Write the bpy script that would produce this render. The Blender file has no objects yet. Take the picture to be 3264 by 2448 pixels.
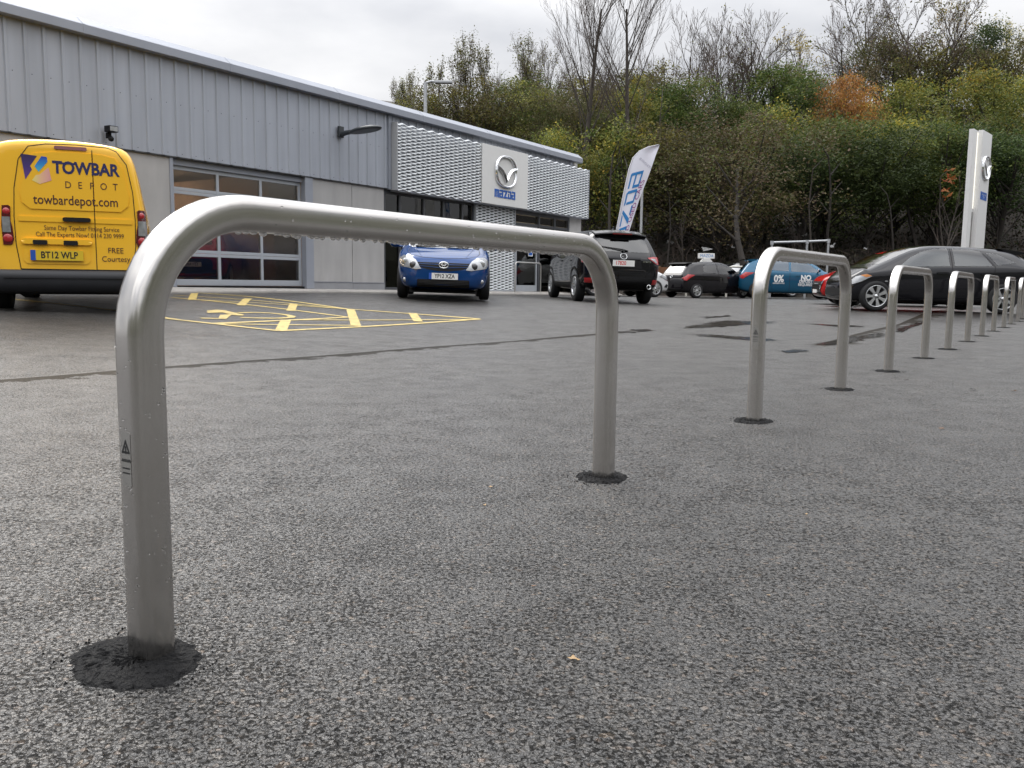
import bpy, bmesh, math, random
import numpy as np
from mathutils import Vector, Matrix, Euler
from mathutils.bvhtree import BVHTree

scene = bpy.context.scene
COL = scene.collection
R = math.radians

# ------------------------------------------------------------------ camera
CAM_H, PITCH, ROLL = 0.637, 0.116, 0.012
SRC_F, SRC_CX, SRC_CY = 2735.0, 1632.0, 1224.0        # lens measured on the 3264 px wide photograph
cam_d = bpy.data.cameras.new("camera")
cam = bpy.data.objects.new("camera", cam_d)
COL.objects.link(cam)
cam_d.sensor_fit = 'HORIZONTAL'
cam_d.sensor_width = 36.0
cam_d.lens = 36.0 * SRC_F / 3264.0
cam_d.clip_start = 0.05
cam_d.clip_end = 3000
_f = Vector((0, math.cos(PITCH), -math.sin(PITCH)))
_u = Vector((0, math.sin(PITCH), math.cos(PITCH)))
_r = Vector((1, 0, 0))
cr, sr = math.cos(ROLL), math.sin(ROLL)
_rr = _r * cr + _u * sr
_uu = _u * cr - _r * sr
m = Matrix((( _rr.x, _uu.x, -_f.x, 0), (_rr.y, _uu.y, -_f.y, 0), (_rr.z, _uu.z, -_f.z, CAM_H), (0, 0, 0, 1)))
cam.matrix_world = m
scene.camera = cam

# ------------------------------------------------------------------ world: overcast
SKY_STRENGTH = 0.1
world = bpy.data.worlds.new("World")
scene.world = world
world.use_nodes = True
wn = world.node_tree
wn.nodes.clear()
def N_(t, ty, **kw):
    n = t.nodes.new(ty)
    for k, v in kw.items():
        setattr(n, k, v)
    return n
wo = N_(wn, 'ShaderNodeOutputWorld')
bg = N_(wn, 'ShaderNodeBackground')
bg.inputs[1].default_value = SKY_STRENGTH
sky = N_(wn, 'ShaderNodeTexSky', sky_type='NISHITA', sun_disc=False)
SUN_EL, SUN_AZ = R(42), R(-35)
sky.sun_elevation = SUN_EL
sky.sun_rotation = SUN_AZ
tc = N_(wn, 'ShaderNodeTexCoord')
mp = N_(wn, 'ShaderNodeMapping')
mp.inputs['Scale'].default_value = (1.0, 1.0, 2.6)
mp.inputs['Location'].default_value = (0.35, 0.1, 0.2)
nz = N_(wn, 'ShaderNodeTexNoise')
nz.inputs['Scale'].default_value = 2.3
nz.inputs['Detail'].default_value = 7
nz.inputs['Roughness'].default_value = 0.48
rmp = N_(wn, 'ShaderNodeValToRGB')
rmp.color_ramp.elements[0].position = 0.36
rmp.color_ramp.elements[0].color = (3.8, 3.92, 4.25, 1)
rmp.color_ramp.elements[1].position = 0.68
rmp.color_ramp.elements[1].color = (7.55, 7.5, 7.5, 1)
sep = N_(wn, 'ShaderNodeSeparateXYZ')
zen = N_(wn, 'ShaderNodeMapRange', interpolation_type='SMOOTHSTEP')          # an overcast sky is brighter overhead than at the horizon
zen.inputs['From Min'].default_value = 0.16
zen.inputs['From Max'].default_value = 1.0
zen.inputs['To Min'].default_value = 1.0
zen.inputs['To Max'].default_value = 3.9
mul = N_(wn, 'ShaderNodeMix', data_type='RGBA', blend_type='MULTIPLY')
mul.inputs[0].default_value = 1.0
mixs = N_(wn, 'ShaderNodeMix', data_type='RGBA')
mixs.inputs[0].default_value = 0.96         # cloud cover over the clear sky
L = wn.links.new
L(tc.outputs['Generated'], mp.inputs[0]); L(mp.outputs[0], nz.inputs[0]); L(nz.outputs[0], rmp.inputs[0])
L(tc.outputs['Generated'], sep.inputs[0]); L(sep.outputs[2], zen.inputs[0])
L(rmp.outputs[0], mul.inputs[6]); L(zen.outputs[0], mul.inputs[7])
L(sky.outputs[0], mixs.inputs[6]); L(mul.outputs[2], mixs.inputs[7])
L(mixs.outputs[2], bg.inputs[0]); L(bg.outputs[0], wo.inputs[0])

sun_d = bpy.data.lights.new("sun", 'SUN')
sun_d.energy = 1.4
sun_d.angle = R(35)
sun_d.color = (1.0, 0.97, 0.92)
sun = bpy.data.objects.new("sun", sun_d)
COL.objects.link(sun)
sd = Vector((math.sin(SUN_AZ) * math.cos(SUN_EL), math.cos(SUN_AZ) * math.cos(SUN_EL), math.sin(SUN_EL)))
sun.rotation_euler = sd.to_track_quat('Z', 'Y').to_euler()

scene.view_settings.view_transform = 'Standard'
scene.view_settings.look = 'None'
scene.view_settings.exposure = 0.45
scene.view_settings.gamma = 1.0
scene.cycles.max_bounces = 8
scene.cycles.transparent_max_bounces = 16
scene.cycles.sample_clamp_indirect = 6
scene.cycles.caustics_reflective = False
scene.cycles.caustics_refractive = False

# ------------------------------------------------------------------ where a spot of the photo stands in the world
def ray(px, py):
    a = (px - SRC_CX) / SRC_F; b = (py - SRC_CY) / SRC_F
    return _rr * a - _uu * b + _f
def at(px, py, y):
    d = ray(px, py)
    return Vector((0, 0, CAM_H)) + d * (y / d.y)

# ground height: smooth surface through surveyed spots
W0 = Vector((-1.84, 24.5)); WU = Vector((0.543, 0.8397)); WN = Vector((0.8397, -0.543))
def wpt(t, d, z):                                     # a point in the building's own frame
    p = W0 + WU * t + WN * d
    return Vector((p.x, p.y, z))
_cp = []
for x in (-2.5, 0, 2.5): _cp += [(x, 0.5, 0.0), (x, -4, 0.0)]
for k in range(8):
    t = k * 2.97
    _cp += [(-.608 + math.sin(.6) * t, 1.4 + math.cos(.6) * t, .0032 * t)]
for p in ((-3.19, 5.3), (-1.76, 7.56), (-.36, 9.85), (1.59, 11.91), (-6, 1.6), (3.68, 9.77), (6.57, 14.43), (6, 4), (12, 14)):
    _cp.append((p[0], p[1], 0.0 if p[1] < 14 else .03))
for px, py, y in ((340, 1008, 9.6), (60, 1002, 9.0), (1297, 946, 16.4), (1531, 958, 16.4), (1558, 945, 19.0), (2046, 969, 20.2),
                  (1837, 960.5, 19.9), (1750, 947, 22.6), (2789, 988, 17.6), (3186, 994, 17.7), (2222, 952, 31), (2370, 948, 32.7), (2441, 950, 31.5), (3200, 985, 21.5)):
    p = at(px, py, y); _cp.append((p.x, p.y, p.z))
for t, z in ((-16, .41), (-9.5, .39), (-3.66, .37), (3.81, .31), (9, .27)):
    p = wpt(t, .8, z); _cp.append((p.x, p.y, z))
    p = wpt(t, -3, z); _cp.append((p.x, p.y, z))
for x, y, z in ((10, 36, .2), (20, 38, .2), (35, 36, .2), (30, 20, .2), (0, 45, .2), (-30, 30, .4), (-20, 10, .3), (40, 5, .1), (0, -20, 0), (60, 60, .2), (-60, 60, .4), (-50, -20, 0), (60, -20, 0)):
    _cp.append((x, y, z))
_C = np.array(_cp, float)
_n = len(_C)
_D = np.linalg.norm(_C[:, None, :2] - _C[None, :, :2], axis=2)
_A = np.zeros((_n + 3, _n + 3))
_A[:_n, :_n] = _D + np.eye(_n) * -0.15
_A[:_n, _n] = 1; _A[:_n, _n + 1:] = _C[:, :2]
_A[_n, :_n] = 1; _A[_n + 1:, :_n] = _C[:, :2].T
_w = np.linalg.solve(_A, np.concatenate([_C[:, 2], np.zeros(3)]))
def gz_arr(X, Y):
    P = np.stack([X, Y], 1)
    return np.linalg.norm(P[:, None] - _C[None, :, :2], axis=2) @ _w[:_n] + _w[_n] + P @ _w[_n + 1:]
def gz(x, y):
    return float(gz_arr(np.array([x], float), np.array([y], float))[0])
def gp(px, py, lift=0.0):                              # where a spot of the photo meets the ground
    d = ray(px, py)
    t = 3.0
    lo = 0.5
    prev = None
    o = Vector((0, 0, CAM_H))
    t = 0.5
    while t < 120:
        p = o + d * t
        g = p.z - gz(p.x, p.y)
        if g < 0:
            a, b = prev, t
            for _ in range(24):
                mid = (a + b) / 2; q = o + d * mid
                if q.z - gz(q.x, q.y) < 0: b = mid
                else: a = mid
            p = o + d * b
            return Vector((p.x, p.y, gz(p.x, p.y) + lift))
        prev = t
        t *= 1.03
    p = o + d * 40
    return Vector((p.x, p.y, gz(p.x, p.y) + lift))

# ------------------------------------------------------------------ materials
MATS = {}
def mat(name, color, rough=0.6, metal=0.0, spec=0.5, coat=0.0, noise=0.0, nscale=8.0, bump=0.0, bscale=60.0, emit=None, estr=1.0, coat_rough=0.05):
    if name in MATS: return MATS[name]
    M = bpy.data.materials.new(name); M.use_nodes = True
    t = M.node_tree; b = t.nodes['Principled BSDF']
    b.inputs['Base Color'].default_value = (*color, 1)
    b.inputs['Roughness'].default_value = rough
    b.inputs['Metallic'].default_value = metal
    b.inputs['Specular IOR Level'].default_value = spec
    b.inputs['Coat Weight'].default_value = coat
    b.inputs['Coat Roughness'].default_value = coat_rough
    if emit:
        b.inputs['Emission Color'].default_value = (*emit, 1); b.inputs['Emission Strength'].default_value = estr
    c = N_(t, 'ShaderNodeTexCoord')
    if noise > 0:
        n = N_(t, 'ShaderNodeTexNoise'); n.inputs['Scale'].default_value = nscale; n.inputs['Detail'].default_value = 6
        t.links.new(c.outputs['Object'], n.inputs['Vector'])
        mr = N_(t, 'ShaderNodeMapRange'); mr.inputs[3].default_value = 1 - noise; mr.inputs[4].default_value = 1 + noise
        mr.inputs[1].default_value = .25; mr.inputs[2].default_value = .75
        mx = N_(t, 'ShaderNodeMix', data_type='RGBA', blend_type='MULTIPLY'); mx.inputs[0].default_value = 1
        mx.inputs[6].default_value = (*color, 1)
        t.links.new(n.outputs[0], mr.inputs[0]); t.links.new(mr.outputs[0], mx.inputs[7]); t.links.new(mx.outputs[2], b.inputs['Base Color'])
        mr2 = N_(t, 'ShaderNodeMapRange'); mr2.inputs[3].default_value = max(0.02, rough - noise * .5); mr2.inputs[4].default_value = min(1, rough + noise * .5)
        t.links.new(n.outputs[0], mr2.inputs[0]); t.links.new(mr2.outputs[0], b.inputs['Roughness'])
    if bump > 0:
        n2 = N_(t, 'ShaderNodeTexNoise'); n2.inputs['Scale'].default_value = bscale; n2.inputs['Detail'].default_value = 4
        t.links.new(c.outputs['Object'], n2.inputs['Vector'])
        bp = N_(t, 'ShaderNodeBump'); bp.inputs['Strength'].default_value = bump; bp.inputs['Distance'].default_value = .01
        t.links.new(n2.outputs[0], bp.inputs['Height']); t.links.new(bp.outputs[0], b.inputs['Normal'])
    MATS[name] = M
    return M
def streaked(M, lo=.86, hi=1.06, sx=9.0, sz=.35):
    """run-off streaks: noise stretched down the wall, multiplied into the colour"""
    t = M.node_tree; b = t.nodes['Principled BSDF']; src = b.inputs['Base Color'].links[0].from_socket
    c = N_(t, 'ShaderNodeTexCoord'); mp_ = N_(t, 'ShaderNodeMapping'); mp_.inputs['Scale'].default_value = (sx, sx, sz)
    oi = N_(t, 'ShaderNodeObjectInfo'); va = N_(t, 'ShaderNodeVectorMath', operation='ADD')
    t.links.new(c.outputs['Object'], va.inputs[0]); t.links.new(oi.outputs['Location'], va.inputs[1]); t.links.new(va.outputs[0], mp_.inputs[0])
    n = N_(t, 'ShaderNodeTexNoise'); n.inputs['Scale'].default_value = 1.0; n.inputs['Detail'].default_value = 5; t.links.new(mp_.outputs[0], n.inputs[0])
    mr = N_(t, 'ShaderNodeMapRange'); mr.inputs[1].default_value = .3; mr.inputs[2].default_value = .65; mr.inputs[3].default_value = lo; mr.inputs[4].default_value = hi
    mx = N_(t, 'ShaderNodeMix', data_type='RGBA', blend_type='MULTIPLY'); mx.inputs[0].default_value = 1
    t.links.new(n.outputs[0], mr.inputs[0]); t.links.new(src, mx.inputs[6]); t.links.new(mr.outputs[0], mx.inputs[7]); t.links.new(mx.outputs[2], b.inputs['Base Color'])
def glass(name, tint=(.6, .65, .63), rough=0.02, ior=1.5, extra=0.03):
    if name in MATS: return MATS[name]
    M = bpy.data.materials.new(name); M.use_nodes = True
    t = M.node_tree; t.nodes.clear()
    o = N_(t, 'ShaderNodeOutputMaterial'); tr = N_(t, 'ShaderNodeBsdfTransparent'); gl = N_(t, 'ShaderNodeBsdfGlossy')
    tr.inputs[0].default_value = (*tint, 1); gl.inputs['Roughness'].default_value = rough
    fr = N_(t, 'ShaderNodeFresnel'); fr.inputs[0].default_value = ior
    ad = N_(t, 'ShaderNodeMath', operation='ADD', use_clamp=True); ad.inputs[1].default_value = extra
    mx = N_(t, 'ShaderNodeMixShader')
    t.links.new(fr.outputs[0], ad.inputs[0]); t.links.new(ad.outputs[0], mx.inputs[0])
    t.links.new(tr.outputs[0], mx.inputs[1]); t.links.new(gl.outputs[0], mx.inputs[2]); t.links.new(mx.outputs[0], o.inputs[0])
    MATS[name] = M
    return M
def paint(name, color, metal=0.0, rough=.35):
    """car paint under rain: clear coat broken by droplets"""
    if name in MATS: return MATS[name]
    M = mat(name, color, rough=rough, metal=metal, coat=1.0, coat_rough=.04, spec=0.0)
    t = M.node_tree; b = t.nodes['Principled BSDF']
    c = N_(t, 'ShaderNodeTexCoord')
    v = N_(t, 'ShaderNodeTexVoronoi'); v.inputs['Scale'].default_value = 55
    t.links.new(c.outputs['Object'], v.inputs['Vector'])
    mr = N_(t, 'ShaderNodeMapRange'); mr.inputs[1].default_value = .1; mr.inputs[2].default_value = .32; mr.inputs[3].default_value = 1; mr.inputs[4].default_value = 0
    t.links.new(v.outputs['Distance'], mr.inputs[0])
    bp = N_(t, 'ShaderNodeBump'); bp.inputs['Strength'].default_value = .06; bp.inputs['Distance'].default_value = .003
    t.links.new(mr.outputs[0], bp.inputs['Height']); t.links.new(bp.outputs[0], b.inputs['Coat Normal'])
    n = N_(t, 'ShaderNodeTexNoise'); n.inputs['Scale'].default_value = 3.0; n.inputs['Detail'].default_value = 6
    t.links.new(c.outputs['Object'], n.inputs['Vector'])
    m2 = N_(t, 'ShaderNodeMapRange'); m2.inputs[3].default_value = .01; m2.inputs[4].default_value = .07; m2.inputs[1].default_value = .35; m2.inputs[2].default_value = .7
    t.links.new(n.outputs[0], m2.inputs[0]); t.links.new(m2.outputs[0], b.inputs['Coat Roughness'])
    return M

# ------------------------------------------------------------------ mesh helpers
def link(name, me, parent=None, loc=None, rot=None):
    o = bpy.data.objects.new(name, me)
    COL.objects.link(o)
    if parent is not None: o.parent = parent
    if loc is not None: o.location = loc
    if rot is not None: o.rotation_euler = rot
    return o
def tag(o, label=None, cat=None, group=None, kind=None):
    if label: o['label'] = label
    if cat: o['category'] = cat
    if group: o['group'] = group
    if kind: o['kind'] = kind
    return o
def empty(name, loc=(0, 0, 0), rz=0.0):
    o = bpy.data.objects.new(name, None)
    COL.objects.link(o)
    o.empty_display_size = .2
    o.location = loc; o.rotation_euler = (0, 0, rz)
    return o
class MB:
    """collects simple shapes and links them as one mesh"""
    def __init__(s): s.v = []; s.f = []; s.mi = []; s.sm = []
    def add(s, vs, fs, mi=0, smooth=False):
        b = len(s.v); s.v += [tuple(v) for v in vs]
        for f in fs:
            s.f.append(tuple(i + b for i in f)); s.mi.append(mi); s.sm.append(smooth)
        return s
    def box(s, a, b, mi=0, bev=0.0):
        (x0, y0, z0), (x1, y1, z1) = a, b
        if bev <= 0:
            vs = [(x0, y0, z0), (x1, y0, z0), (x1, y1, z0), (x0, y1, z0), (x0, y0, z1), (x1, y0, z1), (x1, y1, z1), (x0, y1, z1)]
            fs = [(0, 3, 2, 1), (4, 5, 6, 7), (0, 1, 5, 4), (1, 2, 6, 5), (2, 3, 7, 6), (3, 0, 4, 7)]
            return s.add(vs, fs, mi)
        bm = bmesh.new()
        bmesh.ops.create_cube(bm, size=1)
        for v in bm.verts: v.co = Vector(((x0 + x1) / 2 + v.co.x * (x1 - x0), (y0 + y1) / 2 + v.co.y * (y1 - y0), (z0 + z1) / 2 + v.co.z * (z1 - z0)))
        bmesh.ops.bevel(bm, geom=bm.edges[:], offset=bev, segments=2, affect='EDGES', profile=.6)
        s.bm(bm, mi); bm.free()
        return s
    def bm(s, bm, mi=0, smooth=False):
        bm.verts.ensure_lookup_table()
        bm.verts.index_update()
        return s.add([v.co[:] for v in bm.verts], [[v.index for v in f.verts] for f in bm.faces], mi, smooth)
    def tube(s, pts, r, n=8, mi=0, caps=True, smooth=True):
        pts = [Vector(p) for p in pts]
        rs = r if isinstance(r, (list, tuple)) else [r] * len(pts)
        vs = []; fs = []
        up = None
        for i, p in enumerate(pts):
            d = (pts[min(i + 1, len(pts) - 1)] - pts[max(i - 1, 0)]).normalized()
            if up is None:
                up = Vector((0, 0, 1)) if abs(d.z) < .9 else Vector((1, 0, 0))
            a = d.cross(up).normalized(); up = a.cross(d).normalized()
            for k in range(n):
                q = 2 * math.pi * k / n
                vs.append(p + (a * math.cos(q) + up * math.sin(q)) * rs[i])
        for i in range(len(pts) - 1):
            for k in range(n):
                fs.append((i * n + k, i * n + (k + 1) % n, (i + 1) * n + (k + 1) % n, (i + 1) * n + k))
        s.add(vs, fs, mi, smooth)
        if caps:
            b = len(s.v)
            s.add(vs[:n], [tuple(range(n))[::-1]], mi); s.add(vs[-n:], [tuple(range(n))], mi)
        return s
    def quad(s, a, b, c, d, mi=0): return s.add([a, b, c, d], [(0, 1, 2, 3)], mi)
    def prism(s, poly, fa, fb, mi=0):
        """poly of 2D points; fa/fb map a 2D point to the near and far face"""
        n = len(poly)
        vs = [fa(*p) for p in poly] + [fb(*p) for p in poly]
        fs = [tuple(range(n)), tuple(range(2 * n - 1, n - 1, -1))]
        fs += [(i, i + n, (i + 1) % n + n, (i + 1) % n) for i in range(n)]
        return s.add(vs, fs, mi)
    def mesh(s, name, mats):
        me = bpy.data.meshes.new(name)
        me.from_pydata(s.v, [], s.f)
        for mm in (mats if isinstance(mats, (list, tuple)) else [mats]): me.materials.append(mm)
        me.polygons.foreach_set('material_index', s.mi)
        me.polygons.foreach_set('use_smooth', s.sm)
        me.update()
        return me
    def build(s, name, mats, parent=None, loc=None, rot=None):
        return link(name, s.mesh(name, mats), parent, loc, rot)
def fix_normals(me):
    bm = bmesh.new(); bm.from_mesh(me)
    bmesh.ops.recalc_face_normals(bm, faces=bm.faces[:])
    bm.to_mesh(me); bm.free()
def evaluated(o):
    dg = bpy.context.evaluated_depsgraph_get()
    e = o.evaluated_get(dg)
    me = bpy.data.meshes.new_from_object(e, preserve_all_data_layers=True, depsgraph=dg)
    return me
def lathe(profile, n=32, axis='y'):
    """profile of (radius, along) -> verts, faces around the given axis"""
    vs = []; fs = []
    m_ = len(profile)
    for k in range(n):
        q = 2 * math.pi * k / n
        for r, a in profile:
            if axis == 'y': vs.append((r * math.cos(q), a, r * math.sin(q)))
            elif axis == 'z': vs.append((r * math.cos(q), r * math.sin(q), a))
            else: vs.append((a, r * math.cos(q), r * math.sin(q)))
    for k in range(n):
        for i in range(m_ - 1):
            fs.append((k * m_ + i, k * m_ + i + 1, ((k + 1) % n) * m_ + i + 1, ((k + 1) % n) * m_ + i))
    return vs, fs
_txt = {}
def text_mesh(s, size, bold=0.0, shear=0.0, space=1.0, align='CENTER'):
    """flat lettering as verts (x right, y up) and triangles"""
    key = (s, size, bold, shear, space, align)
    if key in _txt: return _txt[key]
    c = bpy.data.curves.new('lettering', 'FONT')
    c.body = s; c.size = size; c.offset = bold; c.shear = shear; c.space_character = space
    c.align_x = align; c.align_y = 'CENTER'; c.resolution_u = 3; c.fill_mode = 'FRONT'
    o = bpy.data.objects.new('lettering', c); COL.objects.link(o)
    me = evaluated(o)
    bm = bmesh.new(); bm.from_mesh(me)
    bmesh.ops.remove_doubles(bm, verts=bm.verts[:], dist=1e-5)
    bmesh.ops.triangulate(bm, faces=bm.faces[:])
    bm.verts.index_update()
    r = ([v.co.copy() for v in bm.verts], [[v.index for v in f.verts] for f in bm.faces])
    bm.free(); bpy.data.objects.remove(o); bpy.data.curves.remove(c); bpy.data.meshes.remove(me)
    _txt[key] = r
    return r
def text_on(name, s, size, matr, fn, parent=None, bold=0.0, shear=0.0, space=1.0, align='CENTER', sx=1.0):
    """lettering laid on a surface: fn(x, y) gives the 3D point"""
    vs, fs = text_mesh(s, size, bold, shear, space, align)
    me = bpy.data.meshes.new(name)
    me.from_pydata([fn(v.x * sx, v.y) for v in vs], [], fs)
    me.materials.append(matr)
    return link(name, me, parent)
def thick_poly(mb, poly, fn, t, mi=0):
    """poly (2D) laid through fn(x, y, off) as a plate t thick"""
    return mb.prism(poly, lambda x, y: fn(x, y, t), lambda x, y: fn(x, y, 0), mi)
def rrect(x0, y0, x1, y1, r, n=4):
    p = []
    for cx, cy, a0 in ((x1 - r, y1 - r, 0), (x0 + r, y1 - r, 90), (x0 + r, y0 + r, 180), (x1 - r, y0 + r, 270)):
        for k in range(n + 1):
            a = R(a0 + 90 * k / n); p.append((cx + r * math.cos(a), cy + r * math.sin(a)))
    return p
def interp(tab, x):
    if x <= tab[0][0]: return tab[0][1]
    for (a, va), (b, vb) in zip(tab, tab[1:]):
        if x <= b: return va + (vb - va) * (x - a) / (b - a) if b > a else vb
    return tab[-1][1]

# common materials
STEEL = mat('brushed_steel', (.56, .55, .53), rough=.33, metal=1.0, noise=.08, nscale=30)
DARKPL = mat('black_plastic', (.010, .010, .011), rough=.55, noise=.1, spec=.25)
TYRE = mat('tyre_rubber', (.011, .011, .012), rough=.75, noise=.15, nscale=20)
ALLOY = mat('alloy_silver', (.62, .63, .64), rough=.28, metal=.85)
CHROME = mat('chrome', (.85, .86, .87), rough=.07, metal=1.0)
WHITEP = mat('white_plate', (.78, .78, .76), rough=.35, noise=.03)
BLACKINK = mat('black_lettering', (.012, .012, .014), rough=.5)
BLUEBAND = mat('blue_band', (.02, .09, .42), rough=.4)
REDLENS = mat('red_lens', (.42, .012, .015), rough=.12, coat=1.0)
CLEARLENS = mat('clear_lens', (.40, .41, .42), rough=.22, metal=.6, coat=1.0, noise=.25, nscale=14)
AMBER = mat('amber_lens', (.6, .2, .02), rough=.15, coat=1.0)
INTERIOR = mat('car_interior', (.02, .02, .022), rough=.8)
CARGLASS = glass('car_glass', (.66, .73, .77), extra=.055)
# ------------------------------------------------------------------ ground
def asphalt():
    M = bpy.data.materials.new('wet_asphalt'); M.use_nodes = True
    t = M.node_tree; b = t.nodes['Principled BSDF']; K = t.links.new
    c = N_(t, 'ShaderNodeTexCoord')
    # stones set in binder
    v = N_(t, 'ShaderNodeTexVoronoi'); v.inputs['Scale'].default_value = 105; v.inputs['Randomness'].default_value = 1
    dn = N_(t, 'ShaderNodeTexNoise'); dn.inputs['Scale'].default_value = 60; dn.inputs['Detail'].default_value = 3
    K(c.outputs['Object'], dn.inputs['Vector'])
    ad = N_(t, 'ShaderNodeVectorMath', operation='MULTIPLY_ADD'); ad.inputs[1].default_value = (.009, .009, .009)
    K(dn.outputs['Color'], ad.inputs[0]); K(c.outputs['Object'], ad.inputs[2])
    K(ad.outputs[0], v.inputs['Vector'])
    sp = N_(t, 'ShaderNodeSeparateColor'); K(v.outputs['Color'], sp.inputs[0])
    cr_ = N_(t, 'ShaderNodeValToRGB')
    els = cr_.color_ramp.elements
    els[0].position = 0; els[0].color = (.018, .016, .0135, 1)
    els[1].position = 1; els[1].color = (.13, .095, .06, 1)
    for p, col in ((.3, (.028, .0245, .0205)), (.55, (.040, .035, .0285)), (.78, (.054, .046, .037)), (.9, (.072, .063, .051)), (.975, (.105, .07, .045))):
        e = els.new(p); e.color = (*col, 1)
    K(sp.outputs[0], cr_.inputs[0])
    ve = N_(t, 'ShaderNodeTexVoronoi', feature='DISTANCE_TO_EDGE'); ve.inputs['Scale'].default_value = 105; K(ad.outputs[0], ve.inputs['Vector'])
    gap = N_(t, 'ShaderNodeMapRange', interpolation_type='SMOOTHSTEP'); gap.inputs[1].default_value = .0
    gn = N_(t, 'ShaderNodeTexNoise'); gn.inputs['Scale'].default_value = 75; gn.inputs['Detail'].default_value = 2; K(c.outputs['Object'], gn.inputs['Vector'])
    gw = N_(t, 'ShaderNodeMapRange'); gw.inputs[1].default_value = .42; gw.inputs[2].default_value = .66; gw.inputs[3].default_value = .05; gw.inputs[4].default_value = .62; K(gn.outputs[0], gw.inputs[0]); K(gw.outputs[0], gap.inputs[2])
    K(ve.outputs['Distance'], gap.inputs[0])
    gm = N_(t, 'ShaderNodeMapRange'); gm.inputs[3].default_value = .28; gm.inputs[4].default_value = .92; K(gap.outputs[0], gm.inputs[0])
    cg = N_(t, 'ShaderNodeMix', data_type='RGBA', blend_type='MULTIPLY'); cg.inputs[0].default_value = 1
    K(cr_.outputs[0], cg.inputs[6]); K(gm.outputs[0], cg.inputs[7])
    pn = N_(t, 'ShaderNodeTexNoise'); pn.inputs['Scale'].default_value = 125; pn.inputs['Detail'].default_value = 3.5; pn.inputs['Roughness'].default_value = .62; pn.inputs['Distortion'].default_value = .7
    K(c.outputs['Object'], pn.inputs['Vector'])
    pm = N_(t, 'ShaderNodeTexNoise'); pm.inputs['Scale'].default_value = 5; pm.inputs['Detail'].default_value = 4; K(c.outputs['Object'], pm.inputs['Vector'])
    pl_ = N_(t, 'ShaderNodeMapRange'); pl_.inputs[1].default_value = .3; pl_.inputs[2].default_value = .7; pl_.inputs[3].default_value = .355; pl_.inputs[4].default_value = .42; K(pm.outputs[0], pl_.inputs[0])
    ph_ = N_(t, 'ShaderNodeMath', operation='ADD'); ph_.inputs[1].default_value = .11; K(pl_.outputs[0], ph_.inputs[0])
    pit = N_(t, 'ShaderNodeMapRange', interpolation_type='SMOOTHSTEP'); K(pn.outputs[0], pit.inputs[0]); K(pl_.outputs[0], pit.inputs[1]); K(ph_.outputs[0], pit.inputs[2])
    gr_n = N_(t, 'ShaderNodeTexVoronoi'); gr_n.inputs['Scale'].default_value = 30; K(ad.outputs[0], gr_n.inputs['Vector'])
    grs = N_(t, 'ShaderNodeSeparateColor'); K(gr_n.outputs['Color'], grs.inputs[0])
    grm = N_(t, 'ShaderNodeMapRange'); grm.inputs[3].default_value = .7; grm.inputs[4].default_value = 1.3; K(grs.outputs[2], grm.inputs[0])
    pc0 = N_(t, 'ShaderNodeMix', data_type='RGBA', blend_type='MULTIPLY'); pc0.inputs[0].default_value = 1; K(cg.outputs[2], pc0.inputs[6]); K(grm.outputs[0], pc0.inputs[7])
    pw = N_(t, 'ShaderNodeMapRange'); pw.inputs[3].default_value = .27; pw.inputs[4].default_value = 1.0; K(pit.outputs[0], pw.inputs[0])  # pit shade painted into the colour in place of real self-shadowing
    pc = N_(t, 'ShaderNodeMix', data_type='RGBA', blend_type='MULTIPLY'); pc.inputs[0].default_value = 1; K(pc0.outputs[2], pc.inputs[6]); K(pw.outputs[0], pc.inputs[7])
    # broad unevenness of tone
    bn = N_(t, 'ShaderNodeTexNoise'); bn.inputs['Scale'].default_value = .55; bn.inputs['Detail'].default_value = 8; bn.inputs['Roughness'].default_value = .62
    K(c.outputs['Object'], bn.inputs['Vector'])
    mr = N_(t, 'ShaderNodeMapRange'); mr.inputs[1].default_value = .3; mr.inputs[2].default_value = .7; mr.inputs[3].default_value = .9; mr.inputs[4].default_value = 1.1
    K(bn.outputs[0], mr.inputs[0])
    mx = N_(t, 'ShaderNodeMix', data_type='RGBA', blend_type='MULTIPLY'); mx.inputs[0].default_value = 1
    K(pc.outputs[2], mx.inputs[6]); K(mr.outputs[0], mx.inputs[7])
    # gutters: ragged dark bands beside the two seams
    sx = N_(t, 'ShaderNodeSeparateXYZ'); K(c.outputs['Object'], sx.inputs[0])
    rg = N_(t, 'ShaderNodeTexNoise'); rg.inputs['Scale'].default_value = 3.2; rg.inputs['Detail'].default_value = 9; rg.inputs['Roughness'].default_value = .72
    K(c.outputs['Object'], rg.inputs['Vector'])
    masks = []
    for (ax, ay, dx, dy, w0, w1, t0, t1) in ((-3.19, 5.3, .586, .81, .10, .30, -40, 8.6), (2.68, 8.52, .537, .843, .1, .62, 1.2, 17)):
        nx, ny = dy, -dx
        def lin(cx_, cy_, c0):
            m1 = N_(t, 'ShaderNodeMath', operation='MULTIPLY'); m1.inputs[1].default_value = cx_; K(sx.outputs[0], m1.inputs[0])
            m2 = N_(t, 'ShaderNodeMath', operation='MULTIPLY_ADD'); m2.inputs[1].default_value = cy_; K(sx.outputs[1], m2.inputs[0]); K(m1.outputs[0], m2.inputs[2])
            m3 = N_(t, 'ShaderNodeMath', operation='ADD'); m3.inputs[1].default_value = c0; K(m2.outputs[0], m3.inputs[0])
            return m3
        s = lin(nx, ny, -(nx * ax + ny * ay))             # distance towards the camera side
        a = lin(dx, dy, -(dx * ax + dy * ay))             # distance along
        # width of dark band = w0 + ragged noise
        wd = N_(t, 'ShaderNodeMapRange'); wd.inputs[1].default_value = .46; wd.inputs[2].default_value = .66; wd.inputs[3].default_value = w0; wd.inputs[4].default_value = w1
        K(rg.outputs[0], wd.inputs[0])
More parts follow.
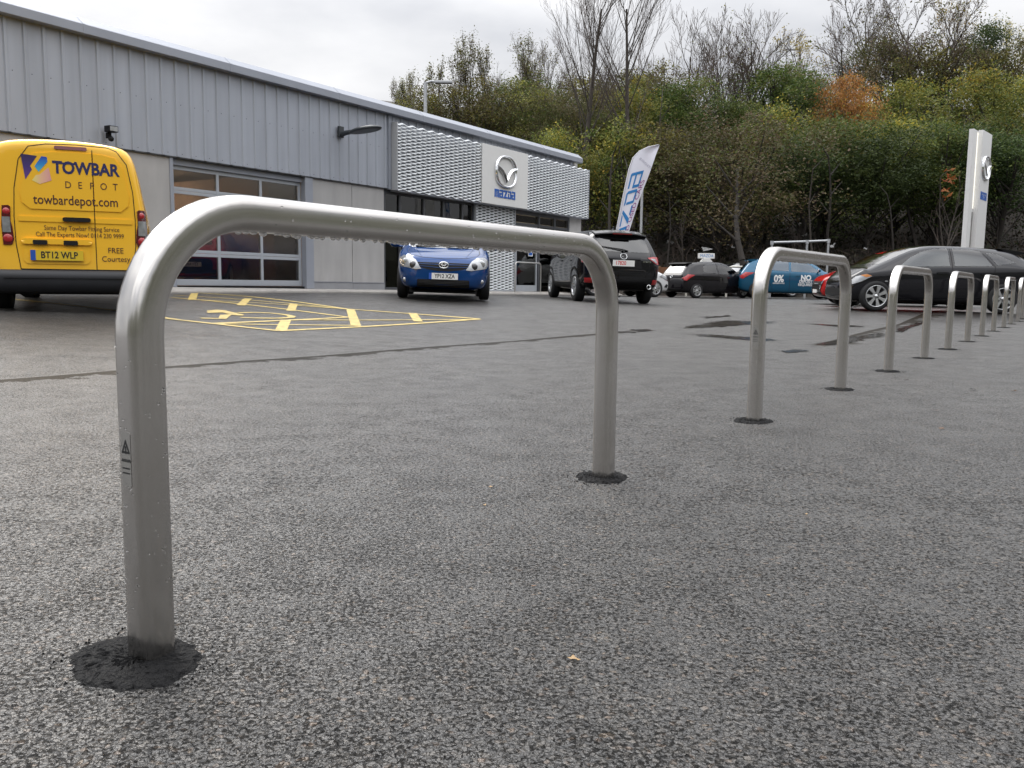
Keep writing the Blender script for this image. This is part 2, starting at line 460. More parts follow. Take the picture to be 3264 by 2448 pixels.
        lt = N_(t, 'ShaderNodeMath', operation='LESS_THAN'); K(s.outputs[0], lt.inputs[0]); K(wd.outputs[0], lt.inputs[1])
        gt = N_(t, 'ShaderNodeMath', operation='GREATER_THAN'); K(s.outputs[0], gt.inputs[0]); gt.inputs[1].default_value = 0.0
        g1 = N_(t, 'ShaderNodeMath', operation='GREATER_THAN'); K(a.outputs[0], g1.inputs[0]); g1.inputs[1].default_value = t0
        l1 = N_(t, 'ShaderNodeMath', operation='LESS_THAN'); K(a.outputs[0], l1.inputs[0]); l1.inputs[1].default_value = t1
        p = lt
        for q in (gt, g1, l1):
            mm = N_(t, 'ShaderNodeMath', operation='MULTIPLY'); K(p.outputs[0], mm.inputs[0]); K(q.outputs[0], mm.inputs[1]); p = mm
        masks.append(p)
    mk = N_(t, 'ShaderNodeMath', operation='MAXIMUM'); K(masks[0].outputs[0], mk.inputs[0]); K(masks[1].outputs[0], mk.inputs[1])
    m2 = N_(t, 'ShaderNodeMix', data_type='RGBA'); m2.inputs[7].default_value = (.018, .015, .011, 1)
    K(mk.outputs[0], m2.inputs[0]); K(mx.outputs[2], m2.inputs[6]); K(m2.outputs[2], b.inputs['Base Color'])
    # relief
    hs0 = N_(t, 'ShaderNodeMath', operation='MULTIPLY'); K(gap.outputs[0], hs0.inputs[0])
    sz = N_(t, 'ShaderNodeMapRange'); sz.inputs[3].default_value = .35; sz.inputs[4].default_value = 1.25; K(sp.outputs[1], sz.inputs[0]); K(sz.outputs[0], hs0.inputs[1])
    fn_ = N_(t, 'ShaderNodeTexNoise'); fn_.inputs['Scale'].default_value = 330; fn_.inputs['Detail'].default_value = 3; K(c.outputs['Object'], fn_.inputs['Vector'])
    hs = N_(t, 'ShaderNodeMath', operation='MULTIPLY_ADD'); hs.inputs[1].default_value = .55; K(fn_.outputs[0], hs.inputs[0]); hp = N_(t, 'ShaderNodeMath', operation='MULTIPLY_ADD'); hp.inputs[1].default_value = .9; K(pit.outputs[0], hp.inputs[0]); K(hs0.outputs[0], hp.inputs[2]); K(hp.outputs[0], hs.inputs[2])
    iv = N_(t, 'ShaderNodeMapRange'); iv.inputs[3].default_value = .85; iv.inputs[4].default_value = .05; K(mk.outputs[0], iv.inputs[0])
    bp = N_(t, 'ShaderNodeBump'); bp.inputs['Distance'].default_value = .0042
    K(iv.outputs[0], bp.inputs['Strength']); K(hs.outputs[0], bp.inputs['Height']); K(bp.outputs[0], b.inputs['Normal'])
    r1 = N_(t, 'ShaderNodeMapRange'); r1.inputs[1].default_value = .3; r1.inputs[2].default_value = .7; r1.inputs[3].default_value = .32; r1.inputs[4].default_value = .55
    K(bn.outputs[0], r1.inputs[0])
    rm = N_(t, 'ShaderNodeMix', data_type='FLOAT'); rm.inputs[3].default_value = .42
    K(mk.outputs[0], rm.inputs[0]); K(r1.outputs[0], rm.inputs[2]); K(rm.outputs[0], b.inputs['Roughness'])
    b.inputs['Specular IOR Level'].default_value = .8
    cw = N_(t, 'ShaderNodeMapRange'); cw.inputs[3].default_value = .6; cw.inputs[4].default_value = 0.0; K(mk.outputs[0], cw.inputs[0]); cw2 = N_(t, 'ShaderNodeMath', operation='MULTIPLY'); K(cw.outputs[0], cw2.inputs[0]); K(pit.outputs[0], cw2.inputs[1]); K(cw2.outputs[0], b.inputs['Coat Weight'])
    sw_ = N_(t, 'ShaderNodeMapRange'); sw_.inputs[3].default_value = .8; sw_.inputs[4].default_value = .06; K(mk.outputs[0], sw_.inputs[0]); sw2 = N_(t, 'ShaderNodeMath', operation='MULTIPLY'); K(sw_.outputs[0], sw2.inputs[0]); psp = N_(t, 'ShaderNodeMapRange'); psp.inputs[3].default_value = .2; K(pit.outputs[0], psp.inputs[0]); K(psp.outputs[0], sw2.inputs[1]); K(sw2.outputs[0], b.inputs['Specular IOR Level'])
    b.inputs['Coat Roughness'].default_value = .3
    K(bp.outputs[0], b.inputs['Coat Normal'])
    return M
ASPHALT = asphalt()
def axis_(fine0, fine1, step, lo, hi):
    a = list(np.arange(fine0, fine1 + 1e-6, step))
    k = step
    x = fine0
    while x > lo: k *= 1.35; x -= k; a.insert(0, x)
    k = step; x = fine1
    while x < hi: k *= 1.35; x += k; a.append(x)
    return np.array(a)
gx = axis_(-18, 18, .6, -700, 700); gy = axis_(-1, 40, .6, -300, 900)
GX, GY = np.meshgrid(gx, gy)
gzv = gz_arr(np.clip(GX.ravel(), -60, 60), np.clip(GY.ravel(), -20, 60))
me = bpy.data.meshes.new('ground')
nx_, ny_ = len(gx), len(gy)
me.from_pydata(np.stack([GX.ravel(), GY.ravel(), gzv], 1).tolist(), [], [(j * nx_ + i, j * nx_ + i + 1, (j + 1) * nx_ + i + 1, (j + 1) * nx_ + i) for j in range(ny_ - 1) for i in range(nx_ - 1)])
me.materials.append(ASPHALT); me.polygons.foreach_set('use_smooth', [True] * len(me.polygons))
ground = link('ground', me); tag(ground, kind='structure')

def drape(poly, lift, step=.35):
    """flat polygon (world x, y) cut into a grid and laid on the ground"""
    bm = bmesh.new()
    vs = [bm.verts.new((p[0], p[1], 0)) for p in poly]
    f = bm.faces.new(vs)
    if f.normal.z < 0: f.normal_flip()
    xs = [p[0] for p in poly]; ys = [p[1] for p in poly]
    for ax, lo, hi in ((0, min(xs), max(xs)), (1, min(ys), max(ys))):
        k = lo + step
        while k < hi:
            co = [0, 0, 0]; no = [0, 0, 0]; co[ax] = k; no[ax] = 1
            bmesh.ops.bisect_plane(bm, geom=bm.verts[:] + bm.edges[:] + bm.faces[:], plane_co=co, plane_no=no)
            k += step
    bmesh.ops.triangulate(bm, faces=bm.faces[:])
    bm.verts.index_update()
    P = np.array([v.co[:2] for v in bm.verts])
    z = gz_arr(P[:, 0], P[:, 1]) + lift
    for v, zz in zip(bm.verts, z): v.co.z = zz
    vs = [v.co[:] for v in bm.verts]; fs = [[v.index for v in f.verts] for f in bm.faces]
    fs = [f if (Vector(vs[f[1]]) - Vector(vs[f[0]])).cross(Vector(vs[f[2]]) - Vector(vs[f[0]])).z > 0 else f[::-1] for f in fs]
    bm.free()
    return vs, fs
def worn_paint(name, col):
    M = mat(name, col, rough=.45, bump=.5, bscale=140)
    t = M.node_tree; b = t.nodes['Principled BSDF']
    c = N_(t, 'ShaderNodeTexCoord'); n = N_(t, 'ShaderNodeTexNoise'); n.inputs['Scale'].default_value = 9; n.inputs['Detail'].default_value = 10; n.inputs['Roughness'].default_value = .75
    t.links.new(c.outputs['Object'], n.inputs[0])
    mr = N_(t, 'ShaderNodeMapRange'); mr.inputs[1].default_value = .50; mr.inputs[2].default_value = .66
    mx = N_(t, 'ShaderNodeMix', data_type='RGBA'); mx.inputs[6].default_value = (*col, 1); mx.inputs[7].default_value = (.16, .13, .06, 1)
    t.links.new(n.outputs[0], mr.inputs[0]); t.links.new(mr.outputs[0], mx.inputs[0]); t.links.new(mx.outputs[2], b.inputs['Base Color'])
    return M
YELLOWLINE = worn_paint('yellow_line_paint', (.56, .42, .12))
def zb(x, y): return (500 + x / 2.9105, 780 + y / 2.9105)   # spot seen in the enlarged bay
mk = MB()
def strip(a, b, w):
    a, b = a.to_2d(), b.to_2d()
    d = (b - a).normalized(); n = Vector((-d.y, d.x)) * w / 2
    vs, fs = drape([a - n, b - n, b + n, a + n], .006)
    mk.add(vs, fs)
LW = .09
for a, b, w in (((90, 688), (1130, 802), LW), ((1130, 802), (2995, 692), LW), ((380, 450), (1760, 599), LW), ((1760, 599), (2995, 690), LW),
                ((130, 492), (1772, 675), LW), ((1772, 675), (500, 735), .09), ((160, 470), (1760, 601), .07), ((370, 512), (2990, 692), .07),
                ((590, 738), (1830, 752), .07), ((1235, 700), (2990, 695), .07)):
    strip(gp(*zb(*a)), gp(*zb(*b)), w)
strip(gp(14, 952), gp(560, 1019), LW)
for a, b, w in (((352, 452), (325, 514), .125), ((845, 502), (778, 565), .125), ((1270, 552), (1242, 616), .125), ((1795, 599), (1848, 756), .125), ((1198, 702), (1152, 796), .125), ((2372, 637), (2425, 715), .125)):
    strip(gp(*zb(*a)), gp(*zb(*b)), w)
mk_o = mk.build('bay_marking', YELLOWLINE); tag(mk_o, kind='structure')
mk = MB()
for poly in ([(465, 614), (560, 607), (640, 614), (700, 630), (810, 653), (800, 662), (690, 656), (645, 692), (568, 692), (588, 655), (675, 650), (610, 633), (470, 637)],):
    vs, fs = drape([gp(*zb(*p)).to_2d() for p in poly], .007, .5); mk.add(vs, fs)
pl = [(755, 634), (900, 631), (1050, 637), (1180, 650), (1258, 667), (1235, 680), (1100, 686), (900, 683), (775, 678)]
for a, b in zip(pl, pl[1:]): strip(gp(*zb(*a)), gp(*zb(*b)), .1)
strip(gp(*zb(408, 685)), gp(*zb(572, 688)), .1)
mk_o = mk.build('wheelchair_symbol', YELLOWLINE); tag(mk_o, kind='structure')

# standing water in the dips
WATER = mat('puddle_water', (.030, .027, .024), rough=.15, spec=.45, noise=.12, nscale=3)
_t = WATER.node_tree; _b = _t.nodes['Principled BSDF']
_a = N_(_t, 'ShaderNodeAttribute', attribute_name='wet'); _c = N_(_t, 'ShaderNodeTexCoord')
_n1 = N_(_t, 'ShaderNodeTexNoise'); _n1.inputs['Scale'].default_value = 16; _n1.inputs['Detail'].default_value = 9; _n1.inputs['Roughness'].default_value = .75
_t.links.new(_c.outputs['Object'], _n1.inputs[0])
_s = N_(_t, 'ShaderNodeMath', operation='MULTIPLY_ADD'); _s.inputs[1].default_value = 3.2; _t.links.new(_n1.outputs[0], _s.inputs[0])
_s2 = N_(_t, 'ShaderNodeMath', operation='SUBTRACT'); _s2.inputs[1].default_value = 1.65; _t.links.new(_a.outputs['Fac'], _s2.inputs[0]); _t.links.new(_s2.outputs[0], _s.inputs[2])
_m = N_(_t, 'ShaderNodeMapRange'); _m.inputs[1].default_value = .25; _m.inputs[2].default_value = .55; _t.links.new(_s.outputs[0], _m.inputs[0]); _t.links.new(_m.outputs[0], _b.inputs['Alpha'])
random.seed(5)
def ragged(poly, amp):
    out = []
    n = len(poly)
    for i in range(n):
        a, b = Vector(poly[i]), Vector(poly[(i + 1) % n])
        k = max(3, int((b - a).length / .05))
        for j in range(k):
            p = a.lerp(b, j / k)
            d = (b - a).normalized()
            out.append(p + Vector((-d.y, d.x)) * random.uniform(-amp, amp))
    return out
for poly in ([(2180, 1046), (2230, 1034), (2270, 1026), (2330, 1022), (2400, 1023), (2470, 1026), (2460, 1031), (2400, 1034), (2330, 1040), (2260, 1046)],
             [(1955, 1060), (2000, 1052), (2070, 1049), (2075, 1056), (2010, 1062)],
             [(2195, 1066), (2260, 1066), (2330, 1072), (2400, 1076), (2480, 1084), (2450, 1089), (2380, 1085), (2300, 1078), (2220, 1071)],
             [(2485, 1121), (2520, 1114), (2570, 1114), (2576, 1120), (2540, 1126), (2500, 1126)],
             [(2560, 1032), (2680, 1036), (2752, 1039), (2750, 1044), (2650, 1041)],
             [(2590, 1099), (2660, 1089), (2700, 1076), (2760, 1070), (2815, 1060), (2820, 1070), (2760, 1082), (2690, 1096), (2640, 1104)],
             [(2858, 1055), (2880, 1041), (2930, 1029), (2945, 1026), (2932, 1033), (2890, 1048), (2865, 1060)],
             [(2240, 1011), (2330, 1005), (2335, 1008), (2250, 1015)], [(2625, 977), (2700, 973), (2760, 978), (2700, 983)]):
    out = ragged([gp(*p).to_2d() for p in poly], .06)
    n = len(out); cen = sum(out, Vector((0, 0))) / n
    pts = []; wet = []
    for f_, w_ in ((1.18, 0.0), (.8, .6), (.45, 1.0)):
        for p in out: pts.append(cen + (p - cen) * f_); wet.append(w_)
    pts.append(cen); wet.append(1.0)
    fs = []
    for j in range(2):
        for i in range(n): fs.append((j * n + i, j * n + (i + 1) % n, (j + 1) * n + (i + 1) % n, (j + 1) * n + i))
    for i in range(n): fs.append((2 * n + i, 2 * n + (i + 1) % n, 3 * n))
    P2 = np.array([p[:] for p in pts]); zz = gz_arr(P2[:, 0], P2[:, 1]) + .005
    me = MB().add([(p.x, p.y, float(z)) for p, z in zip(pts, zz)], fs).mesh('puddle', WATER)
    at_ = me.attributes.new('wet', 'FLOAT', 'POINT'); at_.data.foreach_set('value', wet)
    tag(link('puddle', me), kind='structure')

# ------------------------------------------------------------------ steel hoops
def steel_tube_mat():
    M = mat('hoop_steel', (.50, .48, .455), rough=.3, metal=1.0)
    t = M.node_tree; b = t.nodes['Principled BSDF']
    c = N_(t, 'ShaderNodeTexCoord')
    w = N_(t, 'ShaderNodeMapping'); w.inputs['Scale'].default_value = (300, 2.5, 1)
    n = N_(t, 'ShaderNodeTexNoise'); n.inputs['Scale'].default_value = 1.2; n.inputs['Detail'].default_value = 5
    t.links.new(c.outputs['UV'], w.inputs[0]); t.links.new(w.outputs[0], n.inputs[0])
    n2 = N_(t, 'ShaderNodeTexNoise'); n2.inputs['Scale'].default_value = 7; n2.inputs['Detail'].default_value = 8
    t.links.new(c.outputs['Object'], n2.inputs[0])
    ml = N_(t, 'ShaderNodeMath', operation='MULTIPLY'); t.links.new(n.outputs[0], ml.inputs[0]); t.links.new(n2.outputs[0], ml.inputs[1])
    mr = N_(t, 'ShaderNodeMapRange'); mr.inputs[1].default_value = .1; mr.inputs[2].default_value = .45; mr.inputs[3].default_value = .15; mr.inputs[4].default_value = .26
    t.links.new(ml.outputs[0], mr.inputs[0]); t.links.new(mr.outputs[0], b.inputs['Roughness'])
    # brown film creeping up from the ground and streaks
    cr_ = N_(t, 'ShaderNodeMapRange'); cr_.inputs[1].default_value = .42; cr_.inputs[2].default_value = .75; cr_.inputs[3].default_value = 0; cr_.inputs[4].default_value = .38
    t.links.new(n2.outputs[0], cr_.inputs[0])
    mx = N_(t, 'ShaderNodeMix', data_type='RGBA'); mx.inputs[6].default_value = (.63, .61, .585, 1); mx.inputs[7].default_value = (.50, .46, .42, 1)
    t.links.new(cr_.outputs[0], mx.inputs[0]); t.links.new(mx.outputs[2], b.inputs['Base Color'])
    bp = N_(t, 'ShaderNodeBump'); bp.inputs['Strength'].default_value = .012; bp.inputs['Distance'].default_value = .001
    t.links.new(n.outputs[0], bp.inputs['Height']); t.links.new(bp.outputs[0], b.inputs['Normal'])
    return M
HOOPM = steel_tube_mat()
PATCH = mat('fresh_tarmac', (.008, .008, .0085), rough=.6, spec=.12, bump=1.0, bscale=110, noise=.8, nscale=120)
DROP = bpy.data.materials.new('water_drop'); DROP.use_nodes = True
_b = DROP.node_tree.nodes['Principled BSDF']
_b.inputs['Transmission Weight'].default_value = 1; _b.inputs['Roughness'].default_value = 0.0; _b.inputs['IOR'].default_value = 1.33
STICKER = mat('clear_sticker', (.40, .39, .37), rough=.25, metal=.6)
def hoop_mesh(wid, hh, rad=.20, s=.032, rc=.018, below=.04):
    sec = []
    for cx, cy, a0 in ((s - rc, s - rc, 0), (-s + rc, s - rc, 90), (-s + rc, -s + rc, 180), (s - rc, -s + rc, 270)):
        for k in range(5):
            a = R(a0 + 22.5 * k); sec.append((cx + rc * math.cos(a), cy + rc * math.sin(a)))
    path = []                                   # (x, z, normal angle)
    ztop = hh - s
    for k in range(8): path.append((0, -below + (ztop - rad + below) * k / 8, math.pi))
    for k in range(15):
        a = math.pi - math.pi / 2 * k / 14; path.append((rad + rad * math.cos(a), ztop - rad + rad * math.sin(a), a))
    for k in range(1, 12): path.append((rad + (wid - 2 * rad) * k / 12, ztop, math.pi / 2))
    for k in range(15):
        a = math.pi / 2 - math.pi / 2 * k / 14; path.append((wid - rad + rad * math.cos(a), ztop - rad + rad * math.sin(a), a))
    for k in range(1, 9): path.append((wid, ztop - rad - (ztop - rad + below) * k / 8, 0))
    vs = []; fs = []; n = len(sec)
    for x, z, a in path:
        for u, v in sec: vs.append((x + math.cos(a) * u, v, z + math.sin(a) * u))
    for i in range(len(path) - 1):
        for k in range(n): fs.append((i * n + k, i * n + (k + 1) % n, (i + 1) * n + (k + 1) % n, (i + 1) * n + k))
    mb = MB().add(vs, fs, 0, True)
    mb.add(vs[:n], [tuple(range(n))]); mb.add(vs[-n:], [tuple(range(n))[::-1]])
    me = mb.mesh('rail', HOOPM); fix_normals(me)
    uv = me.uv_layers.new(name='along').data
    acc = [0.0]
    for (x0_, z0_, _a), (x1_, z1_, _b2) in zip(path, path[1:]): acc.append(acc[-1] + math.hypot(x1_ - x0_, z1_ - z0_))
    for l in me.loops:
        vi = l.vertex_index; i_, k_ = divmod(vi, n)
        uv[l.index].uv = (abs(k_ - n / 2) / n * .24, acc[i_] if i_ < len(acc) else 0)
    return me
def patch_mesh(seed, ex=1.0):
    rnd = random.Random(seed)
    n = 72; vs = [(0, 0, .0065)]
    ph = [rnd.uniform(0, 6.28) for _ in range(5)]
    rings = 13
    for j in range(1, rings + 1):
        for k in range(n):
            a = 2 * math.pi * k / n
            r = .098 * ex * (1 + .06 * math.sin(2 * a + ph[0]) + .025 * math.sin(5 * a + ph[1]) + .02 * math.sin(11 * a + ph[2])) * j / rings
            if j == rings: r *= 1 + rnd.uniform(-.09, .11)
            z = (.004 + rnd.uniform(-.0015, .004)) if j < rings - 1 else rnd.uniform(-.003, .003) if j < rings else -.004
            a += rnd.uniform(-.03, .03)
            vs.append((r * math.cos(a), r * math.sin(a), z))
    fs = [(0, 1 + k, 1 + (k + 1) % n) for k in range(n)]
    for j in range(rings - 1):
        for k in range(n):
            a = 1 + j * n + k; b = 1 + j * n + (k + 1) % n
            fs.append((a, a + n, b + n, b))
    # loose crumbs thrown round the edge
    for _ in range(60):
        a = rnd.uniform(0, 6.28); r = .105 * ex * (.97 + abs(rnd.gauss(0, .13))); q = rnd.uniform(.0012, .003)
        x, y = r * math.cos(a), r * math.sin(a); b = len(vs)
        vs += [(x - q, y - q, 0), (x + q, y - q * .5, 0), (x, y + q, 0), (x, y, q * 1.3)]
        fs += [(b, b + 1, b + 3), (b + 1, b + 2, b + 3), (b + 2, b, b + 3)]
    return MB().add(vs, fs).mesh('tarmac_patch', PATCH)
HOOPS = [  # base px of both legs, top height, label
    ((485, 2086), (1923, 1520), .790, 'large near stainless steel hoop barrier filling the left half, water drops hanging under its bar'),
    ((2404, 1341), (2678, 1241), .822, 'second stainless steel hoop barrier in the row, in front of the blue finance offer car'),
    ((2831, 1183), (2946, 1142), .80, 'third stainless steel hoop barrier, in front of the front wheel of the black estate-shaped hatchback'),
    ((3021, 1113), (3083, 1089), .80, 'fourth stainless steel hoop barrier, in front of the rear door of the black hatchback'),
    ((3129, 1071), (3166, 1056), .80, 'fifth stainless steel hoop barrier, its nearer leg just left of the black hatchback rear wheel'),
    ((3199, 1044), (3221, 1033), .80, 'sixth stainless steel hoop barrier, overlapping the black hatchback rear wheel'),
    ((3244, 1025), (3258, 1016), .80, 'seventh stainless steel hoop barrier, half cut off by the right edge of the picture'),
]
for i, (pa, pb, hh, lab) in enumerate(HOOPS):
    a, b = gp(*pa), gp(*pb)
    d = b - a; wid = d.to_2d().length
    az = math.atan2(d.y, d.x)
    root = empty('hoop_barrier', (a.x, a.y, a.z), az)
    tilt = math.atan2(d.z, wid)
    root.rotation_euler = (0, -tilt, az)
    tag(root, lab, 'hoop barrier', 'steel hoop barriers in a row along the tarmac')
    link('rail', hoop_mesh(wid, hh, .215 if i == 0 else .2), root)
    for k, x in enumerate((0, wid)):
        o = link('tarmac_patch', patch_mesh(i * 7 + k, 1.1 if (i == 0 and k == 0) else 1.0), root, (x - (.03 if i == 0 and k == 0 else .01), 0, 0))
        if k == 0 and i == 0: o.scale = (1.0, 1.15, 1)
    if i in (0, 1):
        # warning sticker on the narrow face towards the camera
        h = .345 if i == 0 else .40
        fn = lambda y, z, off=0.0, h=h: (-.0323 - off + 0 * y, -y, h + z)
        mb = MB(); mb.prism(rrect(-.0125, -.045, .0125, .045, .003, 2), lambda x, y: fn(x, y, .0006), lambda x, y: fn(x, y, 0))
        st = mb.build('sticker', STICKER, root)
        mb = MB()
        for (p, q, r_) in (((0, .034), (-.0115, .010), (.0115, .010)),):
            o3 = [p, q, r_]; c = (sum(v[0] for v in o3) / 3, sum(v[1] for v in o3) / 3)
            inn = [(c[0] + (v[0] - c[0]) * .55, c[1] + (v[1] - c[1]) * .55) for v in o3]
            for k in range(3):
                k2 = (k + 1) % 3
                mb.quad(fn(*o3[k], .001), fn(*o3[k2], .001), fn(*inn[k2], .001), fn(*inn[k], .001))
        mb.quad(fn(-.0013, .012, .001), fn(.0013, .012, .001), fn(.0018, .022, .001), fn(-.0018, .022, .001))
        mb.quad(fn(-.0013, .009, .001), fn(.0013, .009, .001), fn(.0013, .0105, .001), fn(-.0013, .0105, .001))
        mb.build('warning_triangle', BLACKINK, st)
        text_on('lettering', 'AUTOPA', .0062, BLACKINK, lambda x, y: fn(x, y - .002, .001), st, bold=.0004)
        for yy in (-.016, -.024):
            mb = MB()
            for k in range(7): mb.quad(fn(-.0105 + k * .003, yy, .001), fn(-.0085 + k * .003, yy, .001), fn(-.0085 + k * .003, yy + .0025, .001), fn(-.0105 + k * .003, yy + .0025, .001))
            mb.build('small_print', BLACKINK, st)
    if i <= 1:
        rnd = random.Random(11 + i)
        mb = MB()
        zt = hh - .064
        def drop(p, r, sag):
            vs, fs = lathe([(0, -r * sag), (r * .55, -r * sag * .82), (r * .9, -r * sag * .45), (r, 0), (0, r * .2)], 8, 'z')
            mb.add([(v[0] + p[0], v[1] + p[1], v[2] + p[2]) for v in vs], fs, 0, True)
        x = .2
        while x < wid - .2:
            drop((x, rnd.uniform(-.012, .004), zt - .0005), rnd.uniform(.0045, .0078), rnd.uniform(.6, .95)); x += rnd.uniform(.011, .026)
        for _ in range(90):                     # beads on the faces
            r = rnd.uniform(.0012, .0026)
            f_ = rnd.random()
            if f_ < .45: p = (rnd.uniform(.2, wid - .2), -.0322, zt + rnd.uniform(.006, .05))
            elif f_ < .7: p = (rnd.uniform(-.02, .02), -.0322, rnd.uniform(.1, hh - .25))
            else: p = (-.0322, rnd.uniform(-.02, .02), rnd.uniform(.08, hh - .25))
            bm = bmesh.new(); bmesh.ops.create_icosphere(bm, subdivisions=1, radius=r)
            for v in bm.verts: v.co = v.co + Vector(p)
            mb.bm(bm, 0, True); bm.free()
        o = mb.build('water_drops', DROP, root); o['kind'] = 'stuff'

# bits lying on the tarmac
LEAFM = [mat('dead_leaf_brown', (.16, .08, .035), rough=.6), mat('dead_leaf_tan', (.32, .21, .10), rough=.6), mat('dead_leaf_dark', (.03, .022, .016), rough=.5)]
def leaf_mesh(mm, seed):
    rnd = random.Random(seed)
    n = 9; vs = [(0, 0, .004)]
    for k in range(n):
        a = 2 * math.pi * k / n; r = (1.0 if k % 2 else .62) * rnd.uniform(.8, 1.15)
        vs.append((.02 * r * math.cos(a), .012 * r * math.sin(a), rnd.uniform(.0015, .008)))
    return MB().add(vs, [(0, 1 + k, 1 + (k + 1) % n) for k in range(n)]).mesh('fallen_leaf', mm)
leafs = [leaf_mesh(LEAFM[k % 3], k) for k in range(6)]
LEAFSPOTS = [(1062 * 1.4756, 1053 * 1.4756, 1, .6), (1047 * 1.4756, 1092 * 1.4756, 1, .5), (3000, 1368, 0, .9), (2981, 1312, 2, 1.4), (3230, 1248, 0, 1.3), (3100, 1243, 2, 1.2), (2237, 1245, 2, .8), (1830, 2105, 1, .7),
             (2570, 1640, 1, .35), (832, 1240, 2, .9), (560, 1260, 2, .7), (2890, 1213, 2, 1.0), (2100, 1510, 2, .5), (1700, 1870, 0, .35), (2450, 1900, 1, .3)]
LEAFLAB = ['tan leaf scrap on the tarmac just left of the near hoop right leg base', 'tan leaf scrap on the tarmac below and left of the near hoop right leg base', 'reddish brown leaf lying alone right of the second hoop', 'long dark scrap on the tarmac above the reddish brown leaf right of the second hoop',
    'reddish leaf scrap by the right edge of the tarmac', 'long dark scrap on the tarmac near the right edge, left of the reddish scrap', 'small dark scrap on the tarmac left of the second hoop left leg', 'tan leaf scrap on the tarmac low in the middle of the foreground', 'pale leaf scrap in the right foreground below the second hoop',
    'dark scrap on the tarmac right of the near hoop left leg, nearer the bay', 'dark scrap on the tarmac just right of the near hoop left leg', 'dark scrap beside the base of the third hoop left leg', 'tiny dark scrap right of the near hoop right leg base', 'small reddish scrap in the foreground below the near hoop right leg', 'pale leaf scrap low in the right foreground']
for i, (px, py, k, s) in enumerate(LEAFSPOTS):
    p = gp(px, py)
    o = link('fallen_leaf', leafs[k + (3 if i % 2 else 0)], None, (p.x, p.y, p.z + .001), (0, 0, i * 1.7))
    o.scale = (s, s, s)
    tag(o, LEAFLAB[i], 'leaf', 'leaf scraps lying on the tarmac')
# ------------------------------------------------------------------ showroom building (frame: t along the front, d out of it, z up)
BROT = math.atan2(WU.y, WU.x)
BLD = empty('showroom_building', (W0.x, W0.y, 0), BROT)
tag(BLD, 'long low grey metal clad car showroom and workshop with glazed roller door', 'building')
def B(t, d, z): return (t, -d, z)
def base(t): return .455 - .0075 * (t + 2.7)
def bbox(mb, t0, t1, d0, d1, z0, z1, mi=0, bev=0): return mb.box((t0, -d1, z0), (t1, -d0, z1), mi, bev)
CLAD = mat('grey_cladding', (.37, .395, .445), rough=.42, metal=.15, noise=.05, nscale=1.2)
CLADDK = mat('grey_trim', (.30, .32, .365), rough=.45, metal=.15, noise=.06, nscale=2)
SOFFIT = mat('dark_soffit', (.05, .052, .056), rough=.6, noise=.1)
RENDER_ = mat('warm_grey_panel', (.385, .378, .372), rough=.8, noise=.07, nscale=1.6, bump=.15, bscale=90)
streaked(CLAD, .91, 1.04, 6, .25); streaked(RENDER_, .91, 1.04, 4, .8)
PLINTH = mat('plinth_grey', (.26, .265, .28), rough=.7, noise=.1, nscale=3)
DARKFR = mat('dark_grey_frame', (.055, .058, .066), rough=.4, noise=.05)
DOORFR = mat('door_frame_alu', (.40, .425, .46), rough=.4, metal=.2, noise=.04)
MESHM = mat('silver_mesh', (.72, .745, .76), rough=.38, metal=.2, noise=.06, nscale=3)
SIGNW = mat('sign_off_white', (.74, .74, .72), rough=.4, noise=.02)
LOGOBL = mat('lettering_blue', (.012, .105, .44), rough=.35)
CONC = mat('pale_concrete', (.36, .34, .315), rough=.85, noise=.22, nscale=4, bump=.3, bscale=50)
FLOORM = mat('workshop_floor', (.28, .25, .23), rough=.35, noise=.1)
INWALL = mat('interior_wall', (.34, .25, .205), rough=.9, noise=.15, nscale=.8)
INCEIL = mat('interior_ceiling', (.22, .17, .145), rough=.9)
PANE = glass('window_glass', (.62, .64, .62), extra=.01)
PANE2 = glass('workshop_glass', (.66, .62, .60), rough=.14, extra=.07)

# cladding sheets, three ribs each
pr = []
for k in range(3):
    o = k * .318
    pr += [(o + 0, 0), (o + .018, .027), (o + .058, .027), (o + .076, 0)]
pr.append((.954, 0))
def clad_sheet(z0, z1):
    mb = MB()
    n = len(pr)
    vs = [B(a, d, z0) for a, d in pr] + [B(a, d, z1) for a, d in pr] + [B(a, d - .004, z0) for a, d in pr]
    fs = [(i, i + 1, i + 1 + n, i + n) for i in range(n - 1)]
    fs += [(i + 2 * n, i + 1 + 2 * n, i + 1, i) for i in range(n - 1)]
    mb.add(vs, fs)
    # dark face painting in the shade of each open rib end, and screw heads
    for k in range(3):
        o = k * .318
        mb.add([B(o, .001, z0 + .001), B(o + .018, .026, z0 + .001), B(o + .058, .026, z0 + .001), B(o + .076, .001, z0 + .001)], [(0, 1, 2, 3)], 1)
        for zz in (z0 + .06, z0 + (z1 - z0) * .52):
            vs_, fs_ = lathe([(0, .008), (.008, .006), (.008, 0)], 6, 'y')
            mb.add([(v[0] + o + .135, -v[1], v[2] + zz) for v in vs_], fs_, 1)
    return mb.mesh('cladding_sheet', [CLAD, SOFFIT])
cs = clad_sheet(3.022, 4.93)
cs2 = clad_sheet(4.45, 4.93)
k = 0
t = -20.57
while t < 6.9:
    o = link('cladding_sheet', cs if t < -3.0 else cs2, BLD, B(t, .045, 0))
    t += .954
mb = MB(); bbox(mb, -20.6, 7.1, -.15, .043, 3.0, 4.93); mb.build('wall_backing', SOFFIT, BLD)
mb = MB(); bbox(mb, -2.62, -2.52, .0, .085, 2.995, 4.84); mb.build('corner_trim', CLADDK, BLD)
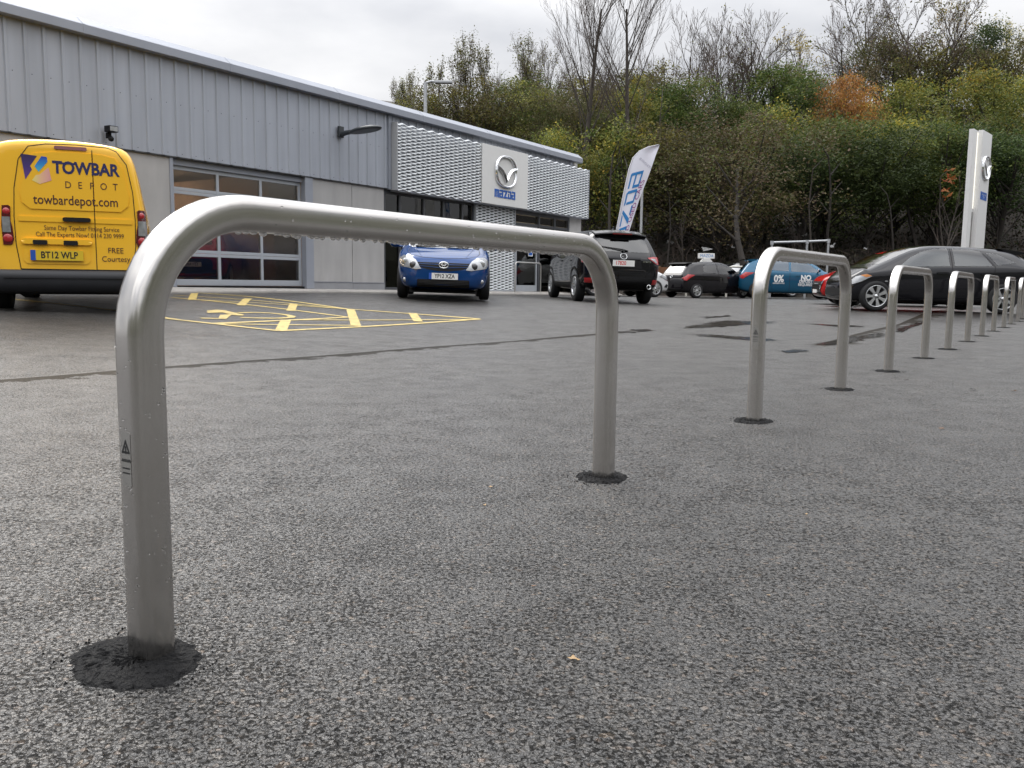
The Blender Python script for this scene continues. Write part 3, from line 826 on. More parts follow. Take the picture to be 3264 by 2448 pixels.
# eaves: gutter face and sloping cap, then the roof behind
mb = MB()
prof = [(.046, 4.845), (.205, 4.845), (.22, 4.855), (.22, 5.0), (.205, 5.015), (.03, 5.15), (-.05, 5.165), (-.3, 5.16), (-.3, 4.95), (.046, 4.94)]
mb.prism([(a, b) for a, b in prof], lambda a, b: B(-21, a, b), lambda a, b: B(7.42, a, b))
me = mb.mesh('eaves_trim', CLADDK); fix_normals(me); link('eaves_trim', me, BLD)
for k in range(9):                                       # joint covers along the eaves
    mb = MB(); tt = -20 + 3.1 * k
    mb.prism([(.03, 5.154), (.209, 5.019), (.224, 5.002), (.224, 4.85), (.214, 4.85), (.214, 4.99), (.03, 5.14)], lambda a, b: B(tt, a, b), lambda a, b: B(tt + .05, a, b))
    me = mb.mesh('joint_cover', CLADDK); fix_normals(me); link('joint_cover', me, BLD)
mb = MB()
mb.quad(B(-21, -.2, 5.14), B(7.42, -.2, 5.14), B(7.42, -14, 5.75), B(-21, -14, 5.75)); mb.quad(B(-21, -14, 5.75), B(7.12, -14, 5.75), B(7.12, -14, 5.6), B(-21, -14, 5.6))
mb.quad(B(-21, -.2, 4.88), B(-21, -14, 5.6), B(7.12, -14, 5.6), B(7.12, -.2, 4.88))
mb.build('roof', CLADDK, BLD)
# lower wall panels with open joints
def wall_panel(t0, t1):
    mb = MB(); bbox(mb, t0 + .008, t1 - .008, -.1, 0, base((t0 + t1) / 2) + .17, 3.02, 0, .004)
    mb.build('wall_panel', RENDER_, BLD)
    mb = MB(); bbox(mb, t0 + .004, t1 - .004, -.1, .012, base(t1) - .1, base((t0 + t1) / 2) + .155, 0, .004)
    mb.build('plinth_panel', PLINTH, BLD)
    mb = MB(); bbox(mb, t0, t1, -.1, .022, base((t0 + t1) / 2) + .157, base((t0 + t1) / 2) + .168)
    mb.build('drip_trim', CLADDK, BLD)
for a, b in ((-20, -18.9), (-18.9, -17.7), (-17.7, -16.5), (-16.5, -15.2), (-15.2, -13.9), (-13.9, -12.6), (-12.6, -11.35), (-11.35, -10.09), (-10.09, -8.92), (-5.19, -3.88), (-3.88, -2.71)):
    wall_panel(a, b)
mb = MB(); bbox(mb, -20, -8.95, -.2, -.1, .2, 3.0); bbox(mb, -5.19, -2.75, -.2, -.1, .2, 3.0); mb.build('wall_core', SOFFIT, BLD)
mb = MB(); bbox(mb, 6.95, 7.8, -.2, 0, .2, 4.7); mb.build('end_wall', RENDER_, BLD)
mb = MB(); bbox(mb, 7.6, 7.8, -14, -.2, .2, 4.9); bbox(mb, -21, -20.8, -14, -.1, .2, 4.9); bbox(mb, -21, 7.8, -14.2, -14, .2, 5.6); mb.build('rear_walls', RENDER_, BLD)
# roller door
for j_ in ((-5.43, -5.19, -.12, .03, base(-5.3)), (-8.94, -8.86, -.14, .02, base(-8.9))):
    mb = MB(); bbox(mb, *j_, 3.02, 0, .005); mb.build('door_jamb', CLADDK, BLD)
mb = MB(); bbox(mb, -8.86, -5.43, -.2, -.06, 2.88, 3.02); mb.build('door_lintel', CLADDK, BLD)
mb = MB(); bbox(mb, -8.86, -5.43, -.2, -.04, base(-7) - .02, base(-7) + .035); mb.build('door_seal', DARKPL, BLD)
rd = empty('roller_door'); rd.parent = BLD
rails = [.535, 1.18, 1.79, 2.40, 2.885]
mb = MB()
bbox(mb, -8.85, -5.44, -.165, -.12, .53, .655, 0, .004)
for z in rails[1:-1]:
    bbox(mb, -8.85, -5.44, -.165, -.12, z - .065, z - .003, 0, .004); bbox(mb, -8.85, -5.44, -.165, -.122, z + .003, z + .065, 0, .004)
bbox(mb, -8.85, -5.44, -.165, -.12, 2.80, 2.885)
for t0, t1 in ((-8.85, -8.77), (-7.755, -7.69), (-6.625, -6.56), (-5.52, -5.44)):
    bbox(mb, t0, t1, -.163, -.118, .56, 2.88)
mb.build('door_frame', DOORFR, rd)
for t0, t1 in ((-8.77, -7.755), (-7.69, -6.625), (-6.56, -5.52)):
    for z0, z1 in ((.655, 1.115), (1.245, 1.725), (1.855, 2.335), (2.465, 2.80)):
        mb = MB(); bbox(mb, t0 - .005, t1 + .005, -.152, -.14, z0 - .005, z1 + .005); mb.build('pane', PANE2, rd)
# glazed front under the mesh canopy
sw = empty('shop_window'); sw.parent = BLD
mb = MB()
for t_ in (-2.68, -2.06, -1.06, -.2, .69, 1.2): bbox(mb, t_ - .035, t_ + .035, -.12, -.02, base(t_), 2.98)
bbox(mb, -2.7, 1.22, -.12, -.021, 2.90, 3.0); bbox(mb, -2.7, 1.22, -.12, -.019, base(1.2) - .05, base(-2.7) + .06)
bbox(mb, -2.06, .69, -.11, -.03, 2.35, 2.41)
mb.build('window_frame', DARKFR, sw)
for a, b in ((-2.645, -2.095), (-2.025, -1.095), (-1.025, -.235), (-.165, .655), (.725, 1.165)):
    mb = MB(); bbox(mb, a, b, -.075, -.065, base(b) + .03, 2.9); mb.build('pane', PANE, sw)
mb = MB(); bbox(mb, 1.22, 3.34, -.2, .0, .3, 3.0); mb.build('mesh_backing', SOFFIT, BLD)
# entrance
en = empty('entrance'); en.parent = BLD
mb = MB()
for t_, w in ((3.42, .07), (4.93, .05), (5.95, .05), (6.9, .06)): bbox(mb, t_ - w, t_ + w, -.14, -.0, base(t_) - .03, 2.98)
bbox(mb, 3.4, 6.95, -.14, -.005, 2.84, 2.98); bbox(mb, 3.4, 6.95, -.13, -.01, 2.5, 2.58)
mb.build('door_frame', DARKFR, en)
mb = MB()
for t0, t1 in ((3.54, 3.62), (4.8, 4.87)): bbox(mb, t0, t1, -.1, -.03, base(4) + .0, 2.49)
bbox(mb, 3.56, 4.85, -.1, -.032, base(4) + .0, base(4) + .2); bbox(mb, 3.56, 4.85, -.1, -.032, 2.42, 2.49)
mb.build('door_leaf', DOORFR, en)
for a, b, z1 in ((3.6, 4.82, 2.44), (4.99, 5.89, 2.5), (6.01, 6.83, 2.5)):
    mb = MB(); bbox(mb, a, b, -.07, -.06, base(b) + .02, z1); mb.build('pane', PANE, en)
for a, b in ((3.5, 4.87), (4.99, 5.89), (6.01, 6.83)):
    mb = MB(); bbox(mb, a, b, -.07, -.06, 2.6, 2.82); mb.build('pane', PANE, en)
# rooms behind the glass
mb = MB()
bbox(mb, -20.8, 7.6, -13.9, -.2, .3, base(7.6) + .03)
mb.build('floor', FLOORM, BLD)
mb = MB()
bbox(mb, -3.9, -3.7, -13.9, -.2, .4, 3.4); bbox(mb, -20.8, 7.6, -11, -10.9, .4, 3.6); bbox(mb, -11.8, -11.7, -11, -.2, .4, 3.4)
mb.build('inside_wall', INWALL, BLD)
mb = MB(); bbox(mb, -20.8, 7.6, -13.9, -.21, 3.55, 3.65); mb.build('ceiling', INCEIL, BLD)
TUBEL = mat('lit_tube', (1, 1, 1), emit=(1, .86, .6), estr=60.0)
for t_, d_ in ((-6.5, -3.0), (-10.2, -5.5), (-5.0, -6.5), (-7.5, -8.5)):  # one tube shows; the rest are added out of view to brighten the workshop
    mb = MB(); bbox(mb, t_ - .5, t_ + .5, d_ - .05, d_ + .05, 3.42, 3.47); mb.build('strip_and_fill_light', TUBEL, BLD)
for t_, d_ in ((-1.5, -4), (2.5, -4), (5.5, -4)):
    mb = MB(); bbox(mb, t_ - .3, t_ + .3, d_ - .3, d_ + .3, 3.5, 3.53); mb.build('ceiling_light', TUBEL, BLD)

# expanded metal
def expanded(t0, t1, z0, z1, d, lw=.2, h=.0425, nsub=4, name='mesh_panel'):
    mb = MB()
    nr = int(round((z1 - z0) / h))
    h = (z1 - z0) / nr
    nc = max(1, int(round((t1 - t0) / lw))); lw = (t1 - t0) / nc
    ns = nc * 2 * nsub
    for k in range(nr):
        zk = z0 + (k + .5) * h
        sg = 1 if k % 2 else -1
        vs = []; fs = []
        for i in range(ns + 1):
            a = i / (2 * nsub)
            ph = a % 2
            tri = 1 - 2 * ph if ph < 1 else -1 + 2 * (ph - 1)
            tri = math.sin(tri * math.pi / 2) * .55 + tri * .45
            z = zk + sg * tri * h * .5
            t = t0 + (t1 - t0) * i / ns
            vs.append(B(t, d + .022, z - .017)); vs.append(B(t, d - .006, z + .017)); vs.append(B(t, d + .012, z - .026))
        for i in range(ns):
            b = 3 * i
            fs.append((b, b + 3, b + 4, b + 1)); fs.append((b + 2, b + 5, b + 3, b))
        mb.add(vs, fs)
    return mb.build(name, MESHM, BLD)
expanded(-2.47, 1.21, 2.995, 4.655, .25)
expanded(3.75, 7.83, 2.995, 4.655, .25)
expanded(1.24, 3.33, base(2) + .04, 2.96, .05)
mb = MB()
bbox(mb, -2.50, -2.472, .045, .262, 2.985, 4.67)
mb.build('canopy_end', mat('canopy_grey', (.42, .43, .44), rough=.4, noise=.04), BLD)
mb = MB(); bbox(mb, -2.47, 7.83, .0, .245, 2.955, 2.985); bbox(mb, -2.47, 7.83, .05, .1, 2.99, 4.62); mb.build('canopy_back', CLADDK, BLD)
mb = MB(); bbox(mb, 7.832, 7.86, .05, .265, 2.98, 4.67); mb.build('canopy_edge', DOORFR, BLD)
mb = MB(); bbox(mb, 3.325, 3.36, .0, .08, base(3.3), 2.96); bbox(mb, 1.21, 1.24, .0, .08, base(1.2), 2.96); bbox(mb, 1.24, 3.325, .0, .07, base(2) - .01, base(2) + .035); mb.build('panel_edge', DOORFR, BLD)
mb = MB(); mb.tube([B(6.73, .12, 4.78), B(6.73, .12, 4.66), B(6.73, .06, 4.5), B(6.73, .03, 4.4)], .045, 10); mb.build('downpipe', CLADDK, BLD)

# ------------------------------------------------------------------ emblem and wordmark shapes
def wordmark(th=.2):
    P = []
    def r(x0, y0, x1, y1): P.append([(x0, y0), (x1, y0), (x1, y1), (x0, y1)])
    x = 0
    r(0, 0, th, 1); P.append([(th, 1 - th), (.92, 1 - th), (.92, .93), (.86, 1), (th, 1)]); r(.46 - th / 2 + .02, 0, .46 + th / 2 + .02, 1 - th); r(.92 - th * .9, 0, .92, 1 - th)
    def a(x):
        P.append([(x + .03, 1 - th * .95), (x + .78, 1 - th * .95), (x + .78, .93), (x + .72, 1), (x + .03, 1)])
        r(x + .78 - th, 0, x + .78, 1 - th * .95); r(x, .60 - th * .9, x + .78 - th, .60); r(x, 0, x + th, .60 - th * .9); r(x + th, 0, x + .78 - th, th * .9)
    a(1.02)
    x = 1.88
    P.append([(x + .02, 1 - th), (x + .48, 1 - th), (x + .62, 1), (x + .02, 1)])
    P.append([(x + .66, 1), (x + .66 + th * 1.25, 1), (x + .1 + th * 1.2, 0), (x + .0, 0)])
    P.append([(x + .42, 0), (x + .92, 0), (x + .92, th), (x + .50, th)])
    x = 2.62
    P.append([(x + .36, 1 - th), (x + .86, 1 - th), (x + .98, .86), (x + .88, 1), (x + .26, 1)])
    r(x + .3, th, x + .3 + th * .9, 1 - th * 1.6); r(x + .98 - th, th, x + .98, .86); P.append([(x + .3, 0), (x + .9, 0), (x + .98, .1), (x + .98, th), (x + .3, th)])
    a(3.7)
    return P, 4.48
def put_wordmark(name, fn, w, h, matr, parent, th=.2, t=.004):
    P, W = wordmark(th)
    mb = MB()
    for poly in P: mb.prism([((x / W - .5) * w, (y - .5) * h) for x, y in poly], lambda x, y: fn(x, y, t), lambda x, y: fn(x, y, 0))
    me = mb.mesh(name, matr); fix_normals(me)
    return link(name, me, parent)
def put_emblem(name, fn, w, matr, parent, depth=.06):
    """oval ring with a winged V"""
    mb = MB()
    h = w * .83
    n = 56
    def ring(k, s):
        a = 2 * math.pi * k / n
        c, s_ = math.cos(a), math.sin(a)
        e = .84
        return (math.copysign(abs(c) ** e, c) * w / 2 * s, math.copysign(abs(s_) ** e, s_) * h / 2 * s - (0.0))
    vs = []; fs = []
    prof = ((1.0, 0), (.985, depth * .75), (.93, depth), (.86, depth * .72), (.845, 0))
    for k in range(n):
        for s, d in prof: vs.append(fn(*ring(k, s), d))
    q = len(prof)
    for k in range(n):
        for i in range(q - 1): fs.append((k * q + i, ((k + 1) % n) * q + i, ((k + 1) % n) * q + i + 1, k * q + i + 1))
    mb.add(vs, fs, 0, True)
    up = [(.485, .21), (.40, .175), (.30, .135), (.20, .075), (.11, -.02), (.05, -.12), (0, -.20)]
    lo = [(.475, .06), (.41, .05), (.31, .02), (.22, -.045), (.13, -.14), (.06, -.25), (0, -.36)]
    for sgn in (1, -1):
        vs = []; fs = []
        for (a, b), (c, d) in zip(up, lo):
            m_ = ((a + c) / 2, (b + d) / 2)
            for (x, y), dd in (((a, b), 0), ((a, b), depth * .5), (m_, depth * 1.15), ((c, d), depth * .5), ((c, d), 0)):
                vs.append(fn(x * sgn * w, y * h, dd))
        for i in range(len(up) - 1):
            for j in range(4): fs.append((i * 5 + j, i * 5 + j + 1, (i + 1) * 5 + j + 1, (i + 1) * 5 + j))
        mb.add(vs, fs)
    me = mb.mesh(name, matr); fix_normals(me)
    return link(name, me, parent)

# fascia sign
sg = empty('fascia_sign', wpt(2.48, 0, 3.0), BROT)
tag(sg, 'square off white sign panel with chrome winged emblem on the showroom canopy', 'sign')
mb = MB(); mb.box((-1.25, -.285, -.02), (1.25, -.05, 1.67), 0, .006); mb.build('panel', SIGNW, sg)
sfn = lambda cx, cz: (lambda x, y, o: (cx + x, -.2855 - o, cz + y))
put_emblem('emblem', sfn(-.03, .985), 1.15, CHROME, sg, .085)
put_wordmark('lettering', sfn(-.05, .32), 1.12, .235, LOGOBL, sg, .22, .012)

# wall fittings
wl = empty('wall_lamp', wpt(-4.35, .08, 4.15), BROT)
tag(wl, 'dark flat headed area lamp on an arm fixed high on the grey cladding', 'wall lamp')
mb = MB(); mb.box((-.08, -.06, -.13), (.08, .0, .13), 0, .01); mb.build('bracket', mat('lamp_dark', (.035, .04, .045), rough=.45), wl)
mb = MB(); mb.tube([(0, -.05, -.06), (0, -.2, -.03), (0, -.45, -.02)], [.065, .06, .05], 8); mb.build('arm', MATS['lamp_dark'], wl)
bm = bmesh.new(); bmesh.ops.create_uvsphere(bm, u_segments=16, v_segments=10, radius=1)
for v in bm.verts: v.co = Vector((v.co.x * .22, -.80 + v.co.y * .48, -.02 - v.co.y * .03 + max(v.co.z, -.35) * .085))
mb = MB().bm(bm, 0, True); bm.free(); mb.build('lamp_head', MATS['lamp_dark'], wl)
sl = empty('security_light', wpt(-10.25, .09, 3.2), BROT)
tag(sl, 'small black security floodlight with sensor on the cladding above the yellow van', 'security light')
mb = MB(); mb.box((-.04, -.06, -.05), (.04, .0, .05), 0, .008); mb.build('bracket', DARKPL, sl)
mb = MB(); mb.box((-.09, -.2, .05), (.09, -.04, .16), 0, .012); mb.build('housing', DARKPL, sl)
mb = MB(); mb.box((-.075, -.206, .065), (.075, -.2, .145)); mb.build('lens', CLEARLENS, sl)
bm = bmesh.new(); bmesh.ops.create_uvsphere(bm, u_segments=10, v_segments=8, radius=.05)
for v in bm.verts: v.co += Vector((0, -.1, -.06))
mb = MB().bm(bm, 0, True); bm.free(); mb.build('sensor', DARKPL, sl)
# door notice
dn_ = empty('door_notice', wpt(4.47, -.045, 1.74), BROT)
tag(dn_, 'small white notice with blue exclamation disc on the entrance door glass', 'notice')
mb = MB(); mb.box((-.14, -.006, -.2), (.14, 0, .2), 0, .0); mb.build('board', WHITEP, dn_)
nfn = lambda x, y, o=0: (x, -.0065 - o, y)
mb = MB(); mb.prism([(.105 * math.cos(R(a)), .06 + .105 * math.sin(R(a))) for a in range(0, 360, 15)], lambda x, y: nfn(x, y, .001), lambda x, y: nfn(x, y)); mb.build('disc', LOGOBL, dn_)
mb = MB(); mb.prism([(-.02, .135), (.02, .135), (.012, .04), (-.012, .04)], lambda x, y: nfn(x, y, .003), lambda x, y: nfn(x, y, .001)); mb.prism([(.016 * math.cos(R(a)), .005 + .016 * math.sin(R(a))) for a in range(0, 360, 30)], lambda x, y: nfn(x, y, .003), lambda x, y: nfn(x, y, .001)); mb.build('exclamation_mark', WHITEP, dn_)
mb = MB(); mb.prism([(-.11, -.17), (.11, -.17), (.11, -.075), (-.11, -.075)], lambda x, y: nfn(x, y, .001), lambda x, y: nfn(x, y)); mb.build('caption_block', LOGOBL, dn_)
# pavement strip before the wall
mb = MB()
ts = np.arange(-21, 9.6, .6)
def kz(t): return gz(*wpt(t, .82, 0).to_2d())
rows = []
for t in ts:
    zk_ = kz(t)
    rows.append([wpt(t, -.25, base(t)), wpt(t, .5, max(base(t) - .012, zk_ + .055)), wpt(t, .80, zk_ + .05), wpt(t, .815, zk_ + .03), wpt(t, .82, zk_ - .1)])
for i in range(len(rows) - 1):
    for j in range(4): mb.add([rows[i][j], rows[i + 1][j], rows[i + 1][j + 1], rows[i][j + 1]], [(0, 3, 2, 1)])
pv = mb.build('pavement', CONC); tag(pv, kind='structure')
# guard rail outside the door
gr = empty('guard_rail', wpt(3.28, .62, base(3.3) - .01), BROT)
tag(gr, 'thin steel tube guard rail on the pavement outside the showroom door', 'railing')
pts = [(-.75, 0, -.02), (-.75, 0, .8)] + [(-.75 + .1 - .1 * math.cos(R(a)), 0, .8 + .1 * math.sin(R(a))) for a in (30, 60, 90)] + [(.75 - .1 + .1 * math.sin(R(a)), 0, .8 + .1 * math.cos(R(a))) for a in (0, 30, 60, 90)] + [(.75, 0, -.02)]
mb = MB(); mb.tube(pts, .022, 10); mb.build('rail', STEEL, gr)
# ------------------------------------------------------------------ vehicles (x forward, y to the left, z up, origin on the ground midway between the axles)
def loft_body(name, sp, mats):
    vs = []; fs = []
    xs = sp['x']; NP = 9
    for x in xs:
        W = interp(sp['plan'], x); zb_ = interp(sp['bot'], x); zt = interp(sp['top'], x); zs = min(interp(sp['belt'], x), zt - .03)
        tw = interp(sp['tw'], x); sill = interp(sp.get('sill', [(0, .9)]), x)
        rail = interp(sp.get('rail', [(0, .08)]), x)
        zm = zb_ + (zs - zb_) * .52
        half = [(0, zb_), (W * sill * .9, zb_), (W * sill, zb_ + .05), (W, zm), (W * .99, zs - .05 * min(1, (zs - zb_) * 2)), (W * interp(sp.get('sh', [(0, .955)]), x), zs), (W * tw, zt - rail * min(1, (zt - zs) * 4)), (W * tw * .82, zt - .25 * rail * min(1, (zt - zs) * 4)), (0, zt)]
        vs += [(x, y, z) for y, z in half] + [(x, -y, z) for y, z in half[1:-1][::-1]]
    n = 2 * NP - 2
    for i in range(len(xs) - 1):
        for k in range(n): fs.append((i * n + k, i * n + (k + 1) % n, (i + 1) * n + (k + 1) % n, (i + 1) * n + k))
    for base_, flip in ((0, False), ((len(xs) - 1) * n, True)):
        for k in range(NP - 1):
            a, b = base_ + k, base_ + k + 1
            c, d = base_ + (n - k - 1) % n, base_ + (n - k) % n
            if k == 0: f = (a, b, c)
            elif k == NP - 2: f = (a, b, d)
            else: f = (a, b, c, d)
            fs.append(f)
    me = bpy.data.meshes.new(name); me.from_pydata(vs, [], fs)
    for mm in mats: me.materials.append(mm)
    fix_normals(me)
    o = link(name, me)
    md = o.modifiers.new('s', 'SUBSURF'); md.levels = 2; md.render_levels = 2
    m2 = evaluated(o); o.modifiers.clear(); old = o.data; o.data = m2; bpy.data.meshes.remove(old)
    m2.polygons.foreach_set('use_smooth', [True] * len(m2.polygons))
    return o
def cutter(mb):
    me = mb.mesh('cut', [DARKPL, DARKPL]); fix_normals(me)
    me.polygons.foreach_set('material_index', [1] * len(me.polygons))
    return link('cut', me)
def cut(o, cutters):
    for c in cutters:
        md = o.modifiers.new('b', 'BOOLEAN'); md.operation = 'DIFFERENCE'; md.object = c; md.solver = 'EXACT'
    me = evaluated(o); o.modifiers.clear(); old = o.data; o.data = me; bpy.data.meshes.remove(old)
    for c in cutters: bpy.data.objects.remove(c)
AX = {'front': (Vector((-1, 0, 0)), lambda a, b: Vector((6, a, b))), 'rear': (Vector((1, 0, 0)), lambda a, b: Vector((-6, a, b))),
      'left': (Vector((0, -1, 0)), lambda a, b: Vector((a, 5, b))), 'right': (Vector((0, 1, 0)), lambda a, b: Vector((a, -5, b))),
      'top': (Vector((0, 0, -1)), lambda a, b: Vector((a, b, 6)))}
class Car:
    def __init__(s, name, sp, paintm, label, loc, rz, group=None, pitch=0, roll=0):
        s.root = empty(name); tag(s.root, label, sp.get('cat', 'car'), group)
        s.sp = sp; s.paint = paintm
        s.body = loft_body('body', sp, [paintm, DARKPL])
        bm = bmesh.new(); bm.from_mesh(s.body.data); bmesh.ops.triangulate(bm, faces=bm.faces[:]); s.bvh = BVHTree.FromBMesh(bm); bm.free()
        s.body.parent = s.root
        s.root.location = loc; s.root.rotation_euler = (roll, pitch, rz)
        s.cuts = []
    dy = 0.0
    def hit(s, ax, a, b, off=0.0):
        d, o = AX[ax]
        if ax == 'rear': a += s.dy
        r = s.bvh.ray_cast(o(a, b), d)
        if r[0] is None:
            r = s.bvh.find_nearest(o(a, b) + d * 4)
            p = r[0]; q = o(a, b); p = p if p else q
            # keep the lateral coordinates, take the depth of the nearest skin
            k = 0 if ax in ('front', 'rear') else 1 if ax in ('left', 'right') else 2
            w = q.copy(); w[k] = p[k]; return w - d * off
        n = r[1]
        if n.dot(d) > 0: n = -n
        return r[0] + (n * .6 - d * .4).normalized() * off
    def panel(s, name, ax, poly, matr, off=.006, thick=.012, step=.045, parent=None, crown=0.0, mats=None):
        bm = bmesh.new()
        f = bm.faces.new([bm.verts.new((p[0], p[1], 0)) for p in poly])
        for k in (0, 1):
            lo, hi = min(p[k] for p in poly), max(p[k] for p in poly)
            n = max(1, math.ceil((hi - lo) / step))
            for j in range(1, n):
                co = [0, 0, 0]; no = [0, 0, 0]; co[k] = lo + (hi - lo) * j / n; no[k] = 1
                bmesh.ops.bisect_plane(bm, geom=bm.verts[:] + bm.edges[:] + bm.faces[:], plane_co=co, plane_no=no)
        bmesh.ops.triangulate(bm, faces=[f for f in bm.faces if len(f.verts) > 4])
        bnd = set(v for e in bm.edges if len(e.link_faces) == 1 for v in e.verts)
        bm.verts.index_update()
        cx = sum(p[0] for p in poly) / len(poly); cy = sum(p[1] for p in poly) / len(poly)
        top = []
        for v in bm.verts:
            top.append(s.hit(ax, v.co.x, v.co.y, off + (crown if v not in bnd else 0)))
        d = AX[ax][0]
        n = len(top)
        vs = top[:]; fs = [[v.index for v in f.verts] for f in bm.faces]
        bi = {}; nt = len(fs)
        for e in bm.edges:
            if len(e.link_faces) == 1:
                for v in e.verts:
                    if v.index not in bi: bi[v.index] = len(vs); vs.append(top[v.index] + d * thick); vs.append(top[v.index].copy())
                a, b = e.verts[0].index, e.verts[1].index
                fs.append([bi[a] + 1, bi[b] + 1, bi[b], bi[a]])
        bm.free()
        mb = MB().add(vs, fs, 0, False)
        me = mb.mesh(name, matr)
        if nt and (Vector(me.polygons[0].normal)).dot(d) > 0: me.flip_normals()
        sm = [i < nt for i in range(len(fs))]
        me.polygons.foreach_set('use_smooth', sm)
        return link(name, me, parent or s.root)
    def line(s, name, ax, pts, w=.008, matr=None, off=.0035, parent=None):
        P = []
        for (a, b), (c, d) in zip(pts, pts[1:]):
            n = max(1, int(math.hypot(c - a, d - b) / .06))
            for j in range(n): P.append((a + (c - a) * j / n, b + (d - b) * j / n))
        P.append(pts[-1])
        vs = []; fs = []
        for i, (a, b) in enumerate(P):
            a0, b0 = P[max(0, i - 1)]; a1, b1 = P[min(len(P) - 1, i + 1)]
            l = math.hypot(a1 - a0, b1 - b0) or 1; nx, ny = -(b1 - b0) / l * w / 2, (a1 - a0) / l * w / 2
            vs += [s.hit(ax, a + nx, b + ny, off), s.hit(ax, a - nx, b - ny, off)]
        for i in range(len(P) - 1): fs.append((2 * i, 2 * i + 2, 2 * i + 3, 2 * i + 1))
        me = MB().add(vs, fs).mesh(name, matr or DARKPL)
        return link(name, me, parent or s.root)
    def both(s, name, poly, matr, **k):
        return [s.panel(name, ax, poly, matr, **k) for ax in ('left', 'right')]
    def mirror2(s, name, ax, poly, matr, **k):
        return [s.panel(name, ax, poly, matr, **k), s.panel(name, ax, [(-a, b) for a, b in poly][::-1], matr, **k)]
    def wheels(s, tyre, rim):
        sp = s.sp
        for fx in (sp['fx'], sp['rx']):
            for sg in (1, -1):
                w = link('wheel', tyre, s.root, (fx, sg * sp['track'] / 2, sp['R']), (0, 0, 0 if sg > 0 else math.pi))
                link('rim', rim, w)
    def arches(s, extra=.045):
        sp = s.sp
        for fx in (sp['fx'], sp['rx']):
            for sg in (1, -1):
                mb = MB()
                vs, fs = lathe([(0, 0), (sp['R'] + extra, 0), (sp['R'] + extra, .42), (0, .42)], 28, 'y')
                mb.add([(v[0] + fx, sg * (sp['W'] / 2 + .08 - v[1]), v[2] + sp['R']) for v in vs], fs)
                s.cuts.append(cutter(mb))
    def cabin(s, cab_poly, cab_w, sides, front=None, rear=None):
        """hollow out the cabin and open the window holes; glass must already be in place"""
        def pr_(poly, w):
            mb = MB(); mb.prism(poly, lambda x, z: (x, w, z), lambda x, z: (x, -w, z)); s.cuts.append(cutter(mb))
        if cab_poly: pr_(cab_poly, cab_w)
        for p in sides: pr_(p, 1.4)
        for p, x0, x1 in ((front or (None, 0, 0)), (rear or (None, 0, 0))):
            if p:
                mb = MB(); mb.prism(p, lambda y, z: (x0, y, z), lambda y, z: (x1, y, z)); s.cuts.append(cutter(mb))
    def finish(s): cut(s.body, s.cuts)
    def plate(s, ax, z, text, bg, ink=None, w=.52, h=.111, y=0.0, band=True, off=.02, tilt=0.0):
        p = s.hit(ax, y, z)
        sg = 1 if ax == 'front' else -1
        o = empty('number_plate'); o.parent = s.root
        o.location = (p.x + sg * off, p.y, z); o.rotation_euler = (0, 0, math.pi / 2 if sg > 0 else -math.pi / 2)
        # local: x to the viewer's right, -y towards the viewer
        mb = MB(); mb.box((-w / 2, -.004, -h / 2), (w / 2, .012, h / 2)); mb.build('plate', bg, o)
        if band:
            mb = MB(); mb.box((-w / 2, -.0055, -h / 2), (-w / 2 + .05, -.004, h / 2)); mb.build('blue_band', BLUEBAND, o)
        if text:
            text_on('lettering', text, h * .92, ink or BLACKINK, lambda a, b: (a + (.022 if band else 0), -.0055, b), o, bold=.0022, sx=.80)
        return o
    def seat(s, x, y, z=.32, matr=None):
        mb = MB()
        mb.box((x - .25, y - .24, z), (x + .25, y + .24, z + .18), 0, .05)
        mb.prism([(x - .22, z + .1), (x - .36, z + .72), (x - .26, z + .74), (x - .10, z + .15)], lambda a, b: (a, y + .22, b), lambda a, b: (a, y - .22, b))
        mb.box((x - .36, y - .13, z + .74), (x - .27, y + .13, z + .92), 0, .03)
        return mb.build('seat', matr or INTERIOR, s.root)
    def mirror(s, x, z, y0, matr, w=.19, h=.13):
        for sg in (1, -1):
            bm = bmesh.new(); bmesh.ops.create_uvsphere(bm, u_segments=14, v_segments=8, radius=1)
            for v in bm.verts:
                q = v.co
                v.co = Vector((x + q.x * .075 * (1 if q.x > 0 else .5), sg * (y0 + .06 + w / 2 + q.y * w / 2), z + h / 2 + q.z * h / 2))
            mb = MB().bm(bm, 0, True); bm.free()
            mb.tube([(x + .0, sg * (y0 - .03), z + .015), (x, sg * (y0 + .09), z + .03)], .022, 6)
            mo = mb.build('wing_mirror', [matr], s.root)
            mb = MB(); mb.prism(rrect(-w / 2 + .02, -h / 2 + .02, w / 2 - .02, h / 2 - .015, .025, 3), lambda a, b: (x - .039, sg * (y0 + .06 + w / 2) + a, z + h / 2 + b), lambda a, b: (x - .03, sg * (y0 + .06 + w / 2) + a, z + h / 2 + b))
            mb.build('mirror_glass', CHROME, mo)

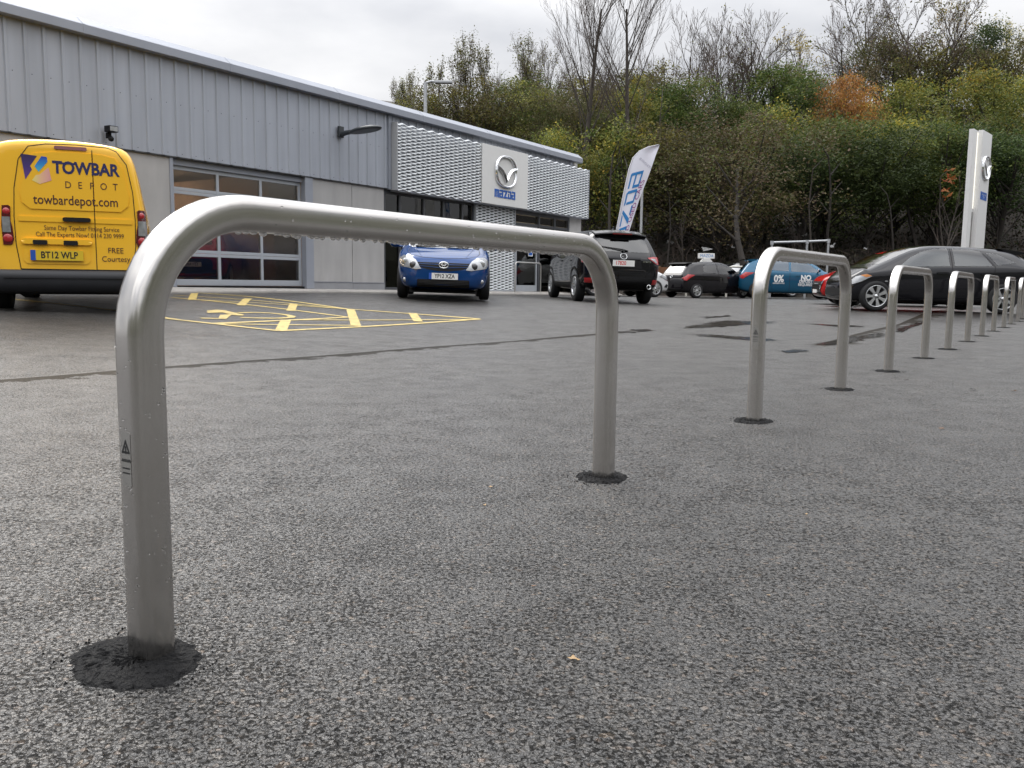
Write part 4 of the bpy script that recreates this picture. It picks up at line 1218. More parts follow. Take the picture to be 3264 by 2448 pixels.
def tyre_mesh(Rr, rim, w):
    vs, fs = lathe([(rim * .97, w / 2 - .03), (rim, w / 2 - .005), (rim + .02, w / 2), (Rr - .03, w / 2 - .004), (Rr - .008, w / 2 - .02), (Rr, w / 2 - .05), (Rr, -w / 2 + .05), (Rr - .01, -w / 2 + .02), (rim, -w / 2), (rim * .9, -w / 2 + .03)], 40, 'y')
    return MB().add(vs, fs, 0, True).mesh('wheel', TYRE)
RIMDARK = mat('wheel_well_dark', (.01, .01, .011), rough=.6)
def rim_mesh(rim, w, n, style='double', m_=None):
    mb = MB()
    vs, fs = lathe([(rim * 1.0, w / 2 - .012), (rim * .985, w / 2 + .002), (rim * .93, w / 2 - .004), (rim * .9, w / 2 - .06), (rim * .88, -w / 4)], 40, 'y')
    mb.add(vs, fs, 0, True)
    vs, fs = lathe([(0, w / 2 - .075), (rim * .9, w / 2 - .085)], 24, 'y'); mb.add(vs, fs, 1)
    vs, fs = lathe([(0, w / 2 - .0), (.03, w / 2 - .002), (.034, w / 2 - .012), (rim * .3, w / 2 - .022), (rim * .33, w / 2 - .06)], 24, 'y'); mb.add(vs, fs, 0, True)
    for k in range(n):
        a0 = 2 * math.pi * k / n
        offs = ((-.17, -.13), (.17, .13)) if style == 'double' else ((0, 0),)
        for oi, oo in offs:
            if style == 'double': wi, wo_ = rim * .085, rim * .12
            else: wi, wo_ = rim * .10, rim * .20
            a1 = a0 + oo * (1.0 if style == 'double' else 0)
            c, s_ = math.cos(a0), math.sin(a0)
            # spoke from hub to rim, sides tapered
            r0, r1 = rim * .2, rim * .93
            base0 = oi * rim * .55 if style == 'double' else 0
            tip = oi * rim * 1.15 if style == 'double' else 0
            def P(r, tt, d): return (c * r - s_ * tt, w / 2 - d, s_ * r + c * tt)
            vs = [P(r0, base0 - wi, .012), P(r0, base0 + wi, .012), P(r1 * .62, (base0 + tip) / 2 + (wi + wo_) / 2 * .8, .008), P(r1, tip + wo_, .006), P(r1, tip - wo_, .006), P(r1 * .62, (base0 + tip) / 2 - (wi + wo_) / 2 * .8, .008)]
            vb = [(v[0], v[1] - .035, v[2]) for v in vs]
            mb.add(vs + vb, [(0, 1, 2, 5), (5, 2, 3, 4), (0, 5, 11, 6), (5, 4, 10, 11), (2, 1, 7, 8), (3, 2, 8, 9)], 0)
    for k in range(5):
        a = 2 * math.pi * k / 5
        vs, fs = lathe([(.0, w / 2 - .008), (.009, w / 2 - .01), (.009, w / 2 - .03)], 8, 'y')
        mb.add([(v[0] + rim * .24 * math.cos(a), v[1] + .004, v[2] + rim * .24 * math.sin(a)) for v in vs], fs, 1)
    return mb.mesh('rim', [m_ or ALLOY, RIMDARK])
def lens_dome(car, name, ax, a, b, r, matr, off=.004, parent=None, depth=.010):
    p = car.hit(ax, a, b); d = AX[ax][0]
    vs, fs = lathe([(0, depth), (r * .6, depth * .8), (r * .92, depth * .35), (r, 0), (r, -.02)], 20, 'x')
    sg = -d.x if ax in ('front', 'rear') else 1
    return MB().add([(p.x + sg * (off + v[0]), p.y + v[1], p.z + v[2]) for v in vs], fs, 0, True).build(name, matr, parent or car.root)

# ---- yellow panel van -------------------------------------------------------
YEL = paint('van_yellow', (.95, .53, .04))
VAN = dict(cat='van', W=1.80, fx=1.40, rx=-1.33, track=1.46, R=.318,
    x=[-2.07, -2.055, -2.0, -1.85, -1.5, -1.0, -.4, .2, .75, 1.0, 1.25, 1.6, 1.9, 2.1, 2.25, 2.32, 2.34],
    plan=[(-2.07, .745), (-2.055, .785), (-2.0, .825), (-1.85, .85), (-1.2, .88), (-.4, .89), (1.5, .9), (1.9, .86), (2.1, .78), (2.25, .6), (2.34, .42)],
    top=[(-2.07, 1.82), (-2.055, 1.87), (-2.0, 1.905), (-1.85, 1.92), (.2, 1.92), (.75, 1.84), (1.0, 1.58), (1.25, 1.3), (1.6, 1.12), (1.9, 1.05), (2.1, .96), (2.25, .82), (2.34, .62)],
    belt=[(-2.07, 1.05), (1.25, 1.05), (1.6, 1.0), (2.1, .85), (2.34, .55)],
    bot=[(-2.07, .40), (-2.0, .32), (-1.8, .27), (1.9, .27), (2.2, .3), (2.34, .36)],
    tw=[(-2.07, .88), (-1.5, .84), (.75, .77), (1.25, .78), (1.6, .86), (2.34, .9)], sh=[(0, .985)], rail=[(0, .14)], sill=[(0, .96)])
vp = at(170, 1008, 9.55)
van_x, van_y = -4.98, 9.67                                # rear face centre
VYAW = R(23)
fwd = Vector((-math.sin(VYAW), math.cos(VYAW)))
vc = Vector((van_x, van_y)) + fwd * 2.07
gr_, gf_ = gz(*(vc + fwd * -1.33)), gz(*(vc + fwd * 1.4))
van = Car('panel_van', VAN, YEL, 'yellow panel van seen from behind with blue company lettering across its rear doors', (vc.x, vc.y, (gr_ + gf_) / 2), VYAW + math.pi / 2, pitch=-math.atan2(gf_ - gr_, 2.73))
van.dy = -.145
van.both('cab_window', [(.15, 1.12), (1.15, 1.12), (.82, 1.6), (.15, 1.62)], CARGLASS, off=.004)
van.panel('windscreen', 'front', rrect(-.66, 1.2, .66, 1.68, .1), CARGLASS, off=.004)
VANBL = mat('van_blue_lettering', (.02, .022, .10), rough=.4)
VANBR = mat('van_brown_lettering', (.07, .022, .018), rough=.45)
# doors: two leaves, the left (viewer) one wider; y of the viewer is -y looking forward -> viewer right = -y
SPL = -.15
# rear view coordinates: (y, z), viewer's left is +y
van.line('door_seam', 'rear', [(SPL, 1.845), (SPL, .48)], .008)
seam = [(.60, .48), (.635, .75), (.64, 1.05), (.625, 1.35), (.57, 1.66), (.47, 1.80), (.3, 1.835), (0, 1.845), (-.3, 1.835), (-.47, 1.80), (-.57, 1.66), (-.625, 1.35), (-.64, 1.05), (-.635, .75), (-.60, .48)]
seam = [(a + .075 if a < -.4 else a, b) for a, b in seam]; van.line('door_outline', 'rear', seam, .008)
van.line('door_sill_gap', 'rear', [(.60, .48), (-.53, .48)], .012)
up_ = [(.48, 1.135), (.555, 1.20), (.57, 1.32), (.51, 1.62), (.43, 1.725), (.25, 1.75), (0, 1.76), (-.25, 1.75), (-.43, 1.725), (-.51, 1.62), (-.57, 1.32), (-.555, 1.20), (-.48, 1.135)]
up_ = [(a + .06 if a < -.4 else a, b) for a, b in up_]
van.panel('rear_door', 'rear', [p for p in up_ if p[0] >= 0] + [(SPL + .006, 1.755), (SPL + .006, 1.135)], YEL, off=.010, thick=.03, crown=0)
van.panel('rear_door', 'rear', [(SPL - .006, 1.135), (SPL - .006, 1.755)] + [p for p in up_ if p[0] <= -.2], YEL, off=.010, thick=.03)
# swage under the blank windows
for a, b in (((.60, 1.02), (SPL + .006, 1.02)), ((SPL - .006, 1.02), (-.53, 1.02))):
    van.panel('door_swage', 'rear', [(a[0], 1.00), (a[0], 1.055), (b[0], 1.055), (b[0], 1.00)], YEL, off=.009, thick=.02)
tr = van.panel('plate_recess', 'rear', rrect(-.09, .54, .57, .78, .06), YEL, off=.008, thick=.02)
van.panel('plate_ledge', 'rear', rrect(-.11, .755, .58, .815, .03), YEL, off=.03, thick=.05)
for y in (.40, .10): van.panel('plate_lamp', 'rear', rrect(y - .07, .75, y + .07, .80, .01, 2), DARKPL, off=.04, thick=.03)
van.plate('rear', .635, 'BT12 WLP', mat('yellow_plate', (.72, .50, .03), rough=.35), y=.24, off=.03)
hd = van.panel('door_handle', 'rear', rrect(-.11, 1.01, .17, 1.055, .02), DARKPL, off=.04, thick=.05)
bl = van.panel('brake_light', 'rear', rrect(-.10, 1.785, .22, 1.82, .015), mat('dark_red_lens', (.16, .006, .008), rough=.15, coat=1), off=.012, thick=.02)
for sg in (1, -1):
    pl = [(.74, .74), (.655, .745), (.635, .80), (.645, .93), (.66, 1.0), (.655, 1.15), (.675, 1.165), (.735, 1.16), (.75, .95)]
    van.dy = -.075 if sg < 0 else -.13
    pl = [(sg * a, b) for a, b in pl]
    if sg < 0: pl = pl[::-1]
    tl = van.panel('tail_light', 'rear', pl, mat('tail_light_housing', (.10, .006, .008), rough=.2, coat=1), off=.012, thick=.06, step=.05)
    lens_dome(van, 'red_lens', 'rear', sg * .697, 1.10, .036, REDLENS, .012, tl)
    lens_dome(van, 'red_lens', 'rear', sg * .694, .81, .046, REDLENS, .012, tl)
    van.panel('clear_lens', 'rear', [(sg * .66, .875), (sg * .74, .875), (sg * .74, 1.04), (sg * .665, 1.04)][::sg], CLEARLENS, off=.02, thick=.02, parent=tl)
    # side half of the lamp
    van.panel('side_lens', 'left' if sg > 0 else 'right', [(-2.03, .76), (-1.92, .78), (-1.95, 1.15), (-2.02, 1.16)], MATS['tail_light_housing'], off=.008, thick=.03, parent=tl)
van.dy = -.145
# bumper: one moulding round the rear corners
mb = MB()
path = []
for k in range(-14, 15):
    u = k / 14
    a = u * math.pi / 2
    y = .86 * math.copysign(min(1, abs(math.sin(a)) ** .55), u)
    x = -2.13 + .10 * (1 - abs(math.cos(a)) ** .35)
    path.append((x, y))
path = [(-1.70, -.885), (-1.9, -.87)] + path + [(-1.9, .87), (-1.70, .885)]
prof_ = [(.06, .475), (.0, .46), (-.01, .40), (.0, .33), (.03, .235), (.12, .215)]
vs = []; fs = []
for (x, y) in path:
    for o_, z in prof_: vs.append((x + o_, y * (1 - o_ * .1), z))
q = len(prof_)
for i in range(len(path) - 1):
    for j in range(q - 1): fs.append((i * q + j, (i + 1) * q + j, (i + 1) * q + j + 1, i * q + j + 1))
mb.add(vs, fs, 0, True)
BUMP = mat('bumper_grey', (.022, .023, .027), rough=.55, noise=.15, nscale=5)
bmp = mb.build('bumper', BUMP, van.root)
mb = MB(); mb.box((-2.15, -.6, .385), (-2.135, .62, .395)); mb.build('bumper_groove', BLACKINK, bmp)
for sg in (1, -1):
    mb = MB(); mb.prism([(sg * .86, .46), (sg * .72, .46), (sg * .71, .56), (sg * .74, .61), (sg * .86, .63)], lambda y, z: (-2.115, y, z), lambda y, z: (-1.7, y, z)); me = mb.mesh('bumper_corner', BUMP); fix_normals(me); link('bumper_corner', me, bmp)
mb = MB(); mb.box((-1.95, -.62, .20), (-.2, .62, .34)); mb.tube([(-1.7, .45, .24), (-1.2, .45, .24)], .09, 10); mb.build('underbody', DARKPL, van.root)
mb = MB(); mb.tube([(-1.33, -.62, .3), (-1.33, .62, .3)], .05, 8); mb.build('rear_axle', DARKPL, van.root)
# lettering; the viewer's x is -y
def vtext(s, z, size, m_, y, bold=0, space=1.0, sx=1.0, align='CENTER', off=.013):
    return text_on('lettering', s, size, m_, lambda a, b: van.hit('rear', y - a, z + b, off), van.root, bold=bold, space=space, sx=sx, align=align)
vtext('TOWBAR', 1.585, .182, VANBL, -.085, bold=.006, sx=.84)
mb = MB(); mb.quad(*[van.hit('rear', y, z, .0135) for y, z in ((.205, 1.646), (.02, 1.646), (.02, 1.628), (.205, 1.628))]); mb.build('lettering_bar', VANBL, van.root)
for k_, ch_ in enumerate('DEPOT'): vtext(ch_, 1.405, .105, VANBR, .10 - k_ * .118, sx=.85)
vtext('towbardepot.com', 1.235, .145, VANBR, .025, bold=.001, sx=.80)
vtext('Same Day Towbar Fitting Service', .935, .072, VANBR, -.02, sx=.78, off=.006)
vtext('Call The Experts Now! 0114 230 9999', .862, .072, VANBR, .0, sx=.78, off=.006)
vtext('FREE', .70, .088, VANBR, -.35, off=.006, sx=.9)
vtext('Courtesy Car', .605, .088, VANBR, -.42, off=.006, sx=.88)
# logo: dark block, blue plug, yellow to pink block
LG = []
def lp(poly, m_, nm='logo_piece'):
    c = van.panel(nm, 'rear', [(.545 - x * .285, 1.41 + y * .29) for x, y in poly][::-1], m_, off=.0125, thick=.001, step=.05)
    LG.append(c)
def grad(name, c0, c1, c2, axis):
    M = mat(name, c0, rough=.4)
    t = M.node_tree; tcn = N_(t, 'ShaderNodeTexCoord'); sp_ = N_(t, 'ShaderNodeSeparateXYZ'); rp = N_(t, 'ShaderNodeValToRGB')
    rp.color_ramp.elements[0].color = (*c0, 1); rp.color_ramp.elements[1].color = (*c2, 1); e = rp.color_ramp.elements.new(.5); e.color = (*c1, 1)
    t.links.new(tcn.outputs['Generated'], sp_.inputs[0]); t.links.new(sp_.outputs[axis], rp.inputs[0]); t.links.new(rp.outputs[0], t.nodes['Principled BSDF'].inputs['Base Color'])
    return M
lp([(0, 1.05), (.55, 1.0), (.30, .62), (.36, .5), (.12, .12)], grad('logo_violet', (.14, .06, .27), (.06, .03, .17), (.03, .02, .08), 2))
lp([(.45, .62), (.70, 1.0), (.88, .98), (.89, .80), (.58, .42), (.52, .5)], grad('logo_cyan', (.10, .5, .62), (.03, .25, .6), (.02, .05, .42), 2))
lp([(.34, .10), (.48, .30), (.60, .32), (.92, .60), (1.0, .13), (.6, -.03)], grad('logo_sunset', (.75, .35, .35), (.85, .5, .30), (.85, .75, .2), 1))
van.wheels(tyre_mesh(.318, .2, .205), rim_mesh(.2, .205, 6, 'single', mat('steel_wheel', (.12, .12, .125), rough=.5)))
van.arches(); van.finish()

# ---- generic compact hatchback ---------------------------------------------
def hatch_spec(s=1.0, L_f=.88, L_r=.72, wb=2.6, W=1.76, H=1.5, R_=.315, wheel_track=1.53):
    f, r = wb / 2 + L_f, -wb / 2 - L_r
    h = H / 1.5; w = W / 2
    return dict(W=W, fx=wb / 2, rx=-wb / 2, track=wheel_track, R=R_,
        x=[r, r + .02, r + .07, r + .2, r + .38, r + .62, r + .95, -.5, .0, .3, .62, .95, wb / 2 - .15, wb / 2 + .2, f - .42, f - .2, f - .08, f - .02, f],
        plan=[(r, .72 * w), (r + .02, .83 * w), (r + .07, .92 * w), (r + .2, .965 * w), (r + .6, w * .995), (0, w), (wb / 2, w * .99), (f - .45, w * .955), (f - .2, w * .86), (f - .08, w * .73), (f - .02, w * .60), (f, w * .5)],
        top=[(r, .80 * h), (r + .02, .90 * h), (r + .07, .98 * h), (r + .2, 1.17 * h), (r + .38, 1.40 * h), (r + .62, 1.455 * h), (r + .95, 1.485 * h), (-.1, H), (.3, 1.475 * h), (.62, 1.37 * h), (.95, 1.15 * h), (wb / 2 - .12, .965 * h), (wb / 2 + .2, .905 * h), (f - .42, .845 * h), (f - .2, .785 * h), (f - .08, .72 * h), (f - .02, .63 * h), (f, .52 * h)],
        belt=[(r, .70 * h), (r + .2, .96 * h), (r + .62, .99 * h), (0, .955 * h), (.95, .905 * h), (wb / 2 + .2, .85 * h), (f - .2, .69 * h), (f, .45 * h)],
        bot=[(r, .34), (r + .07, .27), (r + .3, .2), (-.8, .18), (.8, .18), (f - .3, .18), (f - .08, .2), (f, .27)],
        tw=[(r, .86), (r + .2, .80), (r + .38, .74), (r + .62, .74), (.0, .75), (.62, .755), (.95, .79), (wb / 2 - .12, .85), (f - .4, .87), (f, .9)],
        sh=[(r, .96), (r + .6, .95), (.95, .95), (f, .95)], rail=[(r, .05), (r + .4, .085), (.4, .085), (1.2, .05), (f, .05)], sill=[(r, .92), (0, .94), (f, .92)])
# ---- blue hatchback facing us ------------------------------------------------
BLUEP = paint('metallic_blue', (.004, .044, .17), metal=.15, rough=.3)
sp = hatch_spec(wb=2.6, L_f=.90, L_r=.74, W=1.76, H=1.515)
def place(px, py, y, yaw):
    """ground point seen at px, py lying at distance y -> location and turn of a vehicle whose given spot stands there"""
    p = at(px, py, y); return p
def seat_on(fx, rx, c, yaw):
    """height and pitch from the ground under both axles; yaw = heading from the +y axis, clockwise positive"""
    f = Vector((math.sin(yaw), math.cos(yaw)))
    a, b = gz(*(c + f * fx)), gz(*(c + f * rx))
    z = b + (a - b) * (-rx) / (fx - rx)
    rt = Vector((math.cos(yaw), -math.sin(yaw)))
    zl, zr = gz(*(c - rt * .75)), gz(*(c + rt * .75))
    return z, -math.atan2(a - b, fx - rx), math.atan2(zl - zr, 1.5)
def park(name, sp, paintm, label, c, yaw, group=None):
    c = Vector(c)
    z, pit, rol = seat_on(sp['fx'], sp['rx'], c, yaw)
    return Car(name, sp, paintm, label, (c.x, c.y, z), math.pi / 2 - yaw, group, pit, rol)
YB = R(176)
fa = Vector((-1.33, 16.45))                               # middle of the front axle
c = fa - Vector((math.sin(YB), math.cos(YB))) * 1.3
bc = park('parked_car', sp, BLUEP, 'bright blue hatchback facing us with white number plate, parked before the showroom', c, YB, 'cars parked round the showroom')
f = 1.3 + .90
def hz_(z): return z
WSG = glass('windscreen_glass', (.30, .34, .33), extra=.22)
ws = [(-.60, .95), (.60, .95), (.645, .99), (.555, 1.385), (.50, 1.41), (-.50, 1.41), (-.555, 1.385), (-.645, .99)]
bc.panel('windscreen', 'front', ws, WSG, off=.003, thick=.004, step=.1)
side1 = [(-.08, .985), (.98, .945), (.62, 1.24), (.30, 1.365), (-.08, 1.39)]
side2 = [(-.98, 1.01), (-.16, .99), (-.16, 1.39), (-.55, 1.375), (-.88, 1.30)]
for p in (side1, side2): bc.both('side_window', p, CARGLASS, off=.003, thick=.004)
rw = [(-.50, 1.06), (.50, 1.06), (.45, 1.34), (-.45, 1.34)]
bc.panel('rear_window', 'rear', rw, CARGLASS, off=.003, thick=.004)
bc.cabin([(-1.55, .5), (1.0, .5), (1.12, .95), (.66, 1.28), (.3, 1.42), (-1.2, 1.42), (-1.6, 1.2)], .60, [side1, side2], (ws, .4, 1.6), (rw, -2.4, -1.2))
# bonnet, lamps, grille
bc.line('bonnet_shut_line', 'top', [(1.22, .64), (1.7, .66), (1.93, .60), (2.05, .40), (2.09, 0), (2.05, -.40), (1.93, -.60), (1.7, -.66), (1.22, -.64)], .008)
for sg in (1, -1):
    bc.line('bonnet_crease', 'top', [(1.15, sg * .56), (1.6, sg * .50), (2.02, sg * .40)], .012, BLUEP, off=.006)
hl = [(.40, .545), (.50, .535), (.77, .585), (.815, .67), (.80, .745), (.72, .785), (.60, .775), (.50, .70)]
REFLECT = mat('lamp_reflector', (.55, .56, .56), rough=.18, metal=.9)
for sg in (1, -1):
    h = bc.panel('headlight', 'front', [(sg * a, b) for a, b in hl][::sg], CLEARLENS, off=.012, thick=.03, step=.06)
    lens_dome(bc, 'headlight_lens', 'front', sg * .55, .615, .062, mat('projector_lens', (.05, .05, .055), rough=.05, metal=.3, coat=1), .014, h, .025)
    lens_dome(bc, 'headlight_bowl', 'front', sg * .685, .67, .065, REFLECT, .012, h, .01)
    lens_dome(bc, 'fog_light', 'front', sg * .695, .345, .04, CLEARLENS, .012, None, .015)
    bc.panel('fog_light_surround', 'front', [(sg * a, b) for a, b in rrect(.63, .29, .765, .40, .03)][::sg], BLUEP, off=.006, thick=.01)
gpoly = [(-.47, .665), (.47, .665), (.42, .575), (.30, .545), (.1, .515), (-.1, .515), (-.30, .545), (-.42, .575)]
g = bc.panel('grille', 'front', gpoly, DARKPL, off=.006, thick=.012)
for z0, dz in ((.632, .0), (.597, -.012)):
    for sg in (1, -1):
        bc.panel('grille_bar', 'front', [(sg * .44, z0 + .004), (sg * .44, z0 - .004), (sg * .03, z0 + dz * 2 - .005), (sg * .03, z0 + dz * 2 + .005)][::sg], BLUEP, off=.016, thick=.012, parent=g)
# badge of three ovals
p = bc.hit('front', 0, .625)
mb = MB()
def oval(cx, cz, a, b, r):
    mb.tube([(p.x + .03, cx + a * math.cos(2 * math.pi * k / 28), cz + b * math.sin(2 * math.pi * k / 28)) for k in range(29)], r, 6, caps=False)
oval(0, .625, .082, .055, .010); oval(0, .642, .05, .025, .008); oval(0, .625, .024, .05, .008)
mb.build('badge', CHROME, bc.root)
lg = bc.panel('lower_grille', 'front', rrect(-.47, .225, .47, .365, .02, 2), DARKPL, off=.006, thick=.012)
for k in range(5):
    bc.panel('mesh_bar', 'front', [(-.45, .24 + k * .025), (.45, .24 + k * .025), (.45, .247 + k * .025), (-.45, .247 + k * .025)], mat('grille_grey', (.03, .03, .033), rough=.4), off=.012, thick=.006, parent=lg)
bc.panel('bumper_lip', 'front', [(-.60, .225), (-.50, .195), (.50, .195), (.60, .225), (.60, .245), (.48, .212), (-.48, .212), (-.60, .245)], BLUEP, off=.022, thick=.02)
bc.panel('air_dam', 'front', [(-.62, .12), (.62, .12), (.62, .185), (-.62, .185)], DARKPL, off=-.02, thick=.05)
bc.plate('front', .425, 'YP12 XZA', WHITEP, off=.03)
for a, b in (((-.54, .965), (.12, 1.00)), ((.06, .96), (.60, .985))):
    q0, q1 = bc.hit('front', *a, .02), bc.hit('front', *b, .02); mid = (q0 + q1) / 2 + Vector((.0, 0, .018))
    mb = MB(); mb.tube([q0, mid, q1], [.012, .009, .006], 6); mb.build('wiper', DARKPL, bc.root)
bc.mirror(.93, .945, .80, BLUEP)
for x in (-.14, -.98, .95): bc.line('door_gap', 'left', [(x, .95), (x + (.0 if x > -.9 else .0), .26)], .008); bc.line('door_gap', 'right', [(x, .95), (x, .26)], .008)
for x in (-.30, -.02 + .0):
    for ax in ('left', 'right'): bc.panel('door_handle', ax, rrect(x - .50 if x < -.1 else x + .0, .80, (x - .50 if x < -.1 else x) + .2, .83, .012, 2), BLUEP, off=.02, thick=.02)
for x in (.35,):
    for y in (.36, -.36): bc.seat(x, y)
for y in (.36, -.36): bc.seat(-.55, y)
mb = MB(); mb.box((.75, -.62, .75), (1.1, .62, .93), 0, .05); mb.build('dashboard', mat('pale_dash', (.16, .16, .16), rough=.7), bc.root)
mb = MB(); mb.box((.30, -.58, 1.31), (.62, .58, 1.325)); 
TY16, RM16 = tyre_mesh(.315, .205, .205), rim_mesh(.205, .205, 5, 'double')
bc.wheels(TY16, RM16); bc.arches(); bc.finish()

# ---- black SUV seen from behind ---------------------------------------------
BLKP = paint('metallic_black', (.008, .008, .010), metal=0, rough=.3)
SUV = dict(W=1.84, fx=1.35, rx=-1.35, track=1.585, R=.355,
    x=[-2.24, -2.22, -2.16, -2.0, -1.85, -1.65, -1.3, -.8, -.2, .3, .6, .95, 1.25, 1.5, 1.8, 2.05, 2.18, 2.25, 2.28],
    plan=[(-2.24, .66), (-2.22, .76), (-2.16, .85), (-2.0, .905), (-1.6, .92), (0, .92), (1.4, .915), (1.8, .87), (2.05, .77), (2.18, .64), (2.28, .45)],
    top=[(-2.24, .98), (-2.22, 1.05), (-2.16, 1.14), (-2.0, 1.38), (-1.85, 1.585), (-1.65, 1.645), (-1.3, 1.68), (-.2, 1.70), (.3, 1.67), (.6, 1.58), (.95, 1.36), (1.25, 1.17), (1.5, 1.11), (1.8, 1.06), (2.05, .98), (2.18, .88), (2.28, .66)],
    belt=[(-2.24, .86), (-2.0, 1.10), (-1.6, 1.12), (0, 1.07), (.95, 1.04), (1.5, 1.0), (2.05, .85), (2.28, .55)],
    bot=[(-2.24, .50), (-2.16, .42), (-2.0, .34), (-1.2, .28), (1.4, .26), (2.05, .3), (2.28, .36)],
    tw=[(-2.24, .92), (-2.0, .80), (-1.85, .74), (-1.6, .745), (0, .76), (.6, .76), (.95, .80), (1.25, .86), (2.28, .88)], sh=[(0, .95)], rail=[(-2.24, .05), (-1.8, .10), (.5, .09), (1.2, .05)], sill=[(0, .95)])
YS = R(-9.2)
rl = Vector((.075 * 20.1, 20.1)); rt_ = Vector((math.cos(YS), -math.sin(YS))); fw_ = Vector((math.sin(YS), math.cos(YS)))
c = rl + rt_ * .79 + fw_ * 1.35
sv = park('parked_car', SUV, BLKP, 'black four by four seen from behind with red and white trade plate', c, YS, 'cars parked round the showroom')
rwp = [(-.60, 1.16), (.60, 1.16), (.63, 1.19), (.56, 1.43), (.50, 1.455), (-.50, 1.455), (-.56, 1.43), (-.63, 1.19)]
sv.panel('rear_window', 'rear', rwp, glass('suv_rear_glass', (.10, .105, .11), extra=.07), off=.004, thick=.004)
sd1 = [(-.30, 1.10), (.92, 1.08), (.62, 1.36), (.38, 1.49), (-.30, 1.56)]
sd2 = [(-1.12, 1.13), (-.38, 1.11), (-.38, 1.56), (-1.12, 1.53)]
sd3 = [(-1.62, 1.18), (-1.18, 1.15), (-1.18, 1.52), (-1.42, 1.47)]
for p in (sd1, sd2, sd3): sv.both('side_window', p, CARGLASS, off=.003, thick=.004)
sv.panel('windscreen', 'front', [(-.62, 1.17), (.62, 1.17), (.56, 1.55), (-.56, 1.55)], CARGLASS, off=.003, thick=.004)
# roof spoiler
mb = MB()
n = 12; vs = []; fs = []
for k in range(n + 1):
    u = -1 + 2 * k / n
    y = u * .60; dr = -.045 * u * u
    for x, z in ((-1.55, 1.675), (-1.80, 1.655), (-2.01, 1.60), (-2.02, 1.575), (-1.92, 1.48), (-1.75, 1.50)):
        vs.append((x + .12 * u * u * (1 if x < -1.7 else 0), y, z + dr))
q = 6
for k in range(n):
    for j in range(q): fs.append((k * q + j, (k + 1) * q + j, (k + 1) * q + (j + 1) % q, k * q + (j + 1) % q))
fs += [tuple(range(q)), tuple(range(n * q, n * q + q))]
me = MB().add(vs, fs, 0, False).mesh('roof_spoiler', BLKP); fix_normals(me); spo = link('roof_spoiler', me, sv.root)
mb = MB(); mb.box((-2.035, -.22, 1.55), (-2.005, .22, 1.575)); mb.build('brake_light', MATS['dark_red_lens'], spo)
tlp = [(.56, 1.045), (.70, 1.075), (.88, 1.06), (.895, .97), (.885, .90), (.80, .905), (.72, .94)]
for sg in (1, -1):
    t_ = sv.panel('tail_light', 'rear', [(sg * a, b) for a, b in tlp][::sg], REDLENS, off=.014, thick=.04, step=.05)
    sv.panel('clear_lens', 'rear', [(sg * a, b) for a, b in ((.62, 1.03), (.74, 1.03), (.80, .93), (.74, .95))][::sg], CLEARLENS, off=.02, thick=.01, parent=t_)
    sv.panel('side_lens', 'left' if sg > 0 else 'right', [(-2.16, .92), (-1.80, 1.02), (-1.86, 1.09), (-2.12, 1.07)], REDLENS, off=.008, thick=.02, parent=t_)
    sv.panel('reflector', 'rear', [(sg * a, b) for a, b in ((.68, .46), (.83, .46), (.84, .56), (.70, .565))][::sg], REDLENS, off=.02, thick=.02)
    vs, fs = lathe([(.052, .0), (.058, .02), (.052, .06), (.042, .06), (.04, -.1)], 20, 'x')
    MB().add([(-2.20 - v[0], sg * .62 + v[1], .40 + v[2]) for v in vs], fs, 0, True).build('exhaust_pipe', CHROME, sv.root)
sv.panel('rear_bumper', 'rear', rrect(-.86, .36, .86, .56, .05), DARKPL, off=.012, thick=.04)
sv.panel('bumper_step', 'rear', rrect(-.70, .655, .70, .70, .02), BLKP, off=.03, thick=.05)
sv.panel('bumper_crease', 'rear', rrect(-.72, .575, .72, .60, .012), BLKP, off=.02, thick=.03)
sv.line('tailgate_gap', 'rear', [(-.66, 1.14), (-.60, .95), (-.62, .78), (-.55, .715), (.55, .715), (.62, .78), (.60, .95), (.66, 1.14)], .012)
sv.panel('plate_recess', 'rear', [(-.44, .80), (.44, .80), (.40, 1.0), (-.40, 1.0)], DARKPL, off=.002, thick=.01)
sv.panel('handle_strip', 'rear', rrect(-.40, 1.0, .40, 1.035, .012), BLKP, off=.03, thick=.04)
pt_ = sv.plate('rear', .91, '17820', WHITEP, mat('red_lettering', (.62, .03, .03), rough=.4), off=.03, band=False, w=.50, h=.135)
for ch in pt_.children:
    if ch.name.startswith('lettering'): ch.location.x = -.07
sv.panel('tow_cover', 'rear', rrect(-.2, .80, .2, .835, .01), DARKPL, off=.02, thick=.02)
put_emblem('badge', lambda x, y, o: sv.hit('rear', -x, 1.055 + y, .02 + o), .155, CHROME, sv.root, .018)
text_on('lettering', 'SKYACTIV', .042, CHROME, lambda a, b: sv.hit('rear', -.55 - a, .955 + b, .006), sv.root, bold=.001)
text_on('lettering', 'CX-5', .055, CHROME, lambda a, b: sv.hit('rear', .58 - a, .955 + b, .006), sv.root, bold=.001)
q0, q1, q2 = sv.hit('rear', -.02, 1.13, .03), sv.hit('rear', .0, 1.20, .035), sv.hit('rear', .55, 1.27, .02)
mb = MB(); mb.tube([q0, q1], .02, 6); mb.tube([q1 + Vector((0, -.12, -.03)), q1, q2], [.012, .016, .007], 6); mb.build('rear_wiper', DARKPL, sv.root)
mb = MB(); mb.prism([(-1.35, 1.67), (-1.15, 1.68), (-1.30, 1.76), (-1.36, 1.77)], lambda x, z: (x, .02, z), lambda x, z: (x, -.02, z)); mb.build('fin_aerial', BLKP, sv.root)
sv.mirror(.85, 1.06, .86, BLKP, .2, .16)
